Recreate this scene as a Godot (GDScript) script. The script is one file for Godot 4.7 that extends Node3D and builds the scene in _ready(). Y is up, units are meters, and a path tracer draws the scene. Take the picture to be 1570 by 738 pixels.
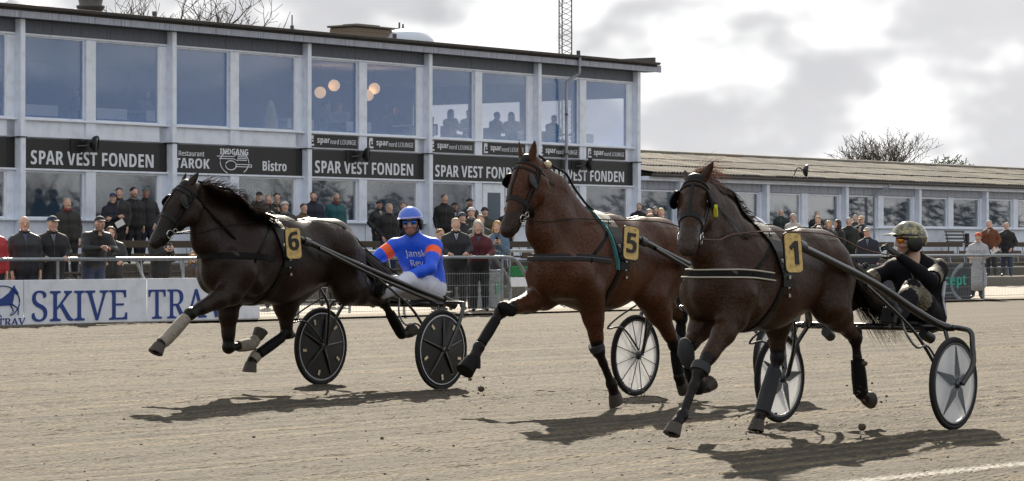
extends Node3D
# A trotting race on a sand track in front of a grandstand. Units metres, y up.
# The camera stands at the origin of x and z, 1.36 m above the track, and looks along -z.

const EYE := 1.36
const FENCE_TURN := deg_to_rad(49.5)     # local x runs along the rail, away to the right; local z points at the track
const STAND_TURN := deg_to_rad(53.5)     # the same for the grandstand
const BAY := 5.30
var fence_frame := Transform3D(Basis(Vector3.UP, FENCE_TURN), Vector3(-8.68, 0, -49.2))
var stand_frame := Transform3D(Basis(Vector3.UP, STAND_TURN), Vector3(-11.9, 0, -70.0))
var rng := RandomNumberGenerator.new()
var M := {}          # materials by name
var TX := {}         # textures by name
var named := {}      # how often a name has been taken
var blobs := []      # bodies being meshed
var sans: SystemFont
var sans_plain: SystemFont
var serif: SystemFont


func _ready() -> void:
	rng.seed = 7
	# camera
	var cam := Camera3D.new()
	cam.name = "camera"
	cam.fov = rad_to_deg(2.0 * atan(369.0 / 4450.0))
	cam.near = 0.5
	cam.far = 900.0
	cam.position = Vector3(0, EYE, 0)
	cam.rotation_degrees.x = 0.09
	add_child(cam)
	cam.current = true
	# sky
	var env := Environment.new()
	env.background_mode = Environment.BG_SKY
	env.sky = Sky.new()
	env.sky.sky_material = make_sky()
	env.background_energy_multiplier = SKY_ENERGY
	env.tonemap_mode = Environment.TONE_MAPPER_LINEAR
	env.tonemap_exposure = EXPOSURE
	env.sdfgi_enabled = true
	env.ssao_enabled = true
	env.ssil_enabled = true
	var we := WorldEnvironment.new()
	we.name = "environment"
	we.environment = env
	add_child(we)
	# sun: behind the grandstand, a little to the right, 30 degrees up
	var sun := DirectionalLight3D.new()
	sun.name = "sun"
	sun.light_energy = SUN_ENERGY
	sun.light_color = Color(1.0, 0.95, 0.87)
	sun.light_angular_distance = 0.5
	sun.shadow_enabled = true
	sun.rotation_degrees = Vector3(-29.5, 180.0 + SUN_AZIMUTH, 0)
	add_child(sun)

	start_bodies()
	make_textures()
	make_materials()
	build_ground()
	build_stand()
	build_wing()
	build_terrace()
	build_fence()
	build_trees()
	finish_bodies()
	build_race()
	build_people()
	build_clods()


const SKY_ENERGY := 0.80
const EXPOSURE := 1.8
const SUN_ENERGY := 1.6
const SUN_AZIMUTH := 3.0


# ---------------------------------------------------------------- naming

func numbered(called: String) -> String:
	var n: int = named.get(called, 0)
	named[called] = n + 1
	return called if n == 0 else "%s_%03d" % [called, n]


func thing(called: String, label: String, category: String, group := "") -> Node3D:
	var o := Node3D.new()
	o.name = numbered(called)
	tag(o, label, category, group)
	add_child(o)
	return o


func tag(o: Node, label: String, category: String, group := "") -> void:
	o.set_meta("label", label)
	o.set_meta("category", category)
	if group:
		o.set_meta("group", group)


func obj(called: String, shape: Mesh, m: Material, parent: Node = self) -> MeshInstance3D:
	var o := MeshInstance3D.new()
	o.name = numbered(called) if parent == self else called
	o.mesh = shape
	o.material_override = m
	parent.add_child(o, true)
	return o


func struct(called: String, shape: Mesh, m: Material, parent: Node = self) -> MeshInstance3D:
	var o := obj(called, shape, m, parent)
	o.set_meta("kind", "structure")
	return o


# ---------------------------------------------------------------- hard-surface meshes

class MB:
	var v := PackedVector3Array()
	var n := PackedVector3Array()
	var uv := PackedVector2Array()
	var c := PackedColorArray()
	var idx := PackedInt32Array()
	var xf := Transform3D()
	var tint := Color.WHITE
	var tinted := false

	func vert(p: Vector3, nn: Vector3, t := Vector2.ZERO) -> int:
		v.append(xf * p)
		n.append((xf.basis * nn).normalized())
		uv.append(t)
		c.append(tint)
		return v.size() - 1

	func tri(a: int, b: int, d: int) -> void:
		var g := (v[b] - v[a]).cross(v[d] - v[a])
		if g.dot(n[a] + n[b] + n[d]) > 0.0:
			idx.append(a); idx.append(d); idx.append(b)
		else:
			idx.append(a); idx.append(b); idx.append(d)

	func quad(p0: Vector3, p1: Vector3, p2: Vector3, p3: Vector3, nn := Vector3.ZERO, t0 := Vector2(0, 0), t1 := Vector2(1, 0), t2 := Vector2(1, 1), t3 := Vector2(0, 1)) -> MB:
		var q := nn if nn != Vector3.ZERO else (p2 - p0).cross(p1 - p0).normalized()
		var a := vert(p0, q, t0)
		var b := vert(p1, q, t1)
		var d := vert(p2, q, t2)
		var e := vert(p3, q, t3)
		tri(a, b, d)
		tri(a, d, e)
		return self

	func box(at: Vector3, size: Vector3, turn := Basis(), bev := 0.0) -> MB:
		var keep := xf
		xf = xf * Transform3D(turn, at)
		var h := size * 0.5
		var i := h - Vector3.ONE * minf(bev, 0.45 * minf(size.x, minf(size.y, size.z)))
		for ax in 3:
			for sg in [-1.0, 1.0]:
				var u := (ax + 1) % 3
				var w := (ax + 2) % 3
				var ps := []
				for k in [[-1, -1], [1, -1], [1, 1], [-1, 1]]:
					var p := Vector3.ZERO
					p[ax] = h[ax] * sg
					p[u] = (i[u] if bev > 0.0 else h[u]) * k[0]
					p[w] = (i[w] if bev > 0.0 else h[w]) * k[1]
					ps.append(p)
				var nn := Vector3.ZERO
				nn[ax] = sg
				quad(ps[0], ps[1], ps[2], ps[3], nn, Vector2(ps[0][u], ps[0][w]), Vector2(ps[1][u], ps[1][w]), Vector2(ps[2][u], ps[2][w]), Vector2(ps[3][u], ps[3][w]))
		if bev > 0.0:
			for ax in 3:
				var u := (ax + 1) % 3
				var w := (ax + 2) % 3
				for s1 in [-1.0, 1.0]:
					for s2 in [-1.0, 1.0]:
						var ps := []
						for e in [[-1, 0], [1, 0], [1, 1], [-1, 1]]:
							var p := Vector3.ZERO
							p[ax] = i[ax] * e[0]
							p[u] = (h[u] if e[1] == 0 else i[u]) * s1
							p[w] = (i[w] if e[1] == 0 else h[w]) * s2
							ps.append(p)
						var nn := Vector3.ZERO
						nn[u] = s1
						nn[w] = s2
						quad(ps[0], ps[1], ps[2], ps[3], nn.normalized())
			for s0 in [-1.0, 1.0]:
				for s1 in [-1.0, 1.0]:
					for s2 in [-1.0, 1.0]:
						var nn := Vector3(s0, s1, s2).normalized()
						var a := vert(Vector3(h.x * s0, i.y * s1, i.z * s2), nn)
						var b := vert(Vector3(i.x * s0, h.y * s1, i.z * s2), nn)
						var d := vert(Vector3(i.x * s0, i.y * s1, h.z * s2), nn)
						tri(a, b, d)
		xf = keep
		return self

	# a tube along a path; r is one radius or one per point
	func tube(path: Array, r, sides := 8, capped := true, flat := 1.0, upward := Vector3.UP) -> MB:
		var first := -1
		var count := path.size()
		var along := 0.0
		for k in count:
			var p: Vector3 = path[k]
			var d: Vector3 = (path[mini(k + 1, count - 1)] - path[maxi(k - 1, 0)]).normalized()
			var side := d.cross(upward)
			if side.length() < 0.05:
				side = d.cross(Vector3.RIGHT)
			if side.length() < 0.05:
				side = d.cross(Vector3.BACK)
			side = side.normalized()
			var up := side.cross(d).normalized()
			var rad: float = r[k] if r is Array or r is PackedFloat32Array else r
			if k:
				along += (path[k] - path[k - 1]).length()
			var row := v.size()
			for s in sides + 1:
				var a := TAU * s / sides
				var nn := side * cos(a) + up * sin(a)
				vert(p + (side * cos(a) + up * sin(a) * flat) * rad, nn, Vector2(float(s) / sides, along))
			if first >= 0:
				for s in sides:
					tri(first + s, row + s, row + s + 1)
					tri(first + s, row + s + 1, first + s + 1)
			if capped and (k == 0 or k == count - 1):
				var nn := -d if k == 0 else d
				var mid := vert(p, nn)
				var ring := v.size()
				for s in sides:
					vert(v_local(row + s), nn)
				for s in sides:
					tri(mid, ring + s, ring + (s + 1) % sides)
			first = row
		return self

	func v_local(i: int) -> Vector3:
		return xf.affine_inverse() * v[i]

	# profile of (radius, height) turned about the local y axis
	func lathe(profile: Array, sides := 16, at := Transform3D(), arc := TAU, sx := 1.0, sz := 1.0) -> MB:
		var keep := xf
		xf = xf * at
		var rows := []
		for k in profile.size():
			var p: Vector2 = profile[k]
			var d: Vector2 = profile[mini(k + 1, profile.size() - 1)] - profile[maxi(k - 1, 0)]
			var row := v.size()
			for s in sides + 1:
				var a := arc * s / sides
				vert(Vector3(cos(a) * p.x * sx, p.y, sin(a) * p.x * sz), Vector3(cos(a) * d.y / sx, -d.x, sin(a) * d.y / sz).normalized(), Vector2(float(s) / sides, float(k) / (profile.size() - 1)))
			rows.append(row)
		for k in profile.size() - 1:
			var a: int = rows[k]
			var b: int = rows[k + 1]
			for s in sides:
				tri(a + s, b + s, b + s + 1)
				tri(a + s, b + s + 1, a + s + 1)
		xf = keep
		return self

	func ball(at: Vector3, r: Vector3, rings := 8, turn := Basis()) -> MB:
		var keep := xf
		xf = xf * Transform3D(turn, at)
		var sides := rings * 2
		var start := v.size()
		for k in rings + 1:
			var b := PI * k / rings
			for s in sides + 1:
				var a := TAU * s / sides
				var p := Vector3(sin(b) * cos(a), cos(b), sin(b) * sin(a))
				vert(p * r, (p / r).normalized(), Vector2(float(s) / sides, float(k) / rings))
		for k in rings:
			for s in sides:
				var a := start + k * (sides + 1) + s
				if k > 0:
					tri(a, a + 1, a + sides + 2)
				if k < rings - 1:
					tri(a, a + sides + 2, a + sides + 1)
		xf = keep
		return self

	# a flat outline in x and y, given thickness along z
	func slab(outline: PackedVector2Array, z0: float, z1: float) -> MB:
		var t := Geometry2D.triangulate_polygon(outline)
		for z in [z0, z1]:
			var nn := Vector3(0, 0, 1.0 if z == maxf(z0, z1) else -1.0)
			var start := v.size()
			for p in outline:
				vert(Vector3(p.x, p.y, z), nn, p)
			for k in t.size() / 3:
				tri(start + t[k * 3], start + t[k * 3 + 1], start + t[k * 3 + 2])
		var clock := Geometry2D.is_polygon_clockwise(outline)
		for k in outline.size():
			var p := outline[k]
			var q := outline[(k + 1) % outline.size()]
			var d := (q - p).normalized()
			var nn := Vector3(d.y, -d.x, 0) * (-1.0 if clock else 1.0)
			quad(Vector3(p.x, p.y, z0), Vector3(q.x, q.y, z0), Vector3(q.x, q.y, z1), Vector3(p.x, p.y, z1), nn)
		return self

	func done() -> ArrayMesh:
		var a := []
		a.resize(Mesh.ARRAY_MAX)
		a[Mesh.ARRAY_VERTEX] = v
		a[Mesh.ARRAY_NORMAL] = n
		a[Mesh.ARRAY_TEX_UV] = uv
		if tinted:
			a[Mesh.ARRAY_COLOR] = c
		a[Mesh.ARRAY_INDEX] = idx
		var m := ArrayMesh.new()
		m.add_surface_from_arrays(Mesh.PRIMITIVE_TRIANGLES, a)
		return m


func rounded(w: float, h: float, r: float, steps := 4) -> PackedVector2Array:
	var out := PackedVector2Array()
	for k in 4:
		var cx: float = (w * 0.5 - r) * [1, -1, -1, 1][k]
		var cy: float = (h * 0.5 - r) * [1, 1, -1, -1][k]
		for s in steps + 1:
			var a := PI * 0.5 * (k + float(s) / steps)
			out.append(Vector2(cx + cos(a) * r, cy + sin(a) * r))
	return out


func box_mesh(at: Vector3, size: Vector3, bev := 0.0) -> ArrayMesh:
	return MB.new().box(at, size, Basis(), bev).done()


# Lettering as thin raised shapes: centred at its node, height is that of a capital letter.
func letters(text: String, height: float, depth: float, font: Font, squeeze := 1.0) -> ArrayMesh:
	var t := TextMesh.new()
	t.text = text
	t.font = font
	t.font_size = 64
	t.pixel_size = height / 46.0
	t.depth = depth
	t.curve_step = 3.0
	var a := t.get_mesh_arrays()
	var vv: PackedVector3Array = a[Mesh.ARRAY_VERTEX]
	for k in vv.size():
		vv[k].x *= squeeze
	a[Mesh.ARRAY_VERTEX] = vv
	var m := ArrayMesh.new()
	var keep := []
	keep.resize(Mesh.ARRAY_MAX)
	for s in [Mesh.ARRAY_VERTEX, Mesh.ARRAY_NORMAL, Mesh.ARRAY_INDEX]:
		keep[s] = a[s]
	m.add_surface_from_arrays(Mesh.PRIMITIVE_TRIANGLES, keep)
	return m


func smooth_path(pts: Array, per := 5) -> Array:
	var out := []
	for k in pts.size() - 1:
		var p0: Vector3 = pts[maxi(k - 1, 0)]
		var p1: Vector3 = pts[k]
		var p2: Vector3 = pts[k + 1]
		var p3: Vector3 = pts[mini(k + 2, pts.size() - 1)]
		for s in per:
			out.append(p1.cubic_interpolate(p2, p0, p3, float(s) / per))
	out.append(pts[-1])
	return out


# ---------------------------------------------------------------- bodies: tapered bones joined into one smooth surface

class Blob:
	var bones := []            # [a, b, ra, rb, region, k, scale]
	var cell := 0.02
	var palette := []          # colour of every region
	var part_of := []          # which part (mesh) a region belongs to
	var parts := 1
	var lo := Vector3.ZERO
	var nx := 0
	var ny := 0
	var nz := 0
	var f := PackedFloat32Array()
	var out := []              # arrays, one set per part

	func bone(a: Vector3, b: Vector3, ra: float, rb: float, region := 0, k := 0.05, sc := Vector3.ONE) -> void:
		bones.append([a, b, ra, rb, region, k, sc])

	func chain(pts: Array, rs: Array, region := 0, k := 0.05, sc := Vector3.ONE) -> void:
		for i in pts.size() - 1:
			bone(pts[i], pts[i + 1], rs[i], rs[i + 1], region, k, sc)

	func solve() -> void:
		var hi := Vector3.ONE * -1e9
		lo = Vector3.ONE * 1e9
		for b in bones:
			var r: Vector3 = maxf(b[2], b[3]) * (b[6] as Vector3)
			lo = lo.min((b[0] as Vector3).min(b[1]) - r)
			hi = hi.max((b[0] as Vector3).max(b[1]) + r)
		lo -= Vector3.ONE * cell * 2.5
		hi += Vector3.ONE * cell * 2.5
		nx = int((hi.x - lo.x) / cell) + 2
		ny = int((hi.y - lo.y) / cell) + 2
		nz = int((hi.z - lo.z) / cell) + 2
		f.resize(nx * ny * nz)
		f.fill(1.0)
		var reg := PackedByteArray()
		reg.resize(nx * ny * nz)
		for bn in bones:
			var sc: Vector3 = bn[6]
			var a: Vector3 = (bn[0] as Vector3)
			var bb: Vector3 = (bn[1] as Vector3)
			var ra: float = bn[2]
			var rb: float = bn[3]
			var k: float = bn[5]
			var region: int = bn[4]
			var reach := maxf(ra, rb) + k + cell * 2.0
			var l := ((a.min(bb) - sc * reach - lo) / cell).floor()
			var h := ((a.max(bb) + sc * reach - lo) / cell).ceil()
			var i0 := maxi(0, int(l.x)); var i1 := mini(nx - 1, int(h.x))
			var j0 := maxi(0, int(l.y)); var j1 := mini(ny - 1, int(h.y))
			var k0 := maxi(0, int(l.z)); var k1 := mini(nz - 1, int(h.z))
			var A := a / sc
			var d := bb / sc - A
			var dd := maxf(d.length_squared(), 1e-9)
			var dr := rb - ra
			var dx := d.x; var dy := d.y; var dz := d.z
			var cap := k + cell * 2.0
			for kz in range(k0, k1 + 1):
				var pz := (lo.z + kz * cell) / sc.z - A.z
				for jy in range(j0, j1 + 1):
					var py := (lo.y + jy * cell) / sc.y - A.y
					var at := (kz * ny + jy) * nx + i0
					var yz := py * dy + pz * dz
					var px := (lo.x + i0 * cell) / sc.x - A.x
					var step := cell / sc.x
					for ix in range(i0, i1 + 1):
						var t := (px * dx + yz) / dd
						t = 0.0 if t < 0.0 else (1.0 if t > 1.0 else t)
						var ex := px - dx * t
						var ey := py - dy * t
						var ez := pz - dz * t
						var q := sqrt(ex * ex + ey * ey + ez * ez) - ra - dr * t
						if q < cap:
							var cur := f[at]
							if q < cur:
								reg[at] = region
							var gap := k - absf(cur - q)
							if gap > 0.0:
								f[at] = minf(cur, q) - gap * gap * 0.25 / k
							elif q < cur:
								f[at] = q
						at += 1
						px += step
		# surface nets
		var vid := PackedInt32Array()
		vid.resize(nx * ny * nz)
		vid.fill(-1)
		var V := PackedVector3Array()
		var N := PackedVector3Array()
		var C := PackedColorArray()
		var P := PackedByteArray()
		var Q := PackedInt32Array()
		var ox := [0, 1, 0, 1, 0, 1, 0, 1]
		var oy := [0, 0, 1, 1, 0, 0, 1, 1]
		var oz := [0, 0, 0, 0, 1, 1, 1, 1]
		var off := PackedInt32Array()
		for c in 8:
			off.append((oz[c] * ny + oy[c]) * nx + ox[c])
		var edges := [[0, 1], [2, 3], [4, 5], [6, 7], [0, 2], [1, 3], [4, 6], [5, 7], [0, 4], [1, 5], [2, 6], [3, 7]]
		var sy := nx
		var sz := nx * ny
		for kz in range(0, nz - 1):
			for jy in range(0, ny - 1):
				var at := (kz * ny + jy) * nx
				for ix in range(0, nx - 1):
					var inside := f[at] < 0.0
					if (f[at + 1] < 0.0) == inside and (f[at + sy] < 0.0) == inside and (f[at + sz] < 0.0) == inside and (f[at + 1 + sy] < 0.0) == inside and (f[at + 1 + sz] < 0.0) == inside and (f[at + sy + sz] < 0.0) == inside and (f[at + 1 + sy + sz] < 0.0) == inside:
						at += 1
						continue
					var w := PackedFloat32Array()
					for c in 8:
						w.append(f[at + off[c]])
					var sum := Vector3.ZERO
					var cnt := 0
					for e in edges:
						var wa := w[e[0]]
						var wb := w[e[1]]
						if (wa < 0.0) != (wb < 0.0):
							var t := wa / (wa - wb)
							sum += Vector3(ox[e[0]] + (ox[e[1]] - ox[e[0]]) * t, oy[e[0]] + (oy[e[1]] - oy[e[0]]) * t, oz[e[0]] + (oz[e[1]] - oz[e[0]]) * t)
							cnt += 1
					sum /= cnt
					var g := Vector3(w[1] - w[0] + w[3] - w[2] + w[5] - w[4] + w[7] - w[6], w[2] - w[0] + w[3] - w[1] + w[6] - w[4] + w[7] - w[5], w[4] - w[0] + w[5] - w[1] + w[6] - w[2] + w[7] - w[3])
					vid[at] = V.size()
					V.append(lo + (Vector3(ix, jy, kz) + sum) * cell)
					N.append(g.normalized())
					var col := Color(0, 0, 0, 0)
					var nin := 0
					var best := 1.0
					var bp := 0
					for c in 8:
						if w[c] < 0.0:
							var rg := reg[at + off[c]]
							col += palette[rg]
							nin += 1
							if w[c] < best:
								best = w[c]
								bp = part_of[rg]
					C.append(col / nin)
					P.append(bp)
					if ix > 0 and jy > 0 and kz > 0:
						if (f[at + 1] < 0.0) != inside:
							_quad(Q, vid[at], vid[at - sy], vid[at - sy - sz], vid[at - sz], inside)
						if (f[at + sy] < 0.0) != inside:
							_quad(Q, vid[at], vid[at - sz], vid[at - 1 - sz], vid[at - 1], inside)
						if (f[at + sz] < 0.0) != inside:
							_quad(Q, vid[at], vid[at - 1], vid[at - 1 - sy], vid[at - sy], inside)
					at += 1
		out.clear()
		for part in parts:
			var remap := PackedInt32Array()
			remap.resize(V.size())
			remap.fill(-1)
			var v := PackedVector3Array()
			var n := PackedVector3Array()
			var c := PackedColorArray()
			var idx := PackedInt32Array()
			for q in Q.size() / 4:
				if P[Q[q * 4]] != part and part > 0:
					continue
				var o := PackedInt32Array()
				for s in 4:
					var i := Q[q * 4 + s]
					if remap[i] < 0:
						remap[i] = v.size()
						v.append(V[i] - N[i] * 0.006 if part == 0 and P[i] > 0 else V[i])
						n.append(N[i])
						c.append(C[i])
					o.append(remap[i])
				idx.append(o[0]); idx.append(o[1]); idx.append(o[2])
				idx.append(o[0]); idx.append(o[2]); idx.append(o[3])
			out.append([v, n, c, idx])

	func _quad(Q: PackedInt32Array, a: int, b: int, c: int, d: int, inside: bool) -> void:
		if a < 0 or b < 0 or c < 0 or d < 0:
			return
		# front faces run clockwise
		if inside:
			Q.append(a); Q.append(d); Q.append(c); Q.append(b)
		else:
			Q.append(a); Q.append(b); Q.append(c); Q.append(d)

	func value(p: Vector3) -> float:
		var q := (p - lo) / cell
		var i := clampi(int(q.x), 0, nx - 2)
		var j := clampi(int(q.y), 0, ny - 2)
		var k := clampi(int(q.z), 0, nz - 2)
		var t := (q - Vector3(i, j, k)).clamp(Vector3.ZERO, Vector3.ONE)
		var at := (k * ny + j) * nx + i
		var a := lerpf(lerpf(f[at], f[at + 1], t.x), lerpf(f[at + nx], f[at + nx + 1], t.x), t.y)
		at += nx * ny
		var b := lerpf(lerpf(f[at], f[at + 1], t.x), lerpf(f[at + nx], f[at + nx + 1], t.x), t.y)
		return lerpf(a, b, t.z)

	# where a ray from inside the body leaves it
	func skin(from: Vector3, dir: Vector3, proud := 0.006) -> Vector3:
		var d := dir.normalized()
		var t := 0.0
		while t < 1.2 and value(from + d * t) < 0.0:
			t += cell * 0.5
		var a := maxf(t - cell * 0.5, 0.0)
		for s in 5:
			var m := (a + t) * 0.5
			if value(from + d * m) < 0.0:
				a = m
			else:
				t = m
		return from + d * (t + proud)

	# the same from outside inwards
	func skin_in(from: Vector3, dir: Vector3, proud := 0.006) -> Vector3:
		var d := dir.normalized()
		var t := 0.0
		while t < 1.5 and value(from + d * t) > 0.0:
			t += cell * 0.5
		return from + d * (t - proud)

	func mesh(part := 0, extra := []) -> ArrayMesh:
		var v: PackedVector3Array = out[part][0].duplicate()
		var n: PackedVector3Array = out[part][1].duplicate()
		var c: PackedColorArray = out[part][2].duplicate()
		var idx: PackedInt32Array = out[part][3].duplicate()
		for x in extra:              # [blob, part, transform]: finer pieces of the same body
			var o: Array = x[0].out[x[1]]
			var base := v.size()
			var mirror: bool = (x[2] as Transform3D).basis.determinant() < 0.0
			for p in o[0]:
				v.append(x[2] * p)
			for p in o[1]:
				n.append((x[2].basis * p).normalized())
			c.append_array(o[2])
			var oi: PackedInt32Array = o[3]
			for k in oi.size() / 3:
				idx.append(base + oi[k * 3])
				idx.append(base + oi[k * 3 + (2 if mirror else 1)])
				idx.append(base + oi[k * 3 + (1 if mirror else 2)])
		var a := []
		a.resize(Mesh.ARRAY_MAX)
		a[Mesh.ARRAY_VERTEX] = v
		a[Mesh.ARRAY_NORMAL] = n
		a[Mesh.ARRAY_COLOR] = c
		a[Mesh.ARRAY_INDEX] = idx
		var m := ArrayMesh.new()
		if v.size():
			m.add_surface_from_arrays(Mesh.PRIMITIVE_TRIANGLES, a)
		return m


var body_task := -1


func start_bodies() -> void:
	define_bodies()
	body_task = WorkerThreadPool.add_group_task(func(i): blobs[i].solve(), blobs.size(), 4, true)


func finish_bodies() -> void:
	WorkerThreadPool.wait_for_group_task_completion(body_task)


# ---------------------------------------------------------------- sky: broken spring cloud over pale blue

const SKY_W := 3072

func make_sky() -> PanoramaSkyMaterial:
	var h := SKY_W / 4
	var rows := []
	rows.resize(h)
	var big := FastNoiseLite.new()
	big.seed = 33
	big.noise_type = FastNoiseLite.TYPE_SIMPLEX_SMOOTH
	big.frequency = 1.6
	big.fractal_octaves = 6
	big.fractal_gain = 0.52
	var puff := FastNoiseLite.new()
	puff.seed = 14
	puff.noise_type = FastNoiseLite.TYPE_SIMPLEX_SMOOTH
	puff.frequency = 2.6
	puff.fractal_octaves = 7
	puff.fractal_gain = 0.62
	var work := func(y: int) -> void:
		var bytes := PackedByteArray()
		bytes.resize(SKY_W * 3)
		var up := PI * 0.5 * (1.0 - (y + 0.5) / h)
		var high := sin(up)
		var flat := cos(up)
		var blue := Vector3(0.70, 0.83, 0.96).lerp(Vector3(0.22, 0.43, 0.80), 1.0 - pow(1.0 - high, 2.2))
		for x in SKY_W:
			var a := TAU * ((x + 0.5) / SKY_W - 0.5)
			var p := Vector3(sin(a) * flat, high * 2.6, -cos(a) * flat)
			var cover := big.get_noise_3dv(p) * 0.95 + 0.58
			cover = smoothstep(0.0, 0.35, cover)
			var pn := puff.get_noise_3dv(p * 2.6 + Vector3(3.1, 0.7, 9.4))
			var white := smoothstep(-0.03, 0.27, pn)
			var grey := Vector3(0.40, 0.405, 0.42).lerp(Vector3(0.54, 0.54, 0.555), clampf(0.5 + puff.get_noise_3dv(p * 0.7) * 1.4, 0.0, 1.0))
			var cloud := grey.lerp(Vector3(0.82, 0.82, 0.815), white)
			var c := blue.lerp(cloud, cover)
			var q := Color(c.x, c.y, c.z).linear_to_srgb()
			bytes[x * 3] = int(clampf(q.r, 0, 1) * 255)
			bytes[x * 3 + 1] = int(clampf(q.g, 0, 1) * 255)
			bytes[x * 3 + 2] = int(clampf(q.b, 0, 1) * 255)
		rows[y] = bytes
	var job := WorkerThreadPool.add_group_task(work, h, 4, true)
	WorkerThreadPool.wait_for_group_task_completion(job)
	var all := PackedByteArray()
	for r in rows:
		all.append_array(r)
	var below := PackedByteArray()
	below.resize(SKY_W * 3 * h)
	below.fill(118)
	all.append_array(below)
	var m := PanoramaSkyMaterial.new()
	m.panorama = ImageTexture.create_from_image(Image.create_from_data(SKY_W, h * 2, false, Image.FORMAT_RGB8, all))
	return m


# ---------------------------------------------------------------- textures

func noise_image(w: int, h: int, freq: float, octaves := 4, s := 1, kind := FastNoiseLite.TYPE_SIMPLEX_SMOOTH) -> Image:
	var fn := FastNoiseLite.new()
	fn.seed = s
	fn.noise_type = kind
	fn.frequency = freq
	fn.fractal_octaves = octaves
	var im := fn.get_seamless_image(w, h)
	im.convert(Image.FORMAT_L8)
	return im


func ramp_texture(im: Image, stops: Array) -> ImageTexture:
	var src := im.get_data()
	var table := PackedByteArray()
	var g := Gradient.new()
	g.offsets = PackedFloat32Array(stops.map(func(s): return s[0]))
	g.colors = PackedColorArray(stops.map(func(s): return s[1]))
	for k in 256:
		var c := g.sample(k / 255.0)
		table.append(int(c.r * 255)); table.append(int(c.g * 255)); table.append(int(c.b * 255))
	var out := PackedByteArray()
	out.resize(src.size() * 3)
	for k in src.size():
		var t := src[k] * 3
		out[k * 3] = table[t]
		out[k * 3 + 1] = table[t + 1]
		out[k * 3 + 2] = table[t + 2]
	return ImageTexture.create_from_image(Image.create_from_data(im.get_width(), im.get_height(), false, Image.FORMAT_RGB8, out))


func grey(x: float) -> Color:
	return Color(x, x, x)


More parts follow.
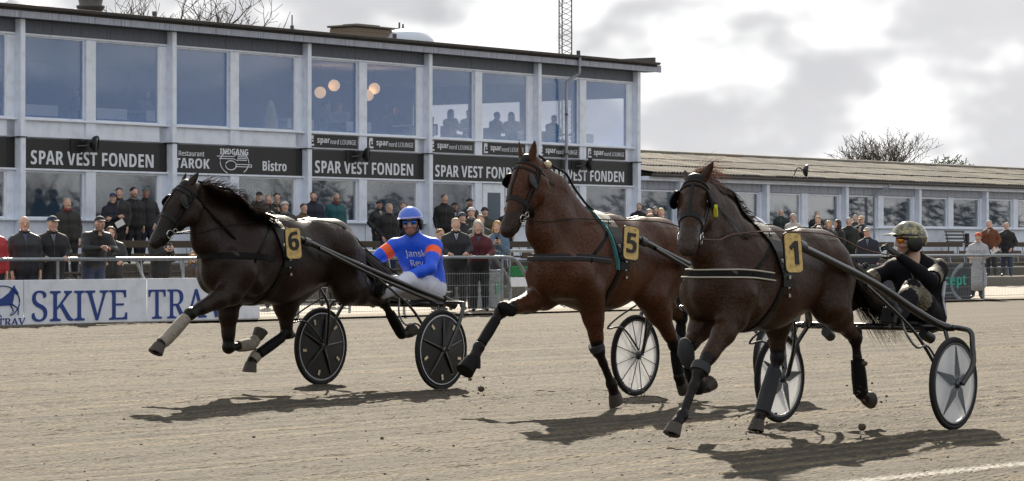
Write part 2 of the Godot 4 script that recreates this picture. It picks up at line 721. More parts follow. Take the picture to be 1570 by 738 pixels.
func make_textures() -> void:
	TX.grain = ramp_texture(noise_image(512, 512, 0.06, 5, 3), [[0.0, grey(0.72)], [0.5, grey(0.9)], [1.0, grey(1.0)]])
	TX.blotch = ramp_texture(noise_image(512, 512, 0.012, 5, 8), [[0.0, grey(0.70)], [0.45, grey(0.92)], [1.0, grey(1.0)]])
	TX.mild = ramp_texture(noise_image(512, 512, 0.010, 5, 9), [[0.0, grey(0.90)], [0.45, grey(0.97)], [1.0, grey(1.0)]])
	TX.bump = ImageTexture.create_from_image(noise_image(512, 512, 0.05, 4, 12))
	TX.weave = ImageTexture.create_from_image(noise_image(256, 256, 0.16, 2, 15))
	# vertical fine boarding of the metal panels under the eaves
	var strip := noise_image(512, 16, 0.09, 3, 31)
	strip.resize(512, 256, Image.INTERPOLATE_BILINEAR)
	TX.zinc = ramp_texture(strip, [[0.0, grey(0.55)], [0.5, grey(0.85)], [1.0, grey(1.0)]])
	# horse hair: short strokes and dapples
	var hair := noise_image(512, 512, 0.045, 5, 41)
	TX.coat = ramp_texture(hair, [[0.0, grey(0.42)], [0.35, grey(0.70)], [0.55, grey(0.88)], [0.75, grey(1.0)], [1.0, grey(1.0)]])
	TX.hair_bump = ImageTexture.create_from_image(noise_image(512, 512, 0.11, 3, 44))
	var big_m := noise_image(512, 512, 0.013, 3, 46).get_data()
	var fine_m := noise_image(512, 512, 0.09, 3, 47).get_data()
	for k in big_m.size():
		big_m[k] = int(clampf(0.62 * big_m[k] + 0.38 * fine_m[k], 0, 255))
	TX.muscle = ImageTexture.create_from_image(Image.create_from_data(512, 512, false, Image.FORMAT_L8, big_m))
	# the track: crumbs of damp sand, drag-mat lines along it
	var n := 1024
	var fine := noise_image(n, n, 0.10, 3, 51).get_data()
	var half := noise_image(n / 2, n, 0.09, 3, 52)
	half.resize(n, n, Image.INTERPOLATE_BILINEAR)
	var crumb := half.get_data()
	var line_im := noise_image(8, n, 0.05, 4, 53)
	line_im.resize(n, n, Image.INTERPOLATE_CUBIC)
	var line := line_im.get_data()
	var low := noise_image(n, n, 0.008, 3, 54).get_data()
	var rgb := PackedByteArray()
	rgb.resize(n * n * 3)
	var hgt := PackedByteArray()
	hgt.resize(n * n)
	for k in n * n:
		var a := fine[k] / 255.0
		var b := crumb[k] / 255.0
		var l := line[k] / 255.0
		var w := low[k] / 255.0
		var ridge := clampf((l - 0.60) * 5.0, 0.0, 1.0) * (0.35 + 0.65 * a)
		var z := 0.40 * b + 0.22 * a + 0.26 * l + 0.25 * ridge
		hgt[k] = int(clampf(z, 0.0, 1.0) * 255)
		var dark := clampf((0.40 - b) * 4.0, 0.0, 1.0) * clampf((w - 0.3) * 2.5, 0.2, 1.0)
		var t := 0.76 + 0.26 * (a - 0.5) + 0.30 * (b - 0.5) + 0.42 * ridge + 0.14 * (w - 0.5) - 0.46 * dark
		rgb[k * 3] = int(clampf(t * 0.70, 0, 1) * 255)
		rgb[k * 3 + 1] = int(clampf(t * 0.640 + 0.004, 0, 1) * 255)
		rgb[k * 3 + 2] = int(clampf(t * 0.548 + 0.010, 0, 1) * 255)
	TX.sand = ImageTexture.create_from_image(Image.create_from_data(n, n, false, Image.FORMAT_RGB8, rgb))
	TX.sand_height = ImageTexture.create_from_image(Image.create_from_data(n, n, false, Image.FORMAT_L8, hgt))
	var wide := noise_image(24, 1024, 0.045, 4, 57)
	wide.resize(512, 1024, Image.INTERPOLATE_CUBIC)
	TX.sand_wide = ramp_texture(wide, [[0.0, grey(0.58)], [0.38, grey(0.74)], [0.56, grey(0.81)], [0.62, grey(1.0)], [1.0, grey(1.0)]])
	# worn lime line
	var worn := noise_image(512, 512, 0.045, 5, 61)
	worn.convert(Image.FORMAT_RGBA8)
	for y in 512:
		for x in 512:
			var v := worn.get_pixel(x, y).r
			worn.set_pixel(x, y, Color(0.68, 0.67, 0.64, 1.0 if v > 0.49 + 0.30 * pow(absf(y - 256) / 256.0, 1.6) else 0.0))
	TX.lime = ImageTexture.create_from_image(worn)
	# lichen on the corrugated roof
	TX.lichen = ramp_texture(noise_image(512, 512, 0.03, 6, 71), [[0.0, Color(0.36, 0.36, 0.37)], [0.40, Color(0.55, 0.545, 0.54)], [0.50, Color(0.66, 0.65, 0.63)], [0.60, Color(0.60, 0.575, 0.51)], [0.68, Color(0.55, 0.46, 0.29)], [0.76, Color(0.42, 0.33, 0.18)], [1.0, Color(0.28, 0.24, 0.17)]])
	TX.paving = ramp_texture(noise_image(512, 512, 0.03, 5, 81), [[0.0, Color(0.60, 0.58, 0.55)], [0.5, Color(0.74, 0.72, 0.69)], [1.0, Color(0.83, 0.81, 0.78)]])
	TX.helmet_print = ramp_texture(noise_image(256, 256, 0.022, 3, 92), [[0.0, Color(0.25, 0.25, 0.24)], [0.42, Color(0.34, 0.34, 0.30)], [0.48, Color(0.72, 0.68, 0.52)], [0.60, Color(0.88, 0.86, 0.76)], [0.68, Color(0.45, 0.46, 0.38)], [1.0, Color(0.5, 0.5, 0.45)]])
	TX.camo = ramp_texture(noise_image(256, 256, 0.03, 4, 91), [[0.0, Color(0.10, 0.10, 0.09)], [0.47, Color(0.14, 0.13, 0.11)], [0.5, Color(0.62, 0.58, 0.48)], [1.0, Color(0.75, 0.72, 0.66)]])


# ---------------------------------------------------------------- materials

func mat(called: String, color: Color, rough := 0.7, o := {}) -> StandardMaterial3D:
	var m := StandardMaterial3D.new()
	m.resource_name = called
	m.albedo_color = color
	m.roughness = rough
	m.metallic = o.get("metal", 0.0)
	m.metallic_specular = o.get("spec", 0.5)
	if o.has("tex"):
		m.albedo_texture = TX[o.tex]
		m.uv1_triplanar = not o.get("uv", false)
		m.uv1_scale = Vector3.ONE * float(o.get("scale", 1.0))
	if o.has("bump"):
		m.heightmap_enabled = true
		m.heightmap_texture = TX[o.bump]
		m.heightmap_scale = o.get("depth", 0.3)
		m.uv1_triplanar = not o.get("uv", false)
		m.uv1_scale = Vector3.ONE * float(o.get("scale", 1.0))
	if o.has("vertex"):
		m.vertex_color_use_as_albedo = true
	if o.has("rim"):
		m.rim_enabled = true
		m.rim = o.rim
		m.rim_tint = 0.6
	if o.has("coat"):
		m.clearcoat_enabled = true
		m.clearcoat = o.coat
		m.clearcoat_roughness = 0.08
	if o.has("back"):
		m.backlight_enabled = true
		m.backlight = o.back
	if o.has("alpha"):
		m.transparency = BaseMaterial3D.TRANSPARENCY_ALPHA
		m.albedo_color.a = o.alpha
	if o.has("glow"):
		m.emission_enabled = true
		m.emission = o.glow
		m.emission_energy_multiplier = o.get("power", 1.0)
	m.cull_mode = BaseMaterial3D.CULL_DISABLED
	M[called] = m
	return m


func make_materials() -> void:
	var sand := mat("sand", Color(0.595, 0.57, 0.49), 0.95, {"tex": "sand", "bump": "sand_height", "depth": 2.6, "uv": true})
	sand.uv1_scale = Vector3(0.25, 0.25, 1)
	sand.detail_enabled = true
	sand.detail_blend_mode = BaseMaterial3D.BLEND_MODE_MUL
	sand.detail_albedo = TX.sand_wide
	sand.detail_uv_layer = BaseMaterial3D.DETAIL_UV_2
	sand.uv2_scale = Vector3(0.09, 0.09, 1)
	mat("gravel", Color(0.66, 0.63, 0.585), 0.95, {"tex": "paving", "bump": "bump", "depth": 1.2, "scale": 0.8})
	mat("paving", Color(0.80, 0.78, 0.75), 0.9, {"tex": "paving", "bump": "bump", "depth": 0.6, "scale": 0.35})
	mat("grass", Color(0.20, 0.25, 0.12), 0.95, {"tex": "grain", "scale": 0.3})
	var lime := mat("lime", Color(1, 1, 1), 0.95)
	lime.albedo_texture = TX.lime
	lime.transparency = BaseMaterial3D.TRANSPARENCY_ALPHA_SCISSOR
	lime.alpha_scissor_threshold = 0.5
	mat("white_paint", Color(0.905, 0.94, 0.995), 0.45, {"tex": "mild", "bump": "bump", "depth": 0.05, "scale": 0.45})
	mat("white_frame", Color(0.92, 0.95, 0.995), 0.4, {"tex": "mild", "scale": 0.6})
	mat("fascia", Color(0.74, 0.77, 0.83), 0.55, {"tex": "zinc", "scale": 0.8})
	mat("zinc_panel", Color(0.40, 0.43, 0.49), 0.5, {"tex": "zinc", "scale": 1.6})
	mat("gutter", Color(0.33, 0.32, 0.31), 0.5, {"tex": "blotch", "scale": 0.8})
	mat("roof_felt", Color(0.23, 0.22, 0.21), 0.9, {"tex": "blotch", "scale": 0.5})
	mat("banner", Color(0.075, 0.08, 0.095), 0.42, {"tex": "blotch", "scale": 0.3})
	mat("banner_edge", Color(0.03, 0.03, 0.035), 0.5)
	mat("lettering", Color(0.86, 0.88, 0.91), 0.5)
	mat("blue_print", Color(0.065, 0.215, 0.50), 0.5)
	mat("teal_print", Color(0.16, 0.70, 0.62), 0.5)
	mat("grey_print", Color(0.52, 0.55, 0.58), 0.5)
	mat("board_dark", Color(0.22, 0.235, 0.265), 0.55, {"tex": "blotch", "scale": 0.7})
	mat("board_white", Color(0.88, 0.90, 0.93), 0.5, {"tex": "mild", "scale": 0.5})
	mat("glass", Color(0.40, 0.55, 0.68), 0.02, {"alpha": 0.05})
	mat("tinted_glass", Color(0.24, 0.56, 0.88), 0.02, {"alpha": 0.13})
	mat("door_glass", Color(0.30, 0.36, 0.41), 0.06)
	mat("dark_reveal", Color(0.055, 0.065, 0.07), 0.6)
	mat("interior_wall", Color(0.33, 0.335, 0.34), 0.8, {"tex": "blotch", "scale": 0.4})
	mat("interior_floor", Color(0.25, 0.22, 0.19), 0.7)
	mat("interior_ceiling", Color(0.62, 0.66, 0.70), 0.9)
	mat("tablecloth", Color(0.86, 0.88, 0.88), 0.8)
	mat("lamp_glass", Color(0.9, 0.75, 0.6), 0.5, {"glow": Color(1.0, 0.82, 0.62), "power": 0.5})
	mat("galvanised", Color(0.60, 0.63, 0.66), 0.38, {"metal": 0.55, "tex": "blotch", "scale": 1.5})
	mat("wire", Color(0.55, 0.57, 0.58), 0.45, {"metal": 0.5})
	mat("mast_steel", Color(0.42, 0.42, 0.43), 0.6)
	mat("black_plastic", Color(0.035, 0.036, 0.04), 0.45)
	mat("black_metal", Color(0.03, 0.031, 0.034), 0.28, {"coat": 0.6})
	mat("grey_metal", Color(0.35, 0.36, 0.38), 0.35, {"metal": 0.8})
	mat("chrome", Color(0.8, 0.8, 0.8), 0.15, {"metal": 1.0})
	mat("rubber", Color(0.04, 0.04, 0.042), 0.75, {"tex": "grain", "scale": 4.0})
	mat("disc_black", Color(0.035, 0.037, 0.043), 0.38, {"tex": "blotch", "scale": 2.0})
	mat("disc_clear", Color(0.92, 0.94, 0.96), 0.3, {"alpha": 0.68, "back": Color(0.8, 0.8, 0.8)})
	mat("star_spoke", Color(0.36, 0.385, 0.41), 0.35)
	mat("reflector", Color(0.85, 0.80, 0.66), 0.4)
	mat("rim_white", Color(0.8, 0.82, 0.84), 0.4)
	mat("old_wood", Color(0.33, 0.28, 0.235), 0.8, {"tex": "grain", "bump": "bump", "depth": 0.3, "scale": 2.0})
	mat("concrete", Color(0.56, 0.55, 0.53), 0.9, {"tex": "paving", "bump": "bump", "depth": 0.5, "scale": 0.6})
	mat("corrugated", Color(0.80, 0.80, 0.80), 0.9, {"tex": "lichen", "bump": "bump", "depth": 0.5, "scale": 0.55})
	mat("chimney_brick", Color(0.56, 0.50, 0.43), 0.9, {"tex": "grain", "scale": 2.0})
	mat("dome_plastic", Color(0.80, 0.83, 0.87), 0.3)
	mat("bark", Color(0.24, 0.21, 0.18), 0.95, {"tex": "grain", "scale": 2.0})
	mat("twig", Color(0.36, 0.32, 0.28), 0.95)
	mat("bush_leaf", Color(0.16, 0.20, 0.11), 0.8, {"back": Color(0.2, 0.25, 0.12)})
	mat("brass_leaf", Color(0.16, 0.13, 0.09), 0.8)
	mat("clod", Color(0.33, 0.29, 0.24), 0.95, {"tex": "grain", "scale": 8.0})
	# horses and tack
	mat("coat", Color(1, 1, 1), 0.37, {"spec": 0.30, "tex": "coat", "bump": "muscle", "depth": 0.55, "scale": 1.7, "vertex": true})
	mat("hoof", Color(0.27, 0.235, 0.205), 0.6, {"tex": "grain", "scale": 6.0})
	mat("hair_black", Color(0.15, 0.115, 0.095), 0.36, {"spec": 0.4, "back": Color(0.10, 0.075, 0.06)})
	mat("hair_bay", Color(0.27, 0.155, 0.105), 0.4, {"back": Color(0.35, 0.19, 0.12)})
	mat("horse_eye", Color(0.02, 0.012, 0.01), 0.06, {"coat": 1.0})
	mat("nostril", Color(0.012, 0.009, 0.009), 0.7)
	mat("leather", Color(0.03, 0.03, 0.033), 0.42, {"spec": 0.35, "tex": "grain", "scale": 9.0})
	mat("tan_leather", Color(0.36, 0.21, 0.12), 0.5, {"tex": "grain", "scale": 9.0})
	mat("rein_grey", Color(0.30, 0.30, 0.31), 0.6)
	mat("cord_white", Color(0.72, 0.70, 0.64), 0.7)
	mat("teal_web", Color(0.20, 0.42, 0.44), 0.7)
	mat("boot_grey", Color(0.19, 0.20, 0.215), 0.75, {"tex": "grain", "bump": "weave", "depth": 0.15, "scale": 5.0})
	mat("boot_white", Color(0.58, 0.55, 0.50), 0.85, {"tex": "blotch", "bump": "bump", "depth": 0.4, "scale": 3.0})
	mat("boot_black", Color(0.03, 0.03, 0.034), 0.6, {"spec": 0.3})
	mat("plate_yellow", Color(0.84, 0.72, 0.44), 0.5, {"tex": "blotch", "scale": 3.0})
	mat("plate_black", Color(0.045, 0.04, 0.04), 0.5)
	mat("ear_tag", Color(0.80, 0.80, 0.15), 0.6)
	# people
	mat("skin", Color(1, 1, 1), 0.55, {"vertex": true, "tex": "grain", "scale": 6.0})
	M.skin.subsurf_scatter_enabled = true
	M.skin.subsurf_scatter_strength = 0.12
	mat("silk_blue", Color(0.06, 0.33, 0.88), 0.5, {"bump": "bump", "depth": 0.40, "scale": 1.3, "rim": 0.2})
	mat("silk_orange", Color(0.98, 0.36, 0.12), 0.5, {"rim": 0.4})
	mat("silk_black", Color(0.06, 0.06, 0.085), 0.8, {"spec": 0.3, "bump": "bump", "depth": 0.40, "scale": 1.3})
	mat("breeches", Color(0.80, 0.82, 0.88), 0.65, {"tex": "mild", "bump": "bump", "depth": 0.08, "scale": 1.6})
	mat("camo", Color(0.8, 0.8, 0.8), 0.7, {"tex": "camo", "scale": 7.0})
	mat("helmet_blue", Color(0.17, 0.38, 0.80), 0.22, {"coat": 0.8})
	mat("helmet_lilac", Color(0.62, 0.62, 0.80), 0.25, {"coat": 0.6})
	mat("helmet_white", Color(0.84, 0.85, 0.88), 0.25, {"coat": 0.6})
	mat("helmet_gold", Color(0.78, 0.77, 0.70), 0.16, {"metal": 0.8, "coat": 1.0, "tex": "helmet_print", "scale": 2.6})
	mat("mirror_blue", Color(0.16, 0.45, 0.85), 0.05, {"metal": 0.9})
	mat("mirror_amber", Color(0.90, 0.55, 0.10), 0.08, {"metal": 0.6})
	mat("glove", Color(0.03, 0.03, 0.035), 0.6)
	mat("sole", Color(0.33, 0.31, 0.29), 0.85, {"tex": "grain", "scale": 6.0})
	mat("shoe", Color(0.06, 0.05, 0.045), 0.5)
	mat("spectacles", Color(0.03, 0.03, 0.03), 0.3)
	mat("phone", Color(0.04, 0.045, 0.05), 0.2)
	mat("paper", Color(0.86, 0.86, 0.86), 0.8)


func cloth(c: Color, quilted := false) -> StandardMaterial3D:
	var key := "cloth_%s_%s" % [c.to_html(false), quilted]
	if not M.has(key):
		mat(key, c, 0.72 if not quilted else 0.5, {"tex": "blotch", "bump": "bump", "depth": 0.5 if quilted else 0.4, "scale": 2.6, "rim": 0.25})
	return M[key]


# ---------------------------------------------------------------- ground

func sheet(frame: Transform3D, x0: float, x1: float, z0: float, z1: float, y: float) -> ArrayMesh:
	var st := SurfaceTool.new()
	st.begin(Mesh.PRIMITIVE_TRIANGLES)
	for p in [[x0, z0], [x1, z0], [x1, z1], [x0, z0], [x1, z1], [x0, z1]]:
		st.set_normal(Vector3.UP)
		st.set_uv(Vector2(p[0], p[1]))
		st.set_uv2(Vector2(p[0] * 0.4, p[1]))
		st.add_vertex(frame * Vector3(p[0], y, p[1]))
	return st.commit()


func build_ground() -> void:
	var track_frame := Transform3D(Basis(Vector3.UP, deg_to_rad(52.0)), Vector3(-8.68, 0, -49.2))
	struct("ground", sheet(Transform3D(), -700, 700, -800, 300, -0.06), M.grass)
	struct("race_track", sheet(track_frame, -110, 150, 0.0, 75, -0.03), M.sand)
	struct("track_surface", relief(track_frame), M.sand)
	struct("gravel_verge", sheet(fence_frame, -60, 120, -0.9, 0.75, 0.006), M.gravel)
	struct("apron_paving", sheet(fence_frame, -60, 130, -26, -0.9, 0.0), M.paving)
	# the lime line across the lower right of the frame
	var a := Vector3(2.16, 0.016, -16.72)
	var b := Vector3(3.15, 0.016, -17.85)
	var d := (b - a).normalized()
	var side := Vector3(-d.z, 0, d.x) * 0.15
	var st := MB.new()
	for k in 30:
		var p := a + d * (k - 10) * 1.0
		var q := p + d
		st.quad(p - side, q - side, q + side, p + side, Vector3.UP, Vector2(k * 0.5, 0), Vector2(k * 0.5 + 0.5, 0), Vector2(k * 0.5 + 0.5, 1), Vector2(k * 0.5, 1))
	struct("track_line", st.done(), M.lime)


# The raked and trodden top of the sand, as far as its unevenness can be seen.
func relief(frame: Transform3D) -> ArrayMesh:
	var crumb := FastNoiseLite.new()
	crumb.seed = 101
	crumb.frequency = 5.5
	crumb.fractal_octaves = 3
	crumb.fractal_gain = 0.65
	var rake := FastNoiseLite.new()
	rake.seed = 103
	rake.frequency = 1.9
	rake.fractal_octaves = 3
	var wide := FastNoiseLite.new()
	wide.seed = 105
	wide.frequency = 0.35
	var pit := FastNoiseLite.new()
	pit.seed = 107
	pit.noise_type = FastNoiseLite.TYPE_CELLULAR
	pit.cellular_return_type = FastNoiseLite.RETURN_DISTANCE
	pit.frequency = 1.15
	var inv := frame.affine_inverse()
	var v := PackedVector3Array()
	var uv := PackedVector2Array()
	var uv2 := PackedVector2Array()
	var idx := PackedInt32Array()
	var n := PackedVector3Array()
	for belt in [[-14.5, -27.0, 0.055], [-27.0, -50.5, 0.085]]:
		var st: float = belt[2]
		var rows := int((belt[0] - belt[1]) / st) + 1
		var half := int((0.19 * -belt[1] + 1.6) / st)
		var cols := half * 2 + 1
		var base := v.size()
		for r in rows:
			var z: float = belt[0] - r * st
			for c in cols:
				var x := (c - half) * st
				var q := inv * Vector3(x, 0, z)
				var k := 0.55 + 0.45 * wide.get_noise_2d(q.x * 0.4, q.z)
				var y := 0.024 * k * crumb.get_noise_2d(q.x * 0.55, q.z) + 0.016 * rake.get_noise_2d(q.x * 0.03, q.z) + 0.012 * absf(crumb.get_noise_2d(q.x * 0.03 + 40.0, q.z * 0.6))
				var hoof := pit.get_noise_2d(q.x * 0.8, q.z)
				if wide.get_noise_2d(q.x * 0.7 + 90.0, q.z * 0.7) > 0.02:
					y -= 0.030 * clampf((-0.80 - hoof) / 0.08, 0.0, 1.0)
					y += 0.012 * clampf(1.0 - absf(hoof + 0.74) / 0.07, 0.0, 1.0)
				if q.z < 0.35:
					y -= 0.06 * (0.35 - q.z)
				v.append(Vector3(x, y, z))
				uv.append(Vector2(q.x, q.z))
				uv2.append(Vector2(q.x * 0.4, q.z))
		for r in rows:
			for c in cols:
				var i := base + r * cols + c
				var a := v[i - 1].y if c > 0 else v[i].y
				var b := v[i + 1].y if c < cols - 1 else v[i].y
				var d := v[i - cols].y if r > 0 else v[i].y
				var e := v[i + cols].y if r < rows - 1 else v[i].y
				n.append(Vector3((a - b) / (2.0 * st), 1.0, (e - d) / (2.0 * st)).normalized())
				if r < rows - 1 and c < cols - 1:
					var reach := 0.185 * -v[i].z + 1.3
					if absf(v[i].x) < reach and (inv * v[i]).z > 0.02:
						idx.append(i); idx.append(i + cols); idx.append(i + 1)
						idx.append(i + 1); idx.append(i + cols); idx.append(i + cols + 1)
	for t in idx.size() / 3:
		if (v[idx[t * 3 + 1]] - v[idx[t * 3]]).cross(v[idx[t * 3 + 2]] - v[idx[t * 3]]).y > 0.0:
			var w := idx[t * 3 + 1]
			idx[t * 3 + 1] = idx[t * 3 + 2]
			idx[t * 3 + 2] = w
	var arr := []
	arr.resize(Mesh.ARRAY_MAX)
	arr[Mesh.ARRAY_VERTEX] = v
	arr[Mesh.ARRAY_NORMAL] = n
	arr[Mesh.ARRAY_TEX_UV] = uv
	arr[Mesh.ARRAY_TEX_UV2] = uv2
	arr[Mesh.ARRAY_INDEX] = idx
	var m := ArrayMesh.new()
	m.add_surface_from_arrays(Mesh.PRIMITIVE_TRIANGLES, arr)
	return m


# Loose crumbs of sand: nobody could count them. Larger clods that the hooves have thrown up are counted.
func build_clods() -> void:
	var st := MB.new()
	st.ball(Vector3.ZERO, Vector3(1, 0.6, 0.8), 4)
	var shape := st.done()
	var vv: PackedVector3Array = shape.surface_get_arrays(0)[Mesh.ARRAY_VERTEX]
	var mm := MultiMesh.new()
	mm.transform_format = MultiMesh.TRANSFORM_3D
	mm.mesh = shape
	mm.instance_count = 1800
	for k in mm.instance_count:
		var z := -15.0 - 32.0 * pow(rng.randf(), 1.5)
		var x := rng.randf_range(-0.2, 0.2) * -z
		var s := 0.003 + 0.010 * pow(rng.randf(), 6.0)
		if vv.is_empty():
			s = 0.01
		mm.set_instance_transform(k, Transform3D(Basis.from_euler(Vector3(rng.randf() * TAU, rng.randf() * TAU, 0)).scaled(Vector3.ONE * s * rng.randf_range(0.7, 1.5)), Vector3(x, s * 0.3, z)))
	var o := MultiMeshInstance3D.new()
	o.name = "loose_sand_crumbs"
	o.multimesh = mm
	o.material_override = M.clod
	tag(o, "dark crumbs of loose sand strewn over the track", "sand")
	o.set_meta("kind", "stuff")
	add_child(o)
	# sand thrown up at the hooves and wheels
	var fl := MultiMesh.new()
	fl.transform_format = MultiMesh.TRANSFORM_3D
	fl.mesh = shape
	fl.instance_count = 420
	var sprays := [Vector3(-0.35, 0.12, -24.0), Vector3(4.1, 0.2, -21.3), Vector3(2.55, 0.2, -20.7), Vector3(0.95, 0.03, -24.5), Vector3(1.1, 0.04, -20.0), Vector3(1.75, 0.03, -20.3)]
	for k in fl.instance_count:
		var c: Vector3 = sprays[k % sprays.size()]
		var s := 0.003 + 0.010 * pow(rng.randf(), 3.0)
		var p := c + Vector3(rng.randfn() * 0.13, absf(rng.randfn()) * 0.10, rng.randfn() * 0.13)
		fl.set_instance_transform(k, Transform3D(Basis.from_euler(Vector3(rng.randf() * TAU, rng.randf() * TAU, 0)).scaled(Vector3.ONE * s), Vector3(p.x, maxf(p.y, 0.01), p.z)))
	var fo := MultiMeshInstance3D.new()
	fo.name = "flying_sand"
	fo.multimesh = fl
	fo.material_override = M.clod
	tag(fo, "sprays of sand thrown up by the hooves and wheels", "sand")
	fo.set_meta("kind", "stuff")
	add_child(fo)
	# clods in the air: [position, size, label]
	var clods := [
		[Vector3(4.33, 0.52, -21.4), 0.045, "dark clod of sand flung up behind the wheel of the gold-helmeted driver"],
		[Vector3(4.05, 0.35, -21.2), 0.020, "small dark clod low behind the clear wheel of the front sulky"],
		[Vector3(2.42, 0.10, -20.1), 0.032, "dark clod on the sand below the raised hind hoof of horse 1"],
		[Vector3(2.50, 0.52, -20.6), 0.022, "small clod of sand in the air behind the raised hind hoof of horse 1"],
		[Vector3(-0.26, 0.17, -24.0), 0.030, "clump of sand falling from the lifted front hoof of horse 5"],
		[Vector3(-0.35, 0.25, -24.0), 0.016, "crumb of sand under the heel of the lifted front hoof of horse 5"],
	]
	for c in clods:
		var b := MB.new()
		b.ball(Vector3.ZERO, Vector3(1.0, 0.75, 0.9) * c[1], 6)
		for i in b.v.size():
			var p := b.v[i]
			b.v[i] = p * (1.0 + 0.22 * sin(p.x * 75.0 + 1.0) * cos(p.y * 60.0 + 0.4) + 0.15 * sin(p.z * 90.0 + p.x * 40.0))
		var g := obj("sand_clod", b.done(), M.clod)
		g.position = c[0]
		tag(g, c[2], "clod", "clods of sand thrown up by hooves and wheels")


# ---------------------------------------------------------------- grandstand

func window(parent: Node3D, x0: float, x1: float, y0: float, y1: float, z := 0.0, inner := 0.06, glass := "glass") -> MeshInstance3D:
	var st := MB.new()
	var w := x1 - x0
	var h := y1 - y0
	st.box(Vector3(x0 + w * 0.5, y0 + inner * 0.5, z), Vector3(w, inner, 0.09), Basis(), 0.008)
	st.box(Vector3(x0 + w * 0.5, y1 - inner * 0.5, z), Vector3(w, inner, 0.09), Basis(), 0.008)
	st.box(Vector3(x0 + inner * 0.5, y0 + h * 0.5, z), Vector3(inner, h - inner * 2.0, 0.088), Basis(), 0.008)
	st.box(Vector3(x1 - inner * 0.5, y0 + h * 0.5, z), Vector3(inner, h - inner * 2.0, 0.088), Basis(), 0.008)
	var f := obj("window", st.done(), M.white_frame, parent)
	var g := MB.new()
	for s in [0.016, 0.010, -0.010, -0.016]:      # double glazing
		g.quad(Vector3(x0 + inner, y0 + inner, z + s), Vector3(x1 - inner, y0 + inner, z + s), Vector3(x1 - inner, y1 - inner, z + s), Vector3(x0 + inner, y1 - inner, z + s), Vector3(0, 0, 1))
	obj("pane", g.done(), M[glass], f)
	return f


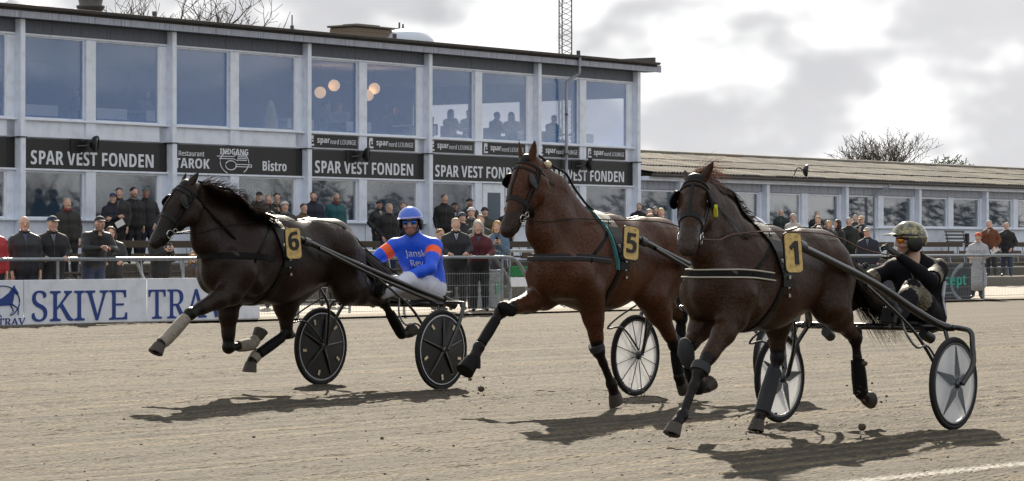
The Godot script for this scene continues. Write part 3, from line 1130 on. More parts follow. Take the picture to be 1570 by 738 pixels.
func build_stand() -> void:
	var b := thing("grandstand", "two-storey white grandstand with large windows, grey eaves and black banners", "grandstand")
	b.transform = stand_frame
	var x0 := -1.0 * BAY
	var x1 := 5.0 * BAY
	var deep := 9.0
	# per bay: fins, mullions, bands, windows
	for k in range(-1, 6):
		var x := k * BAY
		obj("column", box_mesh(Vector3(x - 0.08, 5.39, 0.0), Vector3(0.16, 2.84, 0.46), 0.012), M.white_paint, b)
		obj("column", box_mesh(Vector3(x - 0.08, 2.43, 0.0), Vector3(0.17, 3.06, 0.48), 0.012), M.white_paint, b)
		obj("joint_flashing", box_mesh(Vector3(x - 0.10, 3.965, 0.01), Vector3(0.26, 0.024, 0.50)), M.banner_edge, b)
	for k in range(-1, 5):
		var x := k * BAY
		obj("mullion", box_mesh(Vector3(x + 2.36, 5.20, -0.02), Vector3(0.34, 2.46, 0.22), 0.01), M.white_paint, b)
		obj("mullion", box_mesh(Vector3(x + 2.36, 2.55, -0.02), Vector3(0.34, 1.24, 0.22), 0.01), M.white_paint, b)
		obj("jamb", box_mesh(Vector3(x + 5.0, 5.20, -0.05), Vector3(0.28, 2.46, 0.16), 0.01), M.white_paint, b)
		obj("jamb", box_mesh(Vector3(x + 5.0, 2.55, -0.05), Vector3(0.28, 1.24, 0.16), 0.01), M.white_paint, b)
		# metal panels under the eaves, a trim below them, a white band under the upper windows
		for j in 5:
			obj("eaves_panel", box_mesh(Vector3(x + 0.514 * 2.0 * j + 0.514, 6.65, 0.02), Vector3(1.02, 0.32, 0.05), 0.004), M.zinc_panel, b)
		obj("trim", box_mesh(Vector3(x + 2.57, 6.462, -0.01), Vector3(5.14, 0.05, 0.14), 0.01), M.white_frame, b)
		obj("sill", box_mesh(Vector3(x + 2.57, 4.405, 0.03), Vector3(5.14, 0.05, 0.2), 0.008), M.white_frame, b)
		obj("band", box_mesh(Vector3(x + 2.57, 4.18, -0.03), Vector3(5.14, 0.40, 0.12), 0.006), M.white_paint, b)
		obj("trim", box_mesh(Vector3(x + 2.57, 3.195, 0.02), Vector3(5.14, 0.05, 0.16), 0.006), M.white_frame, b)
		obj("lintel", box_mesh(Vector3(x + 2.57, 3.6, -0.09), Vector3(5.14, 0.76, 0.12)), M.white_paint, b)
		window(b, x, x + 2.19, 4.43, 6.437, -0.03, 0.035, "tinted_glass")
		window(b, x + 2.53, x + 4.86, 4.43, 6.437, -0.03, 0.035, "tinted_glass")
		if k == 1 or k == 3:
			# a door beside a window
			var dx := x + (0.75 if k == 1 else 2.62)
			var d := obj("door", MB.new().box(Vector3(dx + 0.55, 2.03, -0.02), Vector3(1.06, 2.26, 0.10), Basis(), 0.01).done(), M.white_frame, b)
			var g := MB.new()
			g.box(Vector3(dx + 0.55, 2.30, 0.034), Vector3(0.62, 1.2, 0.012))
			obj("pane", g.done(), M.door_glass, d)
			obj("handle", MB.new().tube([Vector3(dx + 0.14, 1.9, 0.05), Vector3(dx + 0.14, 1.9, 0.10), Vector3(dx + 0.30, 1.9, 0.10)], 0.012, 6).done(), M.chrome, d)
			obj("wall_panel", box_mesh(Vector3(x + (1.74 if k == 1 else 1.1), 1.45, -0.04), Vector3(0.88 if k == 1 else 2.1, 1.06, 0.12), 0.006), M.white_paint, b)
			if k == 1:
				obj("wall_panel", box_mesh(Vector3(x + 2.01, 2.58, -0.04), Vector3(0.36, 1.18, 0.11), 0.006), M.white_paint, b)
				obj("wall_panel", box_mesh(Vector3(x + 0.36, 2.03, -0.04), Vector3(0.72, 2.26, 0.11), 0.006), M.white_paint, b)
				window(b, x + 2.53, x + 4.86, 2.0, 3.17, -0.03, 0.05)
				obj("wall_panel", box_mesh(Vector3(x + 3.70, 1.45, -0.04), Vector3(2.34, 1.06, 0.12), 0.006), M.white_paint, b)
			else:
				window(b, x, x + 2.19, 2.0, 3.17, -0.03, 0.05)
				window(b, x + 3.78, x + 4.86, 2.0, 3.17, -0.03, 0.05)
				obj("wall_panel", box_mesh(Vector3(x + 4.32, 1.45, -0.04), Vector3(1.06, 1.06, 0.12), 0.006), M.white_paint, b)
		else:
			window(b, x, x + 2.19, 2.0, 3.17, -0.03, 0.05)
			window(b, x + 2.53, x + 4.86, 2.0, 3.17, -0.03, 0.05)
			obj("wall_panel", box_mesh(Vector3(x + 1.27, 1.45, -0.04), Vector3(2.5, 1.06, 0.12), 0.006), M.white_paint, b)
			obj("wall_panel", box_mesh(Vector3(x + 3.84, 1.45, -0.04), Vector3(2.58, 1.06, 0.12), 0.006), M.white_paint, b)
		obj("sill", box_mesh(Vector3(x + 2.57, 1.975, 0.04), Vector3(5.12, 0.045, 0.2), 0.008), M.white_frame, b)
	# fascia boards, gutter, roof
	for j in 19:
		var fx := x0 - 0.3 + j * 1.735
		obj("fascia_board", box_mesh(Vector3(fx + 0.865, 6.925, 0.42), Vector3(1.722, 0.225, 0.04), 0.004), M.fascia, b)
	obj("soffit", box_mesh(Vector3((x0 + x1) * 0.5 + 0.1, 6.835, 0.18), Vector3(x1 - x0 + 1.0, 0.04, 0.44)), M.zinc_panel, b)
	var gp := []
	for k in 7:
		var a := PI * k / 6.0
		gp.append(Vector2(-cos(a) * 0.065, -sin(a) * 0.065))
	var gut := MB.new()
	for k in 6:
		var p: Vector2 = gp[k]
		var q: Vector2 = gp[k + 1]
		gut.quad(Vector3(x0 - 0.4, 7.10 + p.y, 0.51 + p.x), Vector3(x1 + 0.62, 7.10 + p.y, 0.51 + p.x), Vector3(x1 + 0.62, 7.10 + q.y, 0.51 + q.x), Vector3(x0 - 0.4, 7.10 + q.y, 0.51 + q.x))
	gut.tube([Vector3(x0 - 0.4, 7.105, 0.577), Vector3(x1 + 0.62, 7.105, 0.577)], 0.011, 6)
	obj("gutter", gut.done(), M.gutter, b)
	for j in 12:
		obj("gutter_bracket", MB.new().tube([Vector3(x0 + 1.2 + j * 2.7, 7.13, 0.43), Vector3(x0 + 1.2 + j * 2.7, 7.02, 0.47), Vector3(x0 + 1.2 + j * 2.7, 7.028, 0.55), Vector3(x0 + 1.2 + j * 2.7, 7.12, 0.588)], 0.010, 5).done(), M.gutter, b)
	var rf := obj("roof", MB.new().box(Vector3((x0 + x1) * 0.5 + 0.1, 7.10, -deep * 0.5 + 0.1), Vector3(x1 - x0 + 1.0, 0.13, deep + 0.7), Basis(Vector3.RIGHT, 0.012)).done(), M.roof_felt, b)
	obj("roof_edge", box_mesh(Vector3(x1 + 0.55, 7.20, -0.4), Vector3(0.10, 0.16, 1.6), 0.01), M.gutter, rf)
	# things on the roof
	var ch := obj("chimney", MB.new().box(Vector3(18.56, 7.50, -4.6), Vector3(1.75, 0.78, 1.0), Basis(), 0.02).done(), M.chimney_brick, rf)
	for j in 4:
		obj("brick_course", box_mesh(Vector3(18.56, 7.44 + j * 0.12, -4.6), Vector3(1.765, 0.10, 1.015), 0.012), M.chimney_brick, ch)
	var cap := MB.new()
	cap.box(Vector3(18.56, 7.925, -4.6), Vector3(1.9, 0.06, 1.14), Basis(), 0.02)
	cap.box(Vector3(18.56, 7.985, -4.6), Vector3(1.1, 0.06, 0.6), Basis(), 0.02)
	obj("chimney_cap", cap.done(), M.concrete, ch)
	obj("skylight_dome", MB.new().lathe([Vector2(0.85, 0), Vector2(0.83, 0.12), Vector2(0.66, 0.30), Vector2(0.36, 0.42), Vector2(0.0, 0.46)], 20, Transform3D(Basis(), Vector3(20.0, 7.50, -4.0))).done(), M.dome_plastic, rf)
	obj("flue", MB.new().tube([Vector3(20.5, 7.1, -4.6), Vector3(20.5, 8.02, -4.6)], 0.24, 12).done(), M.gutter, rf)
	obj("flue", MB.new().tube([Vector3(20.4, 7.8, -4.6), Vector3(20.4, 8.2, -4.6)], 0.03, 6).done(), M.gutter, rf)
	obj("flue", MB.new().tube([Vector3(20.58, 7.8, -4.6), Vector3(20.58, 8.16, -4.6)], 0.03, 6).done(), M.gutter, rf)
	var vt := MB.new()
	vt.box(Vector3(6.5, 7.42, -4), Vector3(0.92, 0.22, 0.7), Basis(), 0.02)
	vt.lathe([Vector2(0.24, 7.5), Vector2(0.34, 7.66), Vector2(0.38, 7.72), Vector2(0.38, 7.76), Vector2(0.30, 7.78), Vector2(0.33, 7.92), Vector2(0.28, 8.1), Vector2(0.0, 8.16)], 16, Transform3D(Basis(), Vector3(6.46, 0, -4)))
	obj("roof_ventilator", vt.done(), M.gutter, rf)
	var sk := MB.new()
	sk.lathe([Vector2(1.05, 7.2), Vector2(0.95, 7.5), Vector2(0.22, 7.86), Vector2(0.0, 7.87)], 4, Transform3D(Basis(), Vector3(4.0, 0, -4)))
	obj("skylight", sk.done(), M.fascia, rf)
	obj("antenna", MB.new().tube([Vector3(9.53, 7.05, 0.45), Vector3(9.53, 7.5, 0.45)], 0.018, 6).tube([Vector3(9.53, 7.1, 0.45), Vector3(9.53, 7.22, 0.45)], 0.05, 8).done(), M.gutter, rf)
	for p in [[4.5, 0.2], [14.2, 0.2], [20.9, -1.0], [23.0, 0.3]]:
		obj("roof_vent", MB.new().tube([Vector3(p[0], 7.1, p[1]), Vector3(p[0], 7.28, p[1])], 0.06, 8).done(), M.gutter, rf)
	# downpipe
	var dp := smooth_path([Vector3(22.78, 7.06, 0.51), Vector3(22.78, 6.72, 0.5), Vector3(22.78, 6.55, 0.45), Vector3(22.62, 6.36, 0.2), Vector3(22.58, 6.15, 0.15), Vector3(22.58, 5.0, 0.15)], 4)
	dp.append(Vector3(22.58, 0.92, 0.15))
	var pipe := obj("downpipe", MB.new().tube(dp, 0.045, 10).done(), M.fascia, b)
	for y in [5.3, 4.1, 2.6]:
		obj("clip", MB.new().tube([Vector3(22.58, y, 0.15), Vector3(22.58, y + 0.05, 0.15)], 0.058, 10).done(), M.gutter, pipe)
	# body of the building
	var inw := MB.new()
	inw.box(Vector3((x0 + x1) * 0.5, 5.4, -deep), Vector3(x1 - x0, 2.6, 0.2))
	inw.box(Vector3((x0 + x1) * 0.5, 2.5, -5.0), Vector3(x1 - x0, 3.2, 0.2))
	inw.box(Vector3(x0 - 0.1, 4.0, -deep * 0.5), Vector3(0.2, 5.7, deep))
	obj("inner_wall", inw.done(), M.interior_wall, b)
	obj("storey_floor", box_mesh(Vector3((x0 + x1) * 0.5, 3.97, -deep * 0.5 - 0.1), Vector3(x1 - x0 - 0.1, 0.22, deep - 0.1)), M.interior_floor, b)
	obj("inner_ceiling", box_mesh(Vector3((x0 + x1) * 0.5, 6.60, -deep * 0.5 - 0.1), Vector3(x1 - x0 - 0.1, 0.06, deep - 0.1)), M.interior_ceiling, b)
	for j in 9:
		obj("ceiling_strip", box_mesh(Vector3(x0 + 2.2 + j * 3.6, 6.555, -1.6), Vector3(1.3, 0.03, 0.12)), M.tablecloth, b)
	# end wall with tall windows: daylight shows through it
	var ew := MB.new()
	ew.box(Vector3(x1 + 0.1, 2.6, -deep * 0.5), Vector3(0.18, 3.6, deep))
	ew.box(Vector3(x1 + 0.1, 6.36, -deep * 0.5), Vector3(0.18, 0.72, deep))
	for z in [-0.3, -2.3, -4.4, -6.5, -8.7]:
		ew.box(Vector3(x1 + 0.1, 5.2, z), Vector3(0.17, 1.62, 0.22))
	obj("end_wall", ew.done(), M.white_paint, b)
	for z in [-1.3, -3.35, -5.45, -7.6]:
		var g := MB.new()
		g.quad(Vector3(x1 + 0.1, 4.4, z - 0.95), Vector3(x1 + 0.1, 4.4, z + 0.95), Vector3(x1 + 0.1, 6.0, z + 0.95), Vector3(x1 + 0.1, 6.0, z - 0.95))
		obj("end_pane", g.done(), M.glass, b)
	build_stand_fittings()
	build_banners()


func build_stand_fittings() -> void:
	for p in [[14.76, 5.76], [15.38, 5.99], [16.93, 5.77], [17.23, 5.98]]:
		var o := thing("globe_lamp", ["lower left of the two globe lamps glowing behind the third bay's first window", "upper right of the two globe lamps behind the third bay's first window", "lower globe lamp behind the third bay's second window", "upper globe lamp behind the third bay's second window"][[14.76, 15.38, 16.93, 17.23].find(p[0])], "lamp", "globe lamps in the upper lounge")
		o.position = stand_frame * Vector3(p[0], p[1], -3.0)
		obj("globe", MB.new().ball(Vector3.ZERO, Vector3.ONE * 0.17, 10).done(), M.lamp_glass, o)
		obj("cord", MB.new().tube([Vector3(0, 0.16, 0), Vector3(0, 6.57 - p[1], 0)], 0.008, 5).done(), M.black_plastic, o)
		var l := OmniLight3D.new()
		l.name = "bulb"
		l.light_energy = 0.15
		l.light_color = Color(1.0, 0.82, 0.62)
		l.light_size = 0.15
		l.omni_range = 12.0
		l.omni_attenuation = 2.0
		l.shadow_enabled = true
		o.add_child(l)
	# dining tables by the upper windows
	var tables := [[1.6, "white-clothed table behind the upper window farthest to the left"], [4.05, "white-clothed table behind the second upper window from the left"], [5.85, "white-clothed table behind the third upper window"], [11.4, "table behind the upper window with two globe lamps"], [13.9, "table behind the upper window beside the globe lamps"], [16.9, "table before silhouetted guests in the fourth bay"], [22.0, "table in the last bay left of the drainpipe"], [24.9, "table in the last upper window at the right end"]]
	for t in tables:
		var o := thing("dining_table", t[1], "table", "tables in the upper lounge")
		o.transform = stand_frame * Transform3D(Basis(), Vector3(t[0], 4.08, -1.25))
		obj("tabletop", box_mesh(Vector3(0, 0.73, 0), Vector3(1.1, 0.04, 0.8), 0.006), M.tablecloth, o)
		obj("tablecloth", box_mesh(Vector3(0, 0.60, 0.395), Vector3(1.1, 0.24, 0.012)), M.tablecloth, o)
		for s in [-0.5, 0.5]:
			obj("leg", MB.new().tube([Vector3(s, 0, -0.3), Vector3(s, 0.71, -0.3)], 0.025, 6).done(), M.black_plastic, o)
	# a yellow and white parasol folded behind the glass
	var u := thing("folded_parasol", "folded pale parasol with a yellow stripe behind the glass of the second bay", "parasol")
	u.transform = stand_frame * Transform3D(Basis(), Vector3(10.1, 4.08, -0.8))
	obj("cover", MB.new().lathe([Vector2(0.20, 0.3), Vector2(0.19, 0.7), Vector2(0.11, 1.05), Vector2(0.02, 1.22)], 12).done(), M.tablecloth, u)
	obj("stripe", MB.new().lathe([Vector2(0.205, 0.32), Vector2(0.195, 0.7), Vector2(0.12, 1.02)], 4, Transform3D(Basis(Vector3.UP, -1.9), Vector3.ZERO), TAU * 0.14).done(), cloth(Color(0.85, 0.80, 0.15)), u)
	obj("pole", MB.new().tube([Vector3(0, 0, 0), Vector3(0, 1.25, 0)], 0.02, 6).done(), M.grey_metal, u)
	# round floodlights on the banners
	var spots := [[2.28, 3.86, "round black floodlight at the top of the first white-lettered banner"], [12.86, 3.86, "round black floodlight over the banner of the third bay"], [23.6, 3.83, "round black floodlight beside the drainpipe in the last bay"]]
	for s in spots:
		var o := thing("floodlight", s[2], "floodlight", "round floodlights on the grandstand")
		o.transform = stand_frame * Transform3D(Basis(), Vector3(s[0], s[1], 0.30))
		floodlight_parts(o)
		obj("mount_plate", box_mesh(Vector3(-0.42, -0.06, -0.245), Vector3(0.36, 0.36, 0.03), 0.01), M.black_plastic, o)
		obj("arm", MB.new().tube([Vector3(0, -0.02, -0.05), Vector3(-0.2, -0.05, -0.2), Vector3(-0.4, -0.06, -0.235)], 0.02, 6).done(), M.grey_metal, o)
	var o := thing("floodlight", "round black floodlight on a bent arm at the eaves of the low wing", "floodlight", "")
	o.transform = stand_frame * Transform3D(Basis(), Vector3(36.1, 3.9, 0.55))
	floodlight_parts(o)
	obj("arm", MB.new().tube(smooth_path([Vector3(-0.05, 0, -0.06), Vector3(-0.42, 0.08, -0.1), Vector3(-0.5, -0.2, -0.2), Vector3(-0.62, -0.38, -0.32), Vector3(-0.85, -0.44, -0.38)], 4), 0.022, 6).done(), M.grey_metal, o)


func floodlight_parts(o: Node3D) -> void:
	var turn := Transform3D(Basis(Vector3.UP, 0.55) * Basis(Vector3.RIGHT, PI * 0.5 + 0.1), Vector3.ZERO)
	obj("housing", MB.new().lathe([Vector2(0.0, -0.12), Vector2(0.10, -0.11), Vector2(0.19, -0.04), Vector2(0.21, 0.03), Vector2(0.205, 0.06), Vector2(0.18, 0.06)], 18, turn).done(), M.black_plastic, o)
	obj("lens", MB.new().lathe([Vector2(0.185, 0.045), Vector2(0.10, 0.055), Vector2(0.0, 0.06)], 18, turn).done(), M.black_metal, o)


func put_letters(called: String, text: String, x0: float, x1: float, y: float, cap: float, m: Material, parent: Node3D, font: Font, z := 0.02, depth := 0.012) -> void:
	var a := letters(text, cap, depth, font)
	var s := (x1 - x0) / a.get_aabb().size.x
	a = letters(text, cap, depth, font, s)
	var o := obj(called, a, m, parent)
	var bb := a.get_aabb()
	o.position = Vector3((x0 + x1) * 0.5 - bb.get_center().x, y - bb.get_center().y, z)


func build_banners() -> void:
	sans = SystemFont.new()
	sans.font_names = PackedStringArray(["Droid Sans"])
	sans.font_weight = 700
	sans_plain = SystemFont.new()
	sans_plain.font_names = PackedStringArray(["Droid Sans"])
	serif = SystemFont.new()
	serif.font_names = PackedStringArray(["Droid Serif"])
	serif.font_weight = 400
	var what := ["plain dark banner end at the left edge of the frame", "black SPAR VEST FONDEN banner in the first bay, left of the restaurant banner", "black banner reading Restaurant TAROK, INDGANG and Bistro", "black SPAR VEST FONDEN banner between the restaurant banner and the driver in blue", "black SPAR VEST FONDEN banner above the spectators with the beanies, partly behind the horse's head", "black SPAR VEST FONDEN banner in the last bay, crossed by the drainpipe"]
	for k in range(-1, 5):
		var o := thing("banner", what[k + 1], "banner", "banners between the storeys")
		o.transform = stand_frame * Transform3D(Basis(), Vector3(k * BAY, 3.59, 0.02))
		obj("board", box_mesh(Vector3(2.57, 0, 0), Vector3(5.10, 0.73, 0.05), 0.006), M.banner, o)
		obj("end_strip", box_mesh(Vector3(4.99, 0, 0.004), Vector3(0.24, 0.728, 0.05)), M.banner_edge, o)
		if k == -1:
			continue
		if k == 1:
			put_letters("lettering", "Restaurant", 0.25, 1.22, 0.13, 0.13, M.lettering, o, sans_plain, 0.032)
			put_letters("lettering", "TAROK", 0.10, 1.42, -0.12, 0.25, M.lettering, o, sans, 0.032)
			put_letters("lettering", "INDGANG", 1.82, 2.92, 0.22, 0.15, M.lettering, o, sans, 0.032)
			put_letters("lettering", "Bistro", 3.5, 4.46, -0.12, 0.25, M.lettering, o, sans, 0.032)
			# fork, spoon and plate outline
			var ic := MB.new()
			var arc := []
			for s in 13:
				var a := deg_to_rad(120 + 10.0 * s)
				arc.append(Vector3(2.38 + cos(a) * 0.56, -0.06 + sin(a) * 0.33, 0.036))
			ic.tube(arc, 0.014, 6)
			arc = []
			for s in 11:
				var a := deg_to_rad(-50 + 10.0 * s)
				arc.append(Vector3(2.38 + cos(a) * 0.56, -0.06 + sin(a) * 0.33, 0.036))
			ic.tube(arc, 0.014, 6)
			for t in [[1.70, 0.09, 2.35], [1.78, 0.03, 2.35], [2.42, -0.17, 3.05], [2.42, -0.11, 3.05]]:
				ic.tube([Vector3(t[0], t[1], 0.036), Vector3(t[2], t[1], 0.036)], 0.013, 6)
			ic.tube([Vector3(3.05, -0.17, 0.036), Vector3(3.05, -0.11, 0.036)], 0.013, 6)
			for t in 4:
				ic.tube([Vector3(2.5, 0.0 + t * 0.045, 0.036), Vector3(2.86, 0.0 + t * 0.045, 0.036)], 0.013, 6)
			ic.tube([Vector3(2.36, 0.1, 0.036), Vector3(2.5, 0.16, 0.036), Vector3(2.5, -0.02, 0.036), Vector3(2.36, 0.03, 0.036)], 0.013, 6)
			arc = []
			for s in 19:
				var a := TAU * s / 18.0
				arc.append(Vector3(2.24 + cos(a) * 0.21, -0.14 + sin(a) * 0.12, 0.036))
			ic.tube(arc, 0.014, 6)
			obj("emblem", ic.done(), M.lettering, o)
		else:
			put_letters("lettering", "SPAR VEST FONDEN", 0.34, 4.62, -0.10, 0.33, M.lettering, o, sans, 0.032)
	var first := ["first", "second", "third", "fourth", "fifth", "sixth"]
	var n := 0
	for k in [2, 3, 4]:
		for h in 2:
			var o := thing("lounge_sign", "%s small dark lounge sign from the left, under the upper windows" % first[n], "sign", "lounge signs under the upper windows")
			n += 1
			var x: float = k * BAY + (0.02 if h == 0 else 2.56)
			o.transform = stand_frame * Transform3D(Basis(), Vector3(x, 4.19, 0.045))
			obj("board", box_mesh(Vector3(1.08, 0, 0), Vector3(2.12, 0.34, 0.03), 0.004), M.banner, o)
			put_letters("lettering", "spar", 0.40, 0.92, -0.01, 0.16, M.lettering, o, sans, 0.022, 0.008)
			put_letters("lettering", "nord LOUNGE", 0.95, 2.05, 0.0, 0.13, M.lettering, o, sans_plain, 0.022, 0.008)
			var mk := MB.new()
			mk.box(Vector3(0.16, 0.10, 0.02), Vector3(0.16, 0.10, 0.01))
			mk.box(Vector3(0.10, -0.01, 0.02), Vector3(0.05, 0.12, 0.01))
			mk.box(Vector3(0.17, -0.11, 0.02), Vector3(0.19, 0.05, 0.01))
			mk.box(Vector3(0.21, 0.0, 0.02), Vector3(0.06, 0.05, 0.01))
			obj("emblem", mk.done(), M.lettering, o)


# ---------------------------------------------------------------- the low wing

func build_wing() -> void:
	var b := thing("low_wing", "single-storey white wing with a lichen-stained corrugated roof and a row of windows", "building")
	b.transform = stand_frame
	var x0 := 26.8
	var x1 := 66.0
	var edges := []
	var x := 28.94
	while x < x1:
		edges.append(x)
		x += BAY
	edges.append(x1)
	var left := x0
	var n := 0
	for e in edges:
		obj("column", box_mesh(Vector3(e - 0.09, 2.15, 0.06), Vector3(0.18, 2.5, 0.36), 0.012), M.white_paint, b)
		var w: float = e - 0.18 - left
		if w > 3.0:
			window(b, left + 0.02, left + w * 0.46, 1.99, 3.12, -0.03, 0.06)
			obj("mullion", box_mesh(Vector3(left + w * 0.50, 2.555, -0.02), Vector3(w * 0.08 - 0.01, 1.15, 0.2), 0.01), M.white_paint, b)
			window(b, left + w * 0.54, e - 0.36, 1.99, 3.12, -0.03, 0.06)
			obj("jamb", box_mesh(Vector3(e - 0.27, 2.555, -0.03), Vector3(0.17, 1.15, 0.16), 0.01), M.white_paint, b)
		else:
			window(b, left, e - 0.2, 1.99, 3.12, -0.03, 0.06)
		for h in 2:
			obj("wall_panel", box_mesh(Vector3(left + w * (0.25 + 0.5 * h), 1.44, -0.04), Vector3(w * 0.497, 1.04, 0.12), 0.006), M.white_paint, b)
		obj("sill", box_mesh(Vector3(left + w * 0.5, 1.97, 0.04), Vector3(w, 0.045, 0.2), 0.008), M.white_frame, b)
		obj("beam", box_mesh(Vector3(left + w * 0.5, 3.26, -0.02), Vector3(w, 0.26, 0.14), 0.008), M.fascia, b)
		left = e
		n += 1
	obj("eaves_beam", box_mesh(Vector3((x0 + x1) * 0.5, 3.465, 0.16), Vector3(x1 - x0, 0.14, 0.34), 0.01), M.white_paint, b)
	obj("gutter", MB.new().tube([Vector3(x0, 3.58, 0.50), Vector3(x1, 3.58, 0.50)], 0.065, 8).done(), M.gutter, b)
	var dp := smooth_path([Vector3(41.9, 3.55, 0.5), Vector3(41.9, 3.4, 0.48), Vector3(41.6, 3.22, 0.2), Vector3(41.5, 3.0, 0.14)], 4)
	dp.append(Vector3(41.5, 0.92, 0.14))
	obj("downpipe", MB.new().tube(dp, 0.045, 8).done(), M.fascia, b)
	# corrugated sheets in overlapping courses
	var sheets := []
	for vnt in 3:
		var st := MB.new()
		for j in 24:
			for side in [0]:
				var a := Vector3(j / 24.0 * 1.08, 0.028 * sin(TAU * j / 4.0), 0)
				var c := Vector3((j + 1) / 24.0 * 1.08, 0.028 * sin(TAU * (j + 1) / 4.0), 0)
				var na := Vector3(-cos(TAU * j / 4.0) * 0.9, 1, 0).normalized()
				var nc := Vector3(-cos(TAU * (j + 1) / 4.0) * 0.9, 1, 0).normalized()
				var back := Vector3(0, 0, -2.05)
				var i0 := st.vert(a, na)
				var i1 := st.vert(c, nc)
				var i2 := st.vert(c + back, nc)
				var i3 := st.vert(a + back, na)
				st.tri(i0, i1, i2)
				st.tri(i0, i2, i3)
				st.quad(a, c, c + Vector3(0, -0.02, 0), a + Vector3(0, -0.02, 0), Vector3(0, 0, 1))
		sheets.append(st.done())
	var tones := []
	for t in 4:
		var m: StandardMaterial3D = M.corrugated.duplicate()
		m.albedo_color = [Color(0.63, 0.64, 0.65), Color(0.55, 0.56, 0.57), Color(0.71, 0.71, 0.70), Color(0.47, 0.47, 0.46)][t]
		m.uv1_offset = Vector3(t * 0.31, t * 0.17, t * 0.53)
		m.uv1_scale = Vector3.ONE * [0.55, 0.8, 0.45, 0.65][t]
		tones.append(m)
	var rf := obj("roof", MB.new().quad(Vector3(x0, 3.60, 0.5), Vector3(x1, 3.60, 0.5), Vector3(x1, 4.46, -5.0), Vector3(x0, 4.46, -5.0)).quad(Vector3(x0, 4.46, -5.0), Vector3(x1, 4.46, -5.0), Vector3(x1, 3.2, -11.0), Vector3(x0, 3.2, -11.0)).done(), M.roof_felt, b)
	var slope := atan2(0.86, 5.5)
	for r in 3:
		for j in 37:
			var s := obj("roof_sheet", sheets[(j + r) % 3], tones[rng.randi() % 4], rf)
			s.transform = Transform3D(Basis(Vector3.RIGHT, slope), Vector3(x0 + j * 1.06 - 0.02, 3.66 + 0.3 * r + 0.012 * (j % 2), 0.58 - 1.86 * r)) * Transform3D(Basis(Vector3.RIGHT, -0.01 * (2 - r)), Vector3.ZERO)
	obj("ridge_cap", MB.new().tube([Vector3(x0, 4.57, -5.0), Vector3(x1, 4.57, -5.0)], 0.10, 8).done(), M.corrugated, rf)
	# inside
	var inw := MB.new()
	inw.box(Vector3((x0 + x1) * 0.5, 2.3, -6.0), Vector3(x1 - x0, 2.8, 0.2))
	obj("inner_wall", inw.done(), M.interior_wall, b)
	obj("inner_ceiling", box_mesh(Vector3((x0 + x1) * 0.5, 3.46, -3.0), Vector3(x1 - x0, 0.05, 5.9)), M.interior_ceiling, b)
	obj("inner_floor", box_mesh(Vector3((x0 + x1) * 0.5, 0.86, -3.0), Vector3(x1 - x0, 0.1, 5.9)), M.interior_floor, b)
	obj("end_wall", box_mesh(Vector3(x1 - 0.1, 2.3, -3), Vector3(0.2, 2.8, 6)), M.white_paint, b)
	# small fittings
	var lb := thing("letter_box", "small black box on the white wall of the low wing, behind the driver in black", "box")
	lb.transform = stand_frame * Transform3D(Basis(), Vector3(48.7, 1.55, 0.06))
	obj("case", box_mesh(Vector3(0, 0, 0), Vector3(0.2, 0.5, 0.14), 0.02), M.black_plastic, lb)
	obj("flap", box_mesh(Vector3(0.12, 0.02, 0.02), Vector3(0.16, 0.4, 0.10), 0.02), M.white_frame, lb)
	var sb := thing("slatted_bench", "black slatted bench against the low wing, right of the gold helmet", "bench")
	sb.transform = stand_frame * Transform3D(Basis(), Vector3(46.6, 0.92, 0.9))
	for k in 4:
		obj("slat", box_mesh(Vector3(0, 0.55 + k * 0.13, -0.2 - k * 0.02), Vector3(1.5, 0.08, 0.03), 0.006), M.black_metal, sb)
	for k in 3:
		obj("slat", box_mesh(Vector3(0, 0.45, -0.08 + k * 0.14), Vector3(1.5, 0.03, 0.1), 0.006), M.black_metal, sb)
	for s in [-0.65, 0.65]:
		obj("leg", MB.new().tube([Vector3(s, 0, 0.2), Vector3(s, 0.44, 0.2), Vector3(s, 0.44, -0.15), Vector3(s, 0.95, -0.26)], 0.02, 6).tube([Vector3(s, 0.44, -0.15), Vector3(s, 0, -0.2)], 0.02, 6).done(), M.black_metal, sb)


# ---------------------------------------------------------------- terrace of steps and benches

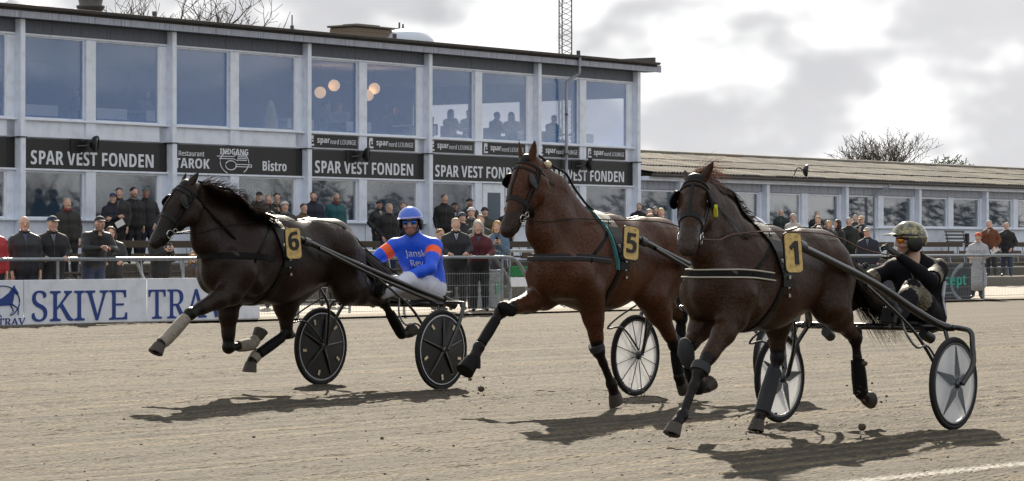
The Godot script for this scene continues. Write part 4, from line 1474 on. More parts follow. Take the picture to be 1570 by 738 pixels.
func build_terrace() -> void:
	var t := thing("terrace", "stepped concrete terrace in front of the grandstand and the low wing", "terrace")
	t.transform = stand_frame
	for k in 3:
		obj("step", box_mesh(Vector3(27, 0.45 - 0.15 * k, 1.15 + 2.3 * k + 0.1), Vector3(86, 0.9 - 0.3 * k, 2.3), 0.02), M.concrete, t)
	var places := []
	for r in 2:
		for j in 15:
			places.append([-4.0 + j * 5.0, 0.62 - 0.3 * r, 3.0 + 2.3 * r, r])
	var ord := ["first", "second", "third", "fourth", "fifth", "sixth", "seventh", "eighth", "ninth", "tenth", "eleventh", "twelfth", "thirteenth", "fourteenth", "fifteenth"]
	var proto: Node3D
	for i in places.size():
		var p: Array = places[i]
		var o: Node3D
		if proto == null:
			o = thing("plank_bench", "", "bench", "plank benches on the terrace")
			for k in 2:
				obj("seat_plank", box_mesh(Vector3(0, 0.44, -0.12 + 0.22 * k), Vector3(4.6, 0.05, 0.19), 0.01), M.old_wood, o)
			obj("back_plank", box_mesh(Vector3(0, 0.78, -0.30), Vector3(4.6, 0.17, 0.04), 0.01), M.old_wood, o)
			for s in [-2.0, -0.7, 0.7, 2.0]:
				obj("leg", MB.new().tube([Vector3(s, -0.02, 0), Vector3(s, 0.41, 0)], 0.03, 6).tube([Vector3(s, 0.40, 0.1), Vector3(s, 0.40, -0.24), Vector3(s, 0.86, -0.325)], 0.02, 6).done(), M.galvanised, o)
			proto = o
		else:
			o = proto.duplicate()
			o.name = numbered("plank_bench")
			add_child(o)
		o.transform = stand_frame * Transform3D(Basis(), Vector3(p[0], p[1] - 0.02, p[2]))
		o.set_meta("label", "weathered plank bench, %s from the left in the %s row of the terrace" % [ord[i % 15], "upper" if p[3] == 0 else "lower"])


# ---------------------------------------------------------------- rail, boards and wire fence along the track

func build_fence() -> void:
	var f := thing("rail_fence", "grey tubular rail on posts beside the track, left of the gap", "fence")
	f.transform = fence_frame
	obj("top_rail", MB.new().tube([Vector3(-5, 1.115, 0), Vector3(13.1, 1.115, 0)], 0.034, 12).done(), M.galvanised, f)
	for k in 7:
		var x := -4.6 + k * 2.95
		obj("post", MB.new().tube([Vector3(x, -0.1, -0.04), Vector3(x, 1.09, -0.04)], 0.028, 8).done(), M.galvanised, f)
	obj("stay", MB.new().tube(smooth_path([Vector3(3.1, 1.09, -0.02), Vector3(3.35, 0.85, -0.15), Vector3(3.5, 0.6, -0.22), Vector3(3.55, 0.0, -0.25)], 4), 0.03, 8).done(), M.galvanised, f)
	# the rail's rounded end and its return
	for k in 2:
		var dx := 0.62 * k
		obj("bent_tube", MB.new().tube(smooth_path([Vector3(11.6 + dx, 1.115, -0.08 - 0.1 * k), Vector3(12.75 + dx, 1.115, -0.1 - 0.1 * k), Vector3(13.05 + dx, 1.03, -0.13), Vector3(13.42 + dx, 0.72, -0.2), Vector3(13.55 + dx, 0.5, -0.22), Vector3(13.55 + dx, 0.0, -0.22)], 5), 0.034, 10).done(), M.galvanised, f)
	wire_panel(f, 6.1, 13.0)
	var g := thing("rail_fence", "grey tubular rail with wire mesh beside the track, right of the gap by horse 5", "fence")
	g.transform = fence_frame
	obj("top_rail", MB.new().tube([Vector3(18.5, 1.10, 0), Vector3(52, 1.10, 0)], 0.034, 12).done(), M.galvanised, g)
	for k in 12:
		var x := 19.75 + k * 3.005
		obj("post", MB.new().tube([Vector3(x, -0.1, -0.03), Vector3(x, 1.08, -0.03)], 0.028, 8).done(), M.galvanised, g)
	wire_panel(g, 18.5, 48.0)
	var h := thing("hand_rail", "second grey rail set back behind the gap in the fence", "rail")
	h.transform = fence_frame
	obj("top_rail", MB.new().tube(smooth_path([Vector3(11.6, 1.22, -3), Vector3(18.0, 1.22, -3), Vector3(18.5, 1.0, -3), Vector3(18.6, 0, -3)], 5), 0.034, 10).done(), M.galvanised, h)
	for x in [11.7, 14.4, 16.8]:
		obj("post", MB.new().tube([Vector3(x, 0, -3), Vector3(x, 1.2, -3)], 0.028, 8).done(), M.galvanised, h)

	# white advertising board in sections
	var w := thing("advertising_board", "long white board with blue serif lettering along the rail at the left", "sign")
	w.transform = fence_frame
	for k in 4:
		obj("panel", box_mesh(Vector3(-5.2 + k * 2.82 + 1.4, 0.375, 0.08), Vector3(2.80, 0.78, 0.04), 0.008), M.board_white, w)
	put_letters("lettering", "SKIVE", 0.60, 2.77, 0.315, 0.52, M.blue_print, w, serif, 0.108, 0.012)
	put_letters("lettering", "TRAV", 3.28, 5.18, 0.305, 0.52, M.blue_print, w, serif, 0.108, 0.012)
	put_letters("lettering", "SKIVE TRAV", -0.85, 0.46, 0.06, 0.12, M.blue_print, w, serif, 0.108, 0.01)
	# round emblem: a trotter in a ring
	var e := MB.new()
	var ring := []
	for k in 26:
		var a := deg_to_rad(-60 + 300.0 * k / 25.0)
		ring.append(Vector3(-0.04 + cos(a) * 0.37, 0.40 + sin(a) * 0.27, 0.105))
	e.tube(ring, 0.022, 6, true, 0.4)
	e.slab(PackedVector2Array([Vector2(-0.35, 0.38), Vector2(-0.05, 0.46), Vector2(0.10, 0.55), Vector2(0.18, 0.64), Vector2(0.22, 0.68), Vector2(0.24, 0.63), Vector2(0.31, 0.54), Vector2(0.28, 0.51), Vector2(0.22, 0.54), Vector2(0.20, 0.44), Vector2(0.17, 0.34), Vector2(-0.05, 0.33), Vector2(-0.35, 0.33)]), 0.100, 0.112)
	for leg in [[0.12, 0.36, 0.20, 0.24, 0.12, 0.17], [0.16, 0.36, 0.30, 0.28, 0.30, 0.17], [-0.1, 0.36, -0.16, 0.24, -0.06, 0.14]]:
		e.tube([Vector3(leg[0], leg[1], 0.105), Vector3(leg[2], leg[3], 0.105), Vector3(leg[4], leg[5], 0.105)], [0.03, 0.02, 0.016], 6, true, 0.4)
	obj("emblem", e.done(), M.blue_print, w)
	# dark board at the right
	var d := thing("advertising_board", "dark grey board with turquoise lettering behind the driver in black", "sign")
	d.transform = fence_frame
	obj("panel", box_mesh(Vector3(28.2, 0.41, -0.09), Vector3(6.1, 0.96, 0.03), 0.01), M.board_dark, d)
	put_letters("lettering", "concept", 29.1, 31.0, 0.44, 0.26, M.teal_print, d, sans, -0.068, 0.012)
	obj("print_line", MB.new().box(Vector3(29.35, 0.17, -0.07), Vector3(0.42, 0.045, 0.008)).box(Vector3(30.15, 0.17, -0.07), Vector3(0.75, 0.04, 0.008)).done(), M.grey_print, d)
	var arc := []
	for k in 15:
		var a := deg_to_rad(118 + 120.0 * k / 14.0)
		arc.append(Vector3(31.35 + cos(a) * 1.05, 0.40 + sin(a) * 0.52, -0.072))
	obj("emblem", MB.new().tube(arc, 0.07, 8, true, 0.12, Vector3.BACK).done(), M.grey_print, d)
	# litter bin
	var b := thing("litter_bin", "grey galvanised litter bin behind the wire fence, by the maroon jacket", "bin")
	b.transform = fence_frame * Transform3D(Basis(), Vector3(13.9, 0.0, -1.1))
	obj("drum", MB.new().lathe([Vector2(0.25, 0.04), Vector2(0.27, 0.1), Vector2(0.28, 0.8), Vector2(0.295, 0.82), Vector2(0.295, 0.85), Vector2(0.27, 0.85), Vector2(0.26, 0.5)], 22).done(), M.galvanised, b)
	obj("sticker", MB.new().lathe([Vector2(0.284, 0.35), Vector2(0.286, 0.6)], 6, Transform3D(Basis(Vector3.UP, -0.9), Vector3.ZERO), 1.0).done(), cloth(Color(0.45, 0.62, 0.55)), b)
	var gs := thing("green_sign", "small green and white board behind the bent rail end", "sign")
	gs.transform = fence_frame * Transform3D(Basis(), Vector3(15.5, 0, -1.6))
	obj("panel", box_mesh(Vector3(0, 0.80, 0), Vector3(0.62, 0.22, 0.03), 0.008), cloth(Color(0.05, 0.48, 0.25)), gs)
	obj("panel", box_mesh(Vector3(0, 0.57, 0), Vector3(0.62, 0.2, 0.03), 0.008), M.board_white, gs)
	for s in [-0.25, 0.25]:
		obj("post", MB.new().tube([Vector3(s, 0, -0.04), Vector3(s, 0.9, -0.04)], 0.02, 6).done(), M.galvanised, gs)


func wire_panel(f: Node3D, x0: float, x1: float) -> void:
	for k in 4:
		obj("wire", MB.new().tube([Vector3(x0, 0.08 + k * 0.235, 0.02), Vector3(x1, 0.08 + k * 0.235, 0.02)], 0.0055, 5).done(), M.wire, f)
	var st := MB.new()
	var x := x0
	while x < x1:
		st.tube([Vector3(x, 0.05, 0.026), Vector3(x, 0.82, 0.026)], 0.0024, 3, false)
		x += 0.075
	var o := obj("wire_mesh", st.done(), M.wire, f)
	o.set_meta("kind", "stuff")


# ---------------------------------------------------------------- horses' bodies
# In a horse's own frame x runs forwards, y up and z to its right; the origin is on the ground under the saddle.

const LEGS := ["LF", "RF", "LH", "RH"]
var horses := {
	6: {
		"at": Vector3(-2.226, 0, -26.421), "s": 1.04, "ox": 0.0,
		"poll": Vector3(1.03, 1.885, 0.0), "muzzle": Vector3(1.415, 1.405, 0.08), "throat": Vector3(0.93, 1.55, 0.0), "crest": Vector3(0.56, 1.80, 0.0),
		"LF": [Vector3(0.66, 0.93, -0.16), Vector3(1.175, 0.755, -0.16), Vector3(1.457, 0.545, -0.16), Vector3(1.54, 0.50, -0.16), Vector3(1.665, 0.455, -0.16)],
		"RF": [Vector3(0.36, 0.86, 0.15), Vector3(0.357, 0.43, 0.15), Vector3(0.06, 0.455, 0.15), Vector3(-0.02, 0.51, 0.15), Vector3(-0.14, 0.55, 0.15)],
		"RH": [Vector3(-0.40, 0.92, 0.15), Vector3(-0.42, 0.545, 0.15), Vector3(-0.01, 0.355, 0.15), Vector3(0.06, 0.29, 0.15), Vector3(0.15, 0.205, 0.15)],
		"LH": [Vector3(-0.90, 0.95, -0.17), Vector3(-1.44, 0.815, -0.16), Vector3(-1.70, 0.51, -0.16), Vector3(-1.80, 0.515, -0.16), Vector3(-1.93, 0.51, -0.16)],
		"coat": Color(0.030, 0.0185, 0.013), "dark": Color(0.010, 0.008, 0.0075), "nose": Color(0.022, 0.016, 0.014),
	},
	5: {
		"at": Vector3(0.739, 0, -24.401), "s": 1.035, "ox": 0.02,
		"poll": Vector3(0.98, 2.050, 0.0), "muzzle": Vector3(1.285, 1.490, 0.02), "throat": Vector3(0.91, 1.69, 0.01), "crest": Vector3(0.57, 1.905, 0.0),
		"RF": [Vector3(0.56, 0.93, 0.16), Vector3(1.155, 0.82, 0.15), Vector3(1.44, 0.54, 0.15), Vector3(1.50, 0.46, 0.15), Vector3(1.61, 0.36, 0.15)],
		"LF": [Vector3(0.34, 0.88, -0.16), Vector3(0.225, 0.475, -0.15), Vector3(0.04, 0.20, -0.15), Vector3(0.0, 0.115, -0.15), Vector3(0.02, 0.018, -0.15)],
		"LH": [Vector3(-0.50, 0.93, -0.17), Vector3(-0.88, 0.50, -0.15), Vector3(-0.95, 0.225, -0.15), Vector3(-0.98, 0.17, -0.15), Vector3(-1.00, 0.065, -0.15)],
		"RH": [Vector3(-0.98, 0.94, 0.16), Vector3(-1.42, 0.71, 0.15), Vector3(-1.39, 0.34, 0.15), Vector3(-1.44, 0.26, 0.15), Vector3(-1.52, 0.16, 0.15)],
		"coat": Color(0.098, 0.039, 0.0175), "dark": Color(0.013, 0.010, 0.009), "nose": Color(0.040, 0.026, 0.021),
	},
	1: {
		"at": Vector3(1.679, 0, -20.521), "s": 0.955, "ox": -0.10,
		"poll": Vector3(0.67, 1.800, 0.0), "muzzle": Vector3(1.025, 1.36, -0.165), "throat": Vector3(0.62, 1.49, -0.02), "crest": Vector3(0.29, 1.68, 0.0),
		"LF": [Vector3(0.44, 0.86, -0.16), Vector3(0.845, 0.50, -0.15), Vector3(1.05, 0.21, -0.15), Vector3(1.13, 0.155, -0.15), Vector3(1.26, 0.10, -0.15)],
		"RF": [Vector3(0.32, 0.84, 0.15), Vector3(0.585, 0.61, 0.15), Vector3(0.42, 0.355, 0.15), Vector3(0.34, 0.36, 0.15), Vector3(0.215, 0.35, 0.15)],
		"RH": [Vector3(-0.60, 0.93, 0.15), Vector3(-0.60, 0.54, 0.15), Vector3(-0.40, 0.16, 0.15), Vector3(-0.345, 0.10, 0.15), Vector3(-0.24, 0.03, 0.15)],
		"LH": [Vector3(-0.80, 0.91, -0.17), Vector3(-1.18, 0.675, -0.155), Vector3(-1.265, 0.265, -0.15), Vector3(-1.33, 0.225, -0.15), Vector3(-1.41, 0.15, -0.15)],
		"coat": Color(0.052, 0.0245, 0.0135), "dark": Color(0.012, 0.009, 0.008), "nose": Color(0.055, 0.040, 0.034),
	},
}


func head_frame(h: Dictionary) -> Transform3D:
	var f: Vector3 = ((h.muzzle as Vector3) - (h.poll as Vector3)).normalized()
	var w := f.cross(Vector3.UP).normalized()          # to the horse's right
	var u := w.cross(f).normalized()                   # out of the face
	return Transform3D(Basis(f, u, w), h.poll)


func horse_blob(h: Dictionary) -> Blob:
	var b := Blob.new()
	b.cell = 0.0165
	# regions: 0 coat, 1 black points, 2 nose, 3 flank (paler)
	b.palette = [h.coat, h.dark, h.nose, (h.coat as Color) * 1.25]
	b.part_of = [0, 0, 0, 0]
	var s: float = h.s
	var ox: float = h.ox
	var P := func(x: float, y: float, z := 0.0) -> Vector3: return Vector3(x * s + ox, y * s, z * s)
	# trunk
	b.chain([P.call(0.56, 1.10), P.call(0.24, 1.155), P.call(-0.16, 1.18), P.call(-0.50, 1.225), P.call(-0.82, 1.235), P.call(-0.98, 1.20)], [0.225 * s, 0.352 * s, 0.348 * s, 0.288 * s, 0.270 * s, 0.21 * s], 0, 0.09, Vector3(1, 1, 0.76))
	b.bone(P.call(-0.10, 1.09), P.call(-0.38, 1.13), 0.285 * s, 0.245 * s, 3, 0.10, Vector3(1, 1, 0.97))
	b.bone(P.call(0.20, 1.46), P.call(-0.16, 1.435), 0.075 * s, 0.09 * s, 0, 0.14, Vector3(1, 1, 0.8))     # withers
	b.bone(P.call(-0.60, 1.40), P.call(-0.88, 1.375), 0.12 * s, 0.13 * s, 0, 0.12, Vector3(1, 1, 1.1))     # croup
	b.bone(P.call(-0.98, 1.33), P.call(-1.12, 1.27), 0.07 * s, 0.045 * s, 1, 0.06)                         # dock
	# breast
	for z in [-1.0, 1.0]:
		b.bone(P.call(0.60, 1.16, 0.10 * z), P.call(0.58, 1.00, 0.11 * z), 0.130 * s, 0.115 * s, 0, 0.04)
		b.bone(P.call(0.12, 1.36, 0.10 * z), P.call(0.54, 1.08, 0.185 * z), 0.082 * s, 0.10 * s, 0, 0.05)  # shoulder blade
		b.bone(P.call(0.10, 1.18, 0.215 * z), P.call(0.34, 0.97, 0.175 * z), 0.095 * s, 0.10 * s, 0, 0.035)  # triceps
		b.bone(P.call(0.20, 1.40, 0.085 * z), P.call(0.05, 1.22, 0.19 * z), 0.085 * s, 0.08 * s, 0, 0.07)
		b.bone(P.call(-0.66, 1.34, 0.165 * z), P.call(-0.80, 1.30, 0.17 * z), 0.07 * s, 0.10 * s, 0, 0.12)  # point of hip
	# neck
	var W: Vector3 = P.call(0.16, 1.40)
	var nb := 0.56
	b.chain([W, (h.crest as Vector3) - Vector3(-0.02, 0.10, 0), (h.poll as Vector3) + Vector3(-0.09, -0.06, 0)], [0.15 * s, 0.10 * s, 0.085 * s], 0, 0.10, Vector3(1, 1, 0.62))
	var mid: Vector3 = ((h.crest as Vector3) + P.call(0.60, 1.28)) * 0.5
	b.chain([P.call(0.34, 1.25), mid + Vector3(0.02, -0.03, 0), ((h.poll as Vector3) + (h.throat as Vector3)) * 0.5 + Vector3(-0.07, 0.0, 0)], [0.26 * s, 0.172 * s, 0.122 * s], 0, 0.08, Vector3(1, 1, nb))
	b.chain([P.call(0.56, 1.22), (P.call(0.60, 1.24) as Vector3).lerp(h.throat, 0.55) + Vector3(0.03, -0.03, 0), (h.throat as Vector3) + Vector3(-0.02, 0.06, 0)], [0.17 * s, 0.12 * s, 0.09 * s], 0, 0.09, Vector3(1, 1, 0.72))
	# head, in its own finer-drawn frame
	var H := head_frame(h)
	var L: float = (h.muzzle as Vector3).distance_to(h.poll) / 0.60
	var hp := func(x: float, y: float, z := 0.0) -> Vector3: return H * (Vector3(x, y, z) * L)
	b.chain([hp.call(0.02, -0.035), hp.call(0.14, -0.05), hp.call(0.27, -0.045)], [0.086 * L, 0.108 * L, 0.096 * L], 0, 0.04)
	b.chain([hp.call(0.10, 0.012), hp.call(0.26, 0.0), hp.call(0.42, -0.022)], [0.062 * L, 0.060 * L, 0.048 * L], 0, 0.05)
	b.chain([hp.call(0.34, -0.055), hp.call(0.50, -0.060), hp.call(0.575, -0.058)], [0.076 * L, 0.062 * L, 0.058 * L], 2, 0.05)
	for z in [-1.0, 1.0]:
		b.chain([hp.call(0.13, -0.145, 0.045 * z), hp.call(0.21, -0.15, 0.042 * z), hp.call(0.40, -0.105, 0.020 * z)], [0.082 * L, 0.078 * L, 0.042 * L], 0, 0.035)
		b.bone(hp.call(0.17, 0.005, 0.072 * z), hp.call(0.215, -0.005, 0.075 * z), 0.024 * L, 0.024 * L, 0, 0.03)     # brow
		b.bone(hp.call(0.545, -0.035, 0.042 * z), hp.call(0.58, -0.045, 0.036 * z), 0.026 * L, 0.022 * L, 2, 0.03)    # nostril
	b.bone(hp.call(0.545, -0.108), hp.call(0.49, -0.115), 0.032 * L, 0.03 * L, 2, 0.03)                               # chin
	b.bone(hp.call(0.60, -0.055, 0.015), hp.call(0.60, -0.055, -0.015), 0.038 * L, 0.038 * L, 2, 0.03)                # upper lip
	# legs
	for n in ["LF", "RF"]:
		var z: float = -1.0 if n[0] == "L" else 1.0
		var j: Array = h[n]
		var sh: Vector3 = P.call(0.50, 1.06, 0.165 * z)
		b.bone(sh, j[0], 0.135 * s, 0.105 * s, 0, 0.09)
		var fa: Vector3 = (j[0] as Vector3).lerp(j[1], 0.30)
		b.chain([j[0], fa, (j[0] as Vector3).lerp(j[1], 0.72)], [0.100 * s, 0.083 * s, 0.055 * s], 0, 0.04)
		b.bone((j[0] as Vector3).lerp(j[1], 0.66), (j[0] as Vector3).lerp(j[1], 0.95), 0.055 * s, 0.048 * s, 1, 0.03)
		lower_leg(b, j, s, 0.053)
	for n in ["LH", "RH"]:
		var z: float = -1.0 if n[0] == "L" else 1.0
		var j: Array = h[n]
		b.bone(P.call(-0.80, 1.24, 0.115 * z), j[0], 0.195 * s, 0.128 * s, 0, 0.055)
		b.bone(P.call(-0.99, 1.19, 0.105 * z), (j[0] as Vector3).lerp(j[1], 0.25), 0.135 * s, 0.10 * s, 0, 0.05)
		b.chain([j[0], (j[0] as Vector3).lerp(j[1], 0.35), (j[0] as Vector3).lerp(j[1], 0.80)], [0.125 * s, 0.093 * s, 0.054 * s], 0, 0.06)
		b.bone((j[0] as Vector3).lerp(j[1], 0.74), j[1], 0.055 * s, 0.047 * s, 1, 0.03)
		# the heel of the hock points backwards
		var thigh: Vector3 = ((j[1] as Vector3) - (j[0] as Vector3)).normalized()
		var shank: Vector3 = ((j[2] as Vector3) - (j[1] as Vector3)).normalized()
		var heel: Vector3 = (thigh - shank).normalized()
		if heel.x > 0.3:
			heel = -heel
		b.bone(j[1], (j[1] as Vector3) + heel * 0.062 - shank * 0.03, 0.045 * s, 0.030 * s, 1, 0.03)
		b.bone((j[0] as Vector3).lerp(j[1], 0.62) + heel * 0.05, (j[1] as Vector3) + heel * 0.06, 0.026 * s, 0.024 * s, 1, 0.02)   # tendon
		lower_leg(b, j, s, 0.046)
	return b


func lower_leg(b: Blob, j: Array, s: float, knee: float) -> void:
	b.bone(j[1], j[1], knee * s, knee * s, 1, 0.03)
	b.chain([j[1], (j[1] as Vector3).lerp(j[2], 0.35), (j[1] as Vector3).lerp(j[2], 0.85)], [knee * 0.82 * s, 0.0325 * s, 0.0335 * s], 1, 0.025)
	b.bone(j[2], j[2], 0.047 * s, 0.047 * s, 1, 0.025)
	b.bone(j[2], j[3], 0.040 * s, 0.044 * s, 1, 0.02)


# ---------------------------------------------------------------- people's bodies
# In a person's own frame y is up and z is where the person faces; the origin is between the feet.
# Regions: 0 skin, 1 lips, 2 brow and stubble, 3 jacket, 4 trousers, 5 shoes, 6 collar or shirt, 7 eye white, 8 iris.
# Parts: 0 skin, 1 jacket, 2 trousers, 3 shoes, 4 shirt.

const SKIN := Color(0.69, 0.44, 0.335)
const PEOPLE_PARTS := [0, 0, 0, 1, 2, 3, 4, 0, 0]

func palette(skin: Color) -> Array:
	return [skin, skin * Color(0.80, 0.50, 0.48), skin * Color(0.42, 0.36, 0.33), Color.WHITE, Color.WHITE, Color.WHITE, Color.WHITE, Color(0.62, 0.58, 0.55), Color(0.03, 0.03, 0.035)]


# look: radians the head turns to its own left; up: radians it lifts
func head_bones(b: Blob, at: Transform3D, big := 1.0, beard := 0, fat := 1.0) -> void:
	var p := func(x: float, y: float, z: float) -> Vector3: return at * (Vector3(x, y, z) * big)
	b.bone(p.call(0, 0.035, -0.02), p.call(0, 0.04, 0.012), 0.087 * big, 0.082 * big, 0, 0.03, Vector3(0.90, 1.06, 1.0))
	b.bone(p.call(0, -0.02, 0.025), p.call(0, -0.075, 0.045), 0.068 * big * fat, 0.040 * big * fat, 2 if beard else 0, 0.04, Vector3(0.95, 1, 1))
	for s in [-1.0, 1.0]:
		b.bone(p.call(0.032 * s, -0.022, 0.060), p.call(0.045 * s, -0.018, 0.035), 0.020 * big * fat, 0.022 * big * fat, 0, 0.025)
		b.bone(p.call(0.050 * s, -0.055, 0.0), p.call(0.018 * s, -0.088, 0.052), 0.022 * big * fat, 0.020 * big, 2 if beard else 0, 0.03)
		b.bone(p.call(0.016 * s, 0.030, 0.082), p.call(0.046 * s, 0.030, 0.068), 0.010 * big, 0.009 * big, 2, 0.012)       # brow
		b.bone(p.call(0.031 * s, 0.012, 0.0775), p.call(0.034 * s, 0.012, 0.0765), 0.0085 * big, 0.0085 * big, 7, 0.004)
		b.bone(p.call(0.031 * s, 0.012, 0.0830), p.call(0.031 * s, 0.012, 0.0835), 0.0050 * big, 0.0050 * big, 8, 0.002)
		b.bone(p.call(0.080 * s, 0.015, -0.012), p.call(0.079 * s, -0.022, -0.004), 0.014 * big, 0.010 * big, 0, 0.008, Vector3(0.6, 1.2, 1))
		b.bone(p.call(0.011 * s, -0.031, 0.091), p.call(0.011 * s, -0.031, 0.086), 0.0085 * big, 0.010 * big, 0, 0.010)
	b.chain([p.call(0, 0.024, 0.084), p.call(0, -0.006, 0.097), p.call(0, -0.026, 0.106)], [0.009 * big, 0.011 * big, 0.0125 * big], 0, 0.014)
	b.bone(p.call(-0.018, -0.056, 0.080), p.call(0.018, -0.056, 0.080), 0.0085 * big, 0.0085 * big, 1, 0.006)
	b.bone(p.call(-0.014, -0.066, 0.079), p.call(0.014, -0.066, 0.079), 0.0085 * big, 0.0085 * big, 1, 0.006)
	b.bone(p.call(0, -0.092, 0.066), p.call(0, -0.096, 0.060), 0.020 * big, 0.022 * big, 2 if beard else 0, 0.02)
	b.bone(p.call(0, -0.06, -0.03), p.call(0, -0.16, -0.045), 0.054 * big, 0.056 * big, 0, 0.03)


func head_blob(skin: Color, beard: int, fat := 1.0) -> Blob:
	var b := Blob.new()
	b.cell = 0.0058
	b.palette = palette(skin)
	b.part_of = PEOPLE_PARTS
	b.parts = 1
	head_bones(b, Transform3D(), 1.0, beard, fat)
	return b


# a right hand: wrist at the origin, fingers along +y, palm facing +z, thumb towards -x; curl 0 is straight
func hand_blob(skin: Color, curl: float, spread := 0.0) -> Blob:
	var b := Blob.new()
	b.cell = 0.0042
	b.palette = palette(skin)
	b.part_of = PEOPLE_PARTS
	b.bone(Vector3(0, -0.045, 0), Vector3(0, 0.012, 0), 0.026, 0.026, 0, 0.02, Vector3(1.1, 1, 0.85))
	b.bone(Vector3(-0.012, 0.03, 0), Vector3(-0.018, 0.072, 0.0), 0.023, 0.019, 0, 0.015, Vector3(1.15, 1, 0.72))
	b.bone(Vector3(0.012, 0.028, 0), Vector3(0.022, 0.068, 0.0), 0.022, 0.018, 0, 0.015, Vector3(1.15, 1, 0.72))
	var lens := [0.072, 0.080, 0.075, 0.058]
	for k in 4:
		var x := -0.031 + 0.0205 * k
		var p := Vector3(x, 0.083 - 0.006 * absf(k - 1.2), 0.0)
		var a := curl * (0.75 + 0.12 * k)
		var dir := Vector3((k - 1.5) * (0.05 + spread), 1, 0).normalized()
		var l: float = lens[k]
		var r := 0.0094 - 0.0005 * absf(k - 1.0)
		for g in 3:
			var e: Vector3 = p + dir * l * [0.46, 0.31, 0.25][g]
			b.bone(p, e, r, r * 0.93, 0, 0.006)
			p = e
			r *= 0.93
			dir = dir.rotated(Vector3.RIGHT, a * [1.0, 1.15, 0.8][g]).normalized()
			if g == 0 and curl > 0.0:
				dir = dir.rotated(Vector3.RIGHT, a * 0.1)
	var t := Vector3(-0.030, 0.020, 0.008)
	var td := Vector3(-0.75, 0.72, 0.25 + curl * 0.25).normalized()
	for g in 3:
		var e: Vector3 = t + td * [0.040, 0.032, 0.026][g]
		b.bone(t, e, [0.0135, 0.0115, 0.0105][g], [0.0115, 0.0105, 0.009][g], 0, 0.010)
		t = e
		td = (td + Vector3(0.35, 0.1, 0.35) * curl * 0.7 + Vector3(0.2, 0.15, 0.0)).normalized()
	return b


# joints: hips, knees, ankles, toes, pelvis, waist, chest, neck, shoulders, elbows, wrists, each left and right
func figure_blob(J: Dictionary, skin: Color, bulk := 1.0, hem := true, cell := 0.0185) -> Blob:
	var b := Blob.new()
	b.cell = cell
	b.palette = palette(skin)
	b.part_of = PEOPLE_PARTS
	b.parts = 5
	for s in ["L", "R"]:
		b.chain([J["hip" + s], (J["hip" + s] as Vector3).lerp(J["knee" + s], 0.5), J["knee" + s]], [0.112, 0.098, 0.076], 4, 0.04)
		b.chain([J["knee" + s], (J["knee" + s] as Vector3).lerp(J["ankle" + s], 0.35), (J["knee" + s] as Vector3).lerp(J["ankle" + s], 0.97)], [0.076, 0.078, 0.062], 4, 0.03)
		b.bone(J["ankle" + s], (J["ankle" + s] as Vector3).lerp(J["toe" + s], 0.2), 0.045, 0.045, 5, 0.02)
		b.bone((J["ankle" + s] as Vector3).lerp(J["toe" + s], 0.1), J["toe" + s], 0.046, 0.036, 5, 0.02)
	var up: Vector3 = ((J.neck as Vector3) - (J.pelvis as Vector3)).normalized()
	var across: Vector3 = ((J.shoulderL as Vector3) - (J.shoulderR as Vector3)).normalized()
	var side: Vector3 = ((J.hipL as Vector3) - (J.hipR as Vector3)).normalized()
	b.bone((J.pelvis as Vector3) + side * 0.05, (J.pelvis as Vector3) - side * 0.05, 0.125, 0.125, 4, 0.05)
	# jacket: three rows of bones side by side make a broad flat trunk
	var lowj: Vector3 = (J.pelvis as Vector3).lerp(J.waist, -0.15 if hem else 0.45)
	for t in [-1.0, 0.0, 1.0]:
		b.chain([lowj + side * 0.072 * t, (J.waist as Vector3) + (side + across) * 0.5 * 0.068 * t, (J.chest as Vector3) + across * 0.085 * t, (J.chest as Vector3).lerp(J.neck, 0.62) + across * 0.075 * t], [0.128 * bulk, 0.122 * bulk, 0.130 * bulk, 0.082], 3, 0.06)
	b.bone((J.neck as Vector3) - up * 0.05, (J.neck as Vector3) + up * 0.015, 0.080, 0.066, 3, 0.03)
	for s in ["L", "R"]:
		b.bone((J.neck as Vector3) - up * 0.03, J["shoulder" + s], 0.060, 0.080 * bulk, 3, 0.07)
		b.chain([J["shoulder" + s], (J["shoulder" + s] as Vector3).lerp(J["elbow" + s], 0.5), J["elbow" + s]], [0.080 * bulk, 0.068 * bulk, 0.059 * bulk], 3, 0.04)
		b.chain([J["elbow" + s], (J["elbow" + s] as Vector3).lerp(J["wrist" + s], 0.35), (J["elbow" + s] as Vector3).lerp(J["wrist" + s], 0.96)], [0.059 * bulk, 0.058 * bulk, 0.043 * bulk], 3, 0.03)
		b.bone((J["elbow" + s] as Vector3).lerp(J["wrist" + s], 0.9), J["wrist" + s], 0.027, 0.025, 0, 0.01)
	b.bone(J.neck, (J.neck as Vector3) + up * 0.10, 0.054, 0.052, 0, 0.02)
	return b


func joints(o := {}) -> Dictionary:
	var J := {
		"hipL": Vector3(0.092, 0.90, 0), "hipR": Vector3(-0.092, 0.90, 0), "kneeL": Vector3(0.105, 0.49, 0.015), "kneeR": Vector3(-0.105, 0.49, 0.015),
		"ankleL": Vector3(0.11, 0.085, -0.02), "ankleR": Vector3(-0.11, 0.085, -0.02), "toeL": Vector3(0.135, 0.038, 0.14), "toeR": Vector3(-0.135, 0.038, 0.14),
		"pelvis": Vector3(0, 0.94, 0), "waist": Vector3(0, 1.09, 0.005), "chest": Vector3(0, 1.29, 0.0), "neck": Vector3(0, 1.485, -0.015),
		"shoulderL": Vector3(0.180, 1.365, -0.01), "shoulderR": Vector3(-0.180, 1.365, -0.01), "elbowL": Vector3(0.245, 1.13, -0.03), "elbowR": Vector3(-0.245, 1.13, -0.03),
		"wristL": Vector3(0.235, 0.895, 0.06), "wristR": Vector3(-0.235, 0.895, 0.06), "head": Vector3(0, 1.64, 0.02),
	}
	for k in o:
		J[k] = o[k]
	return J


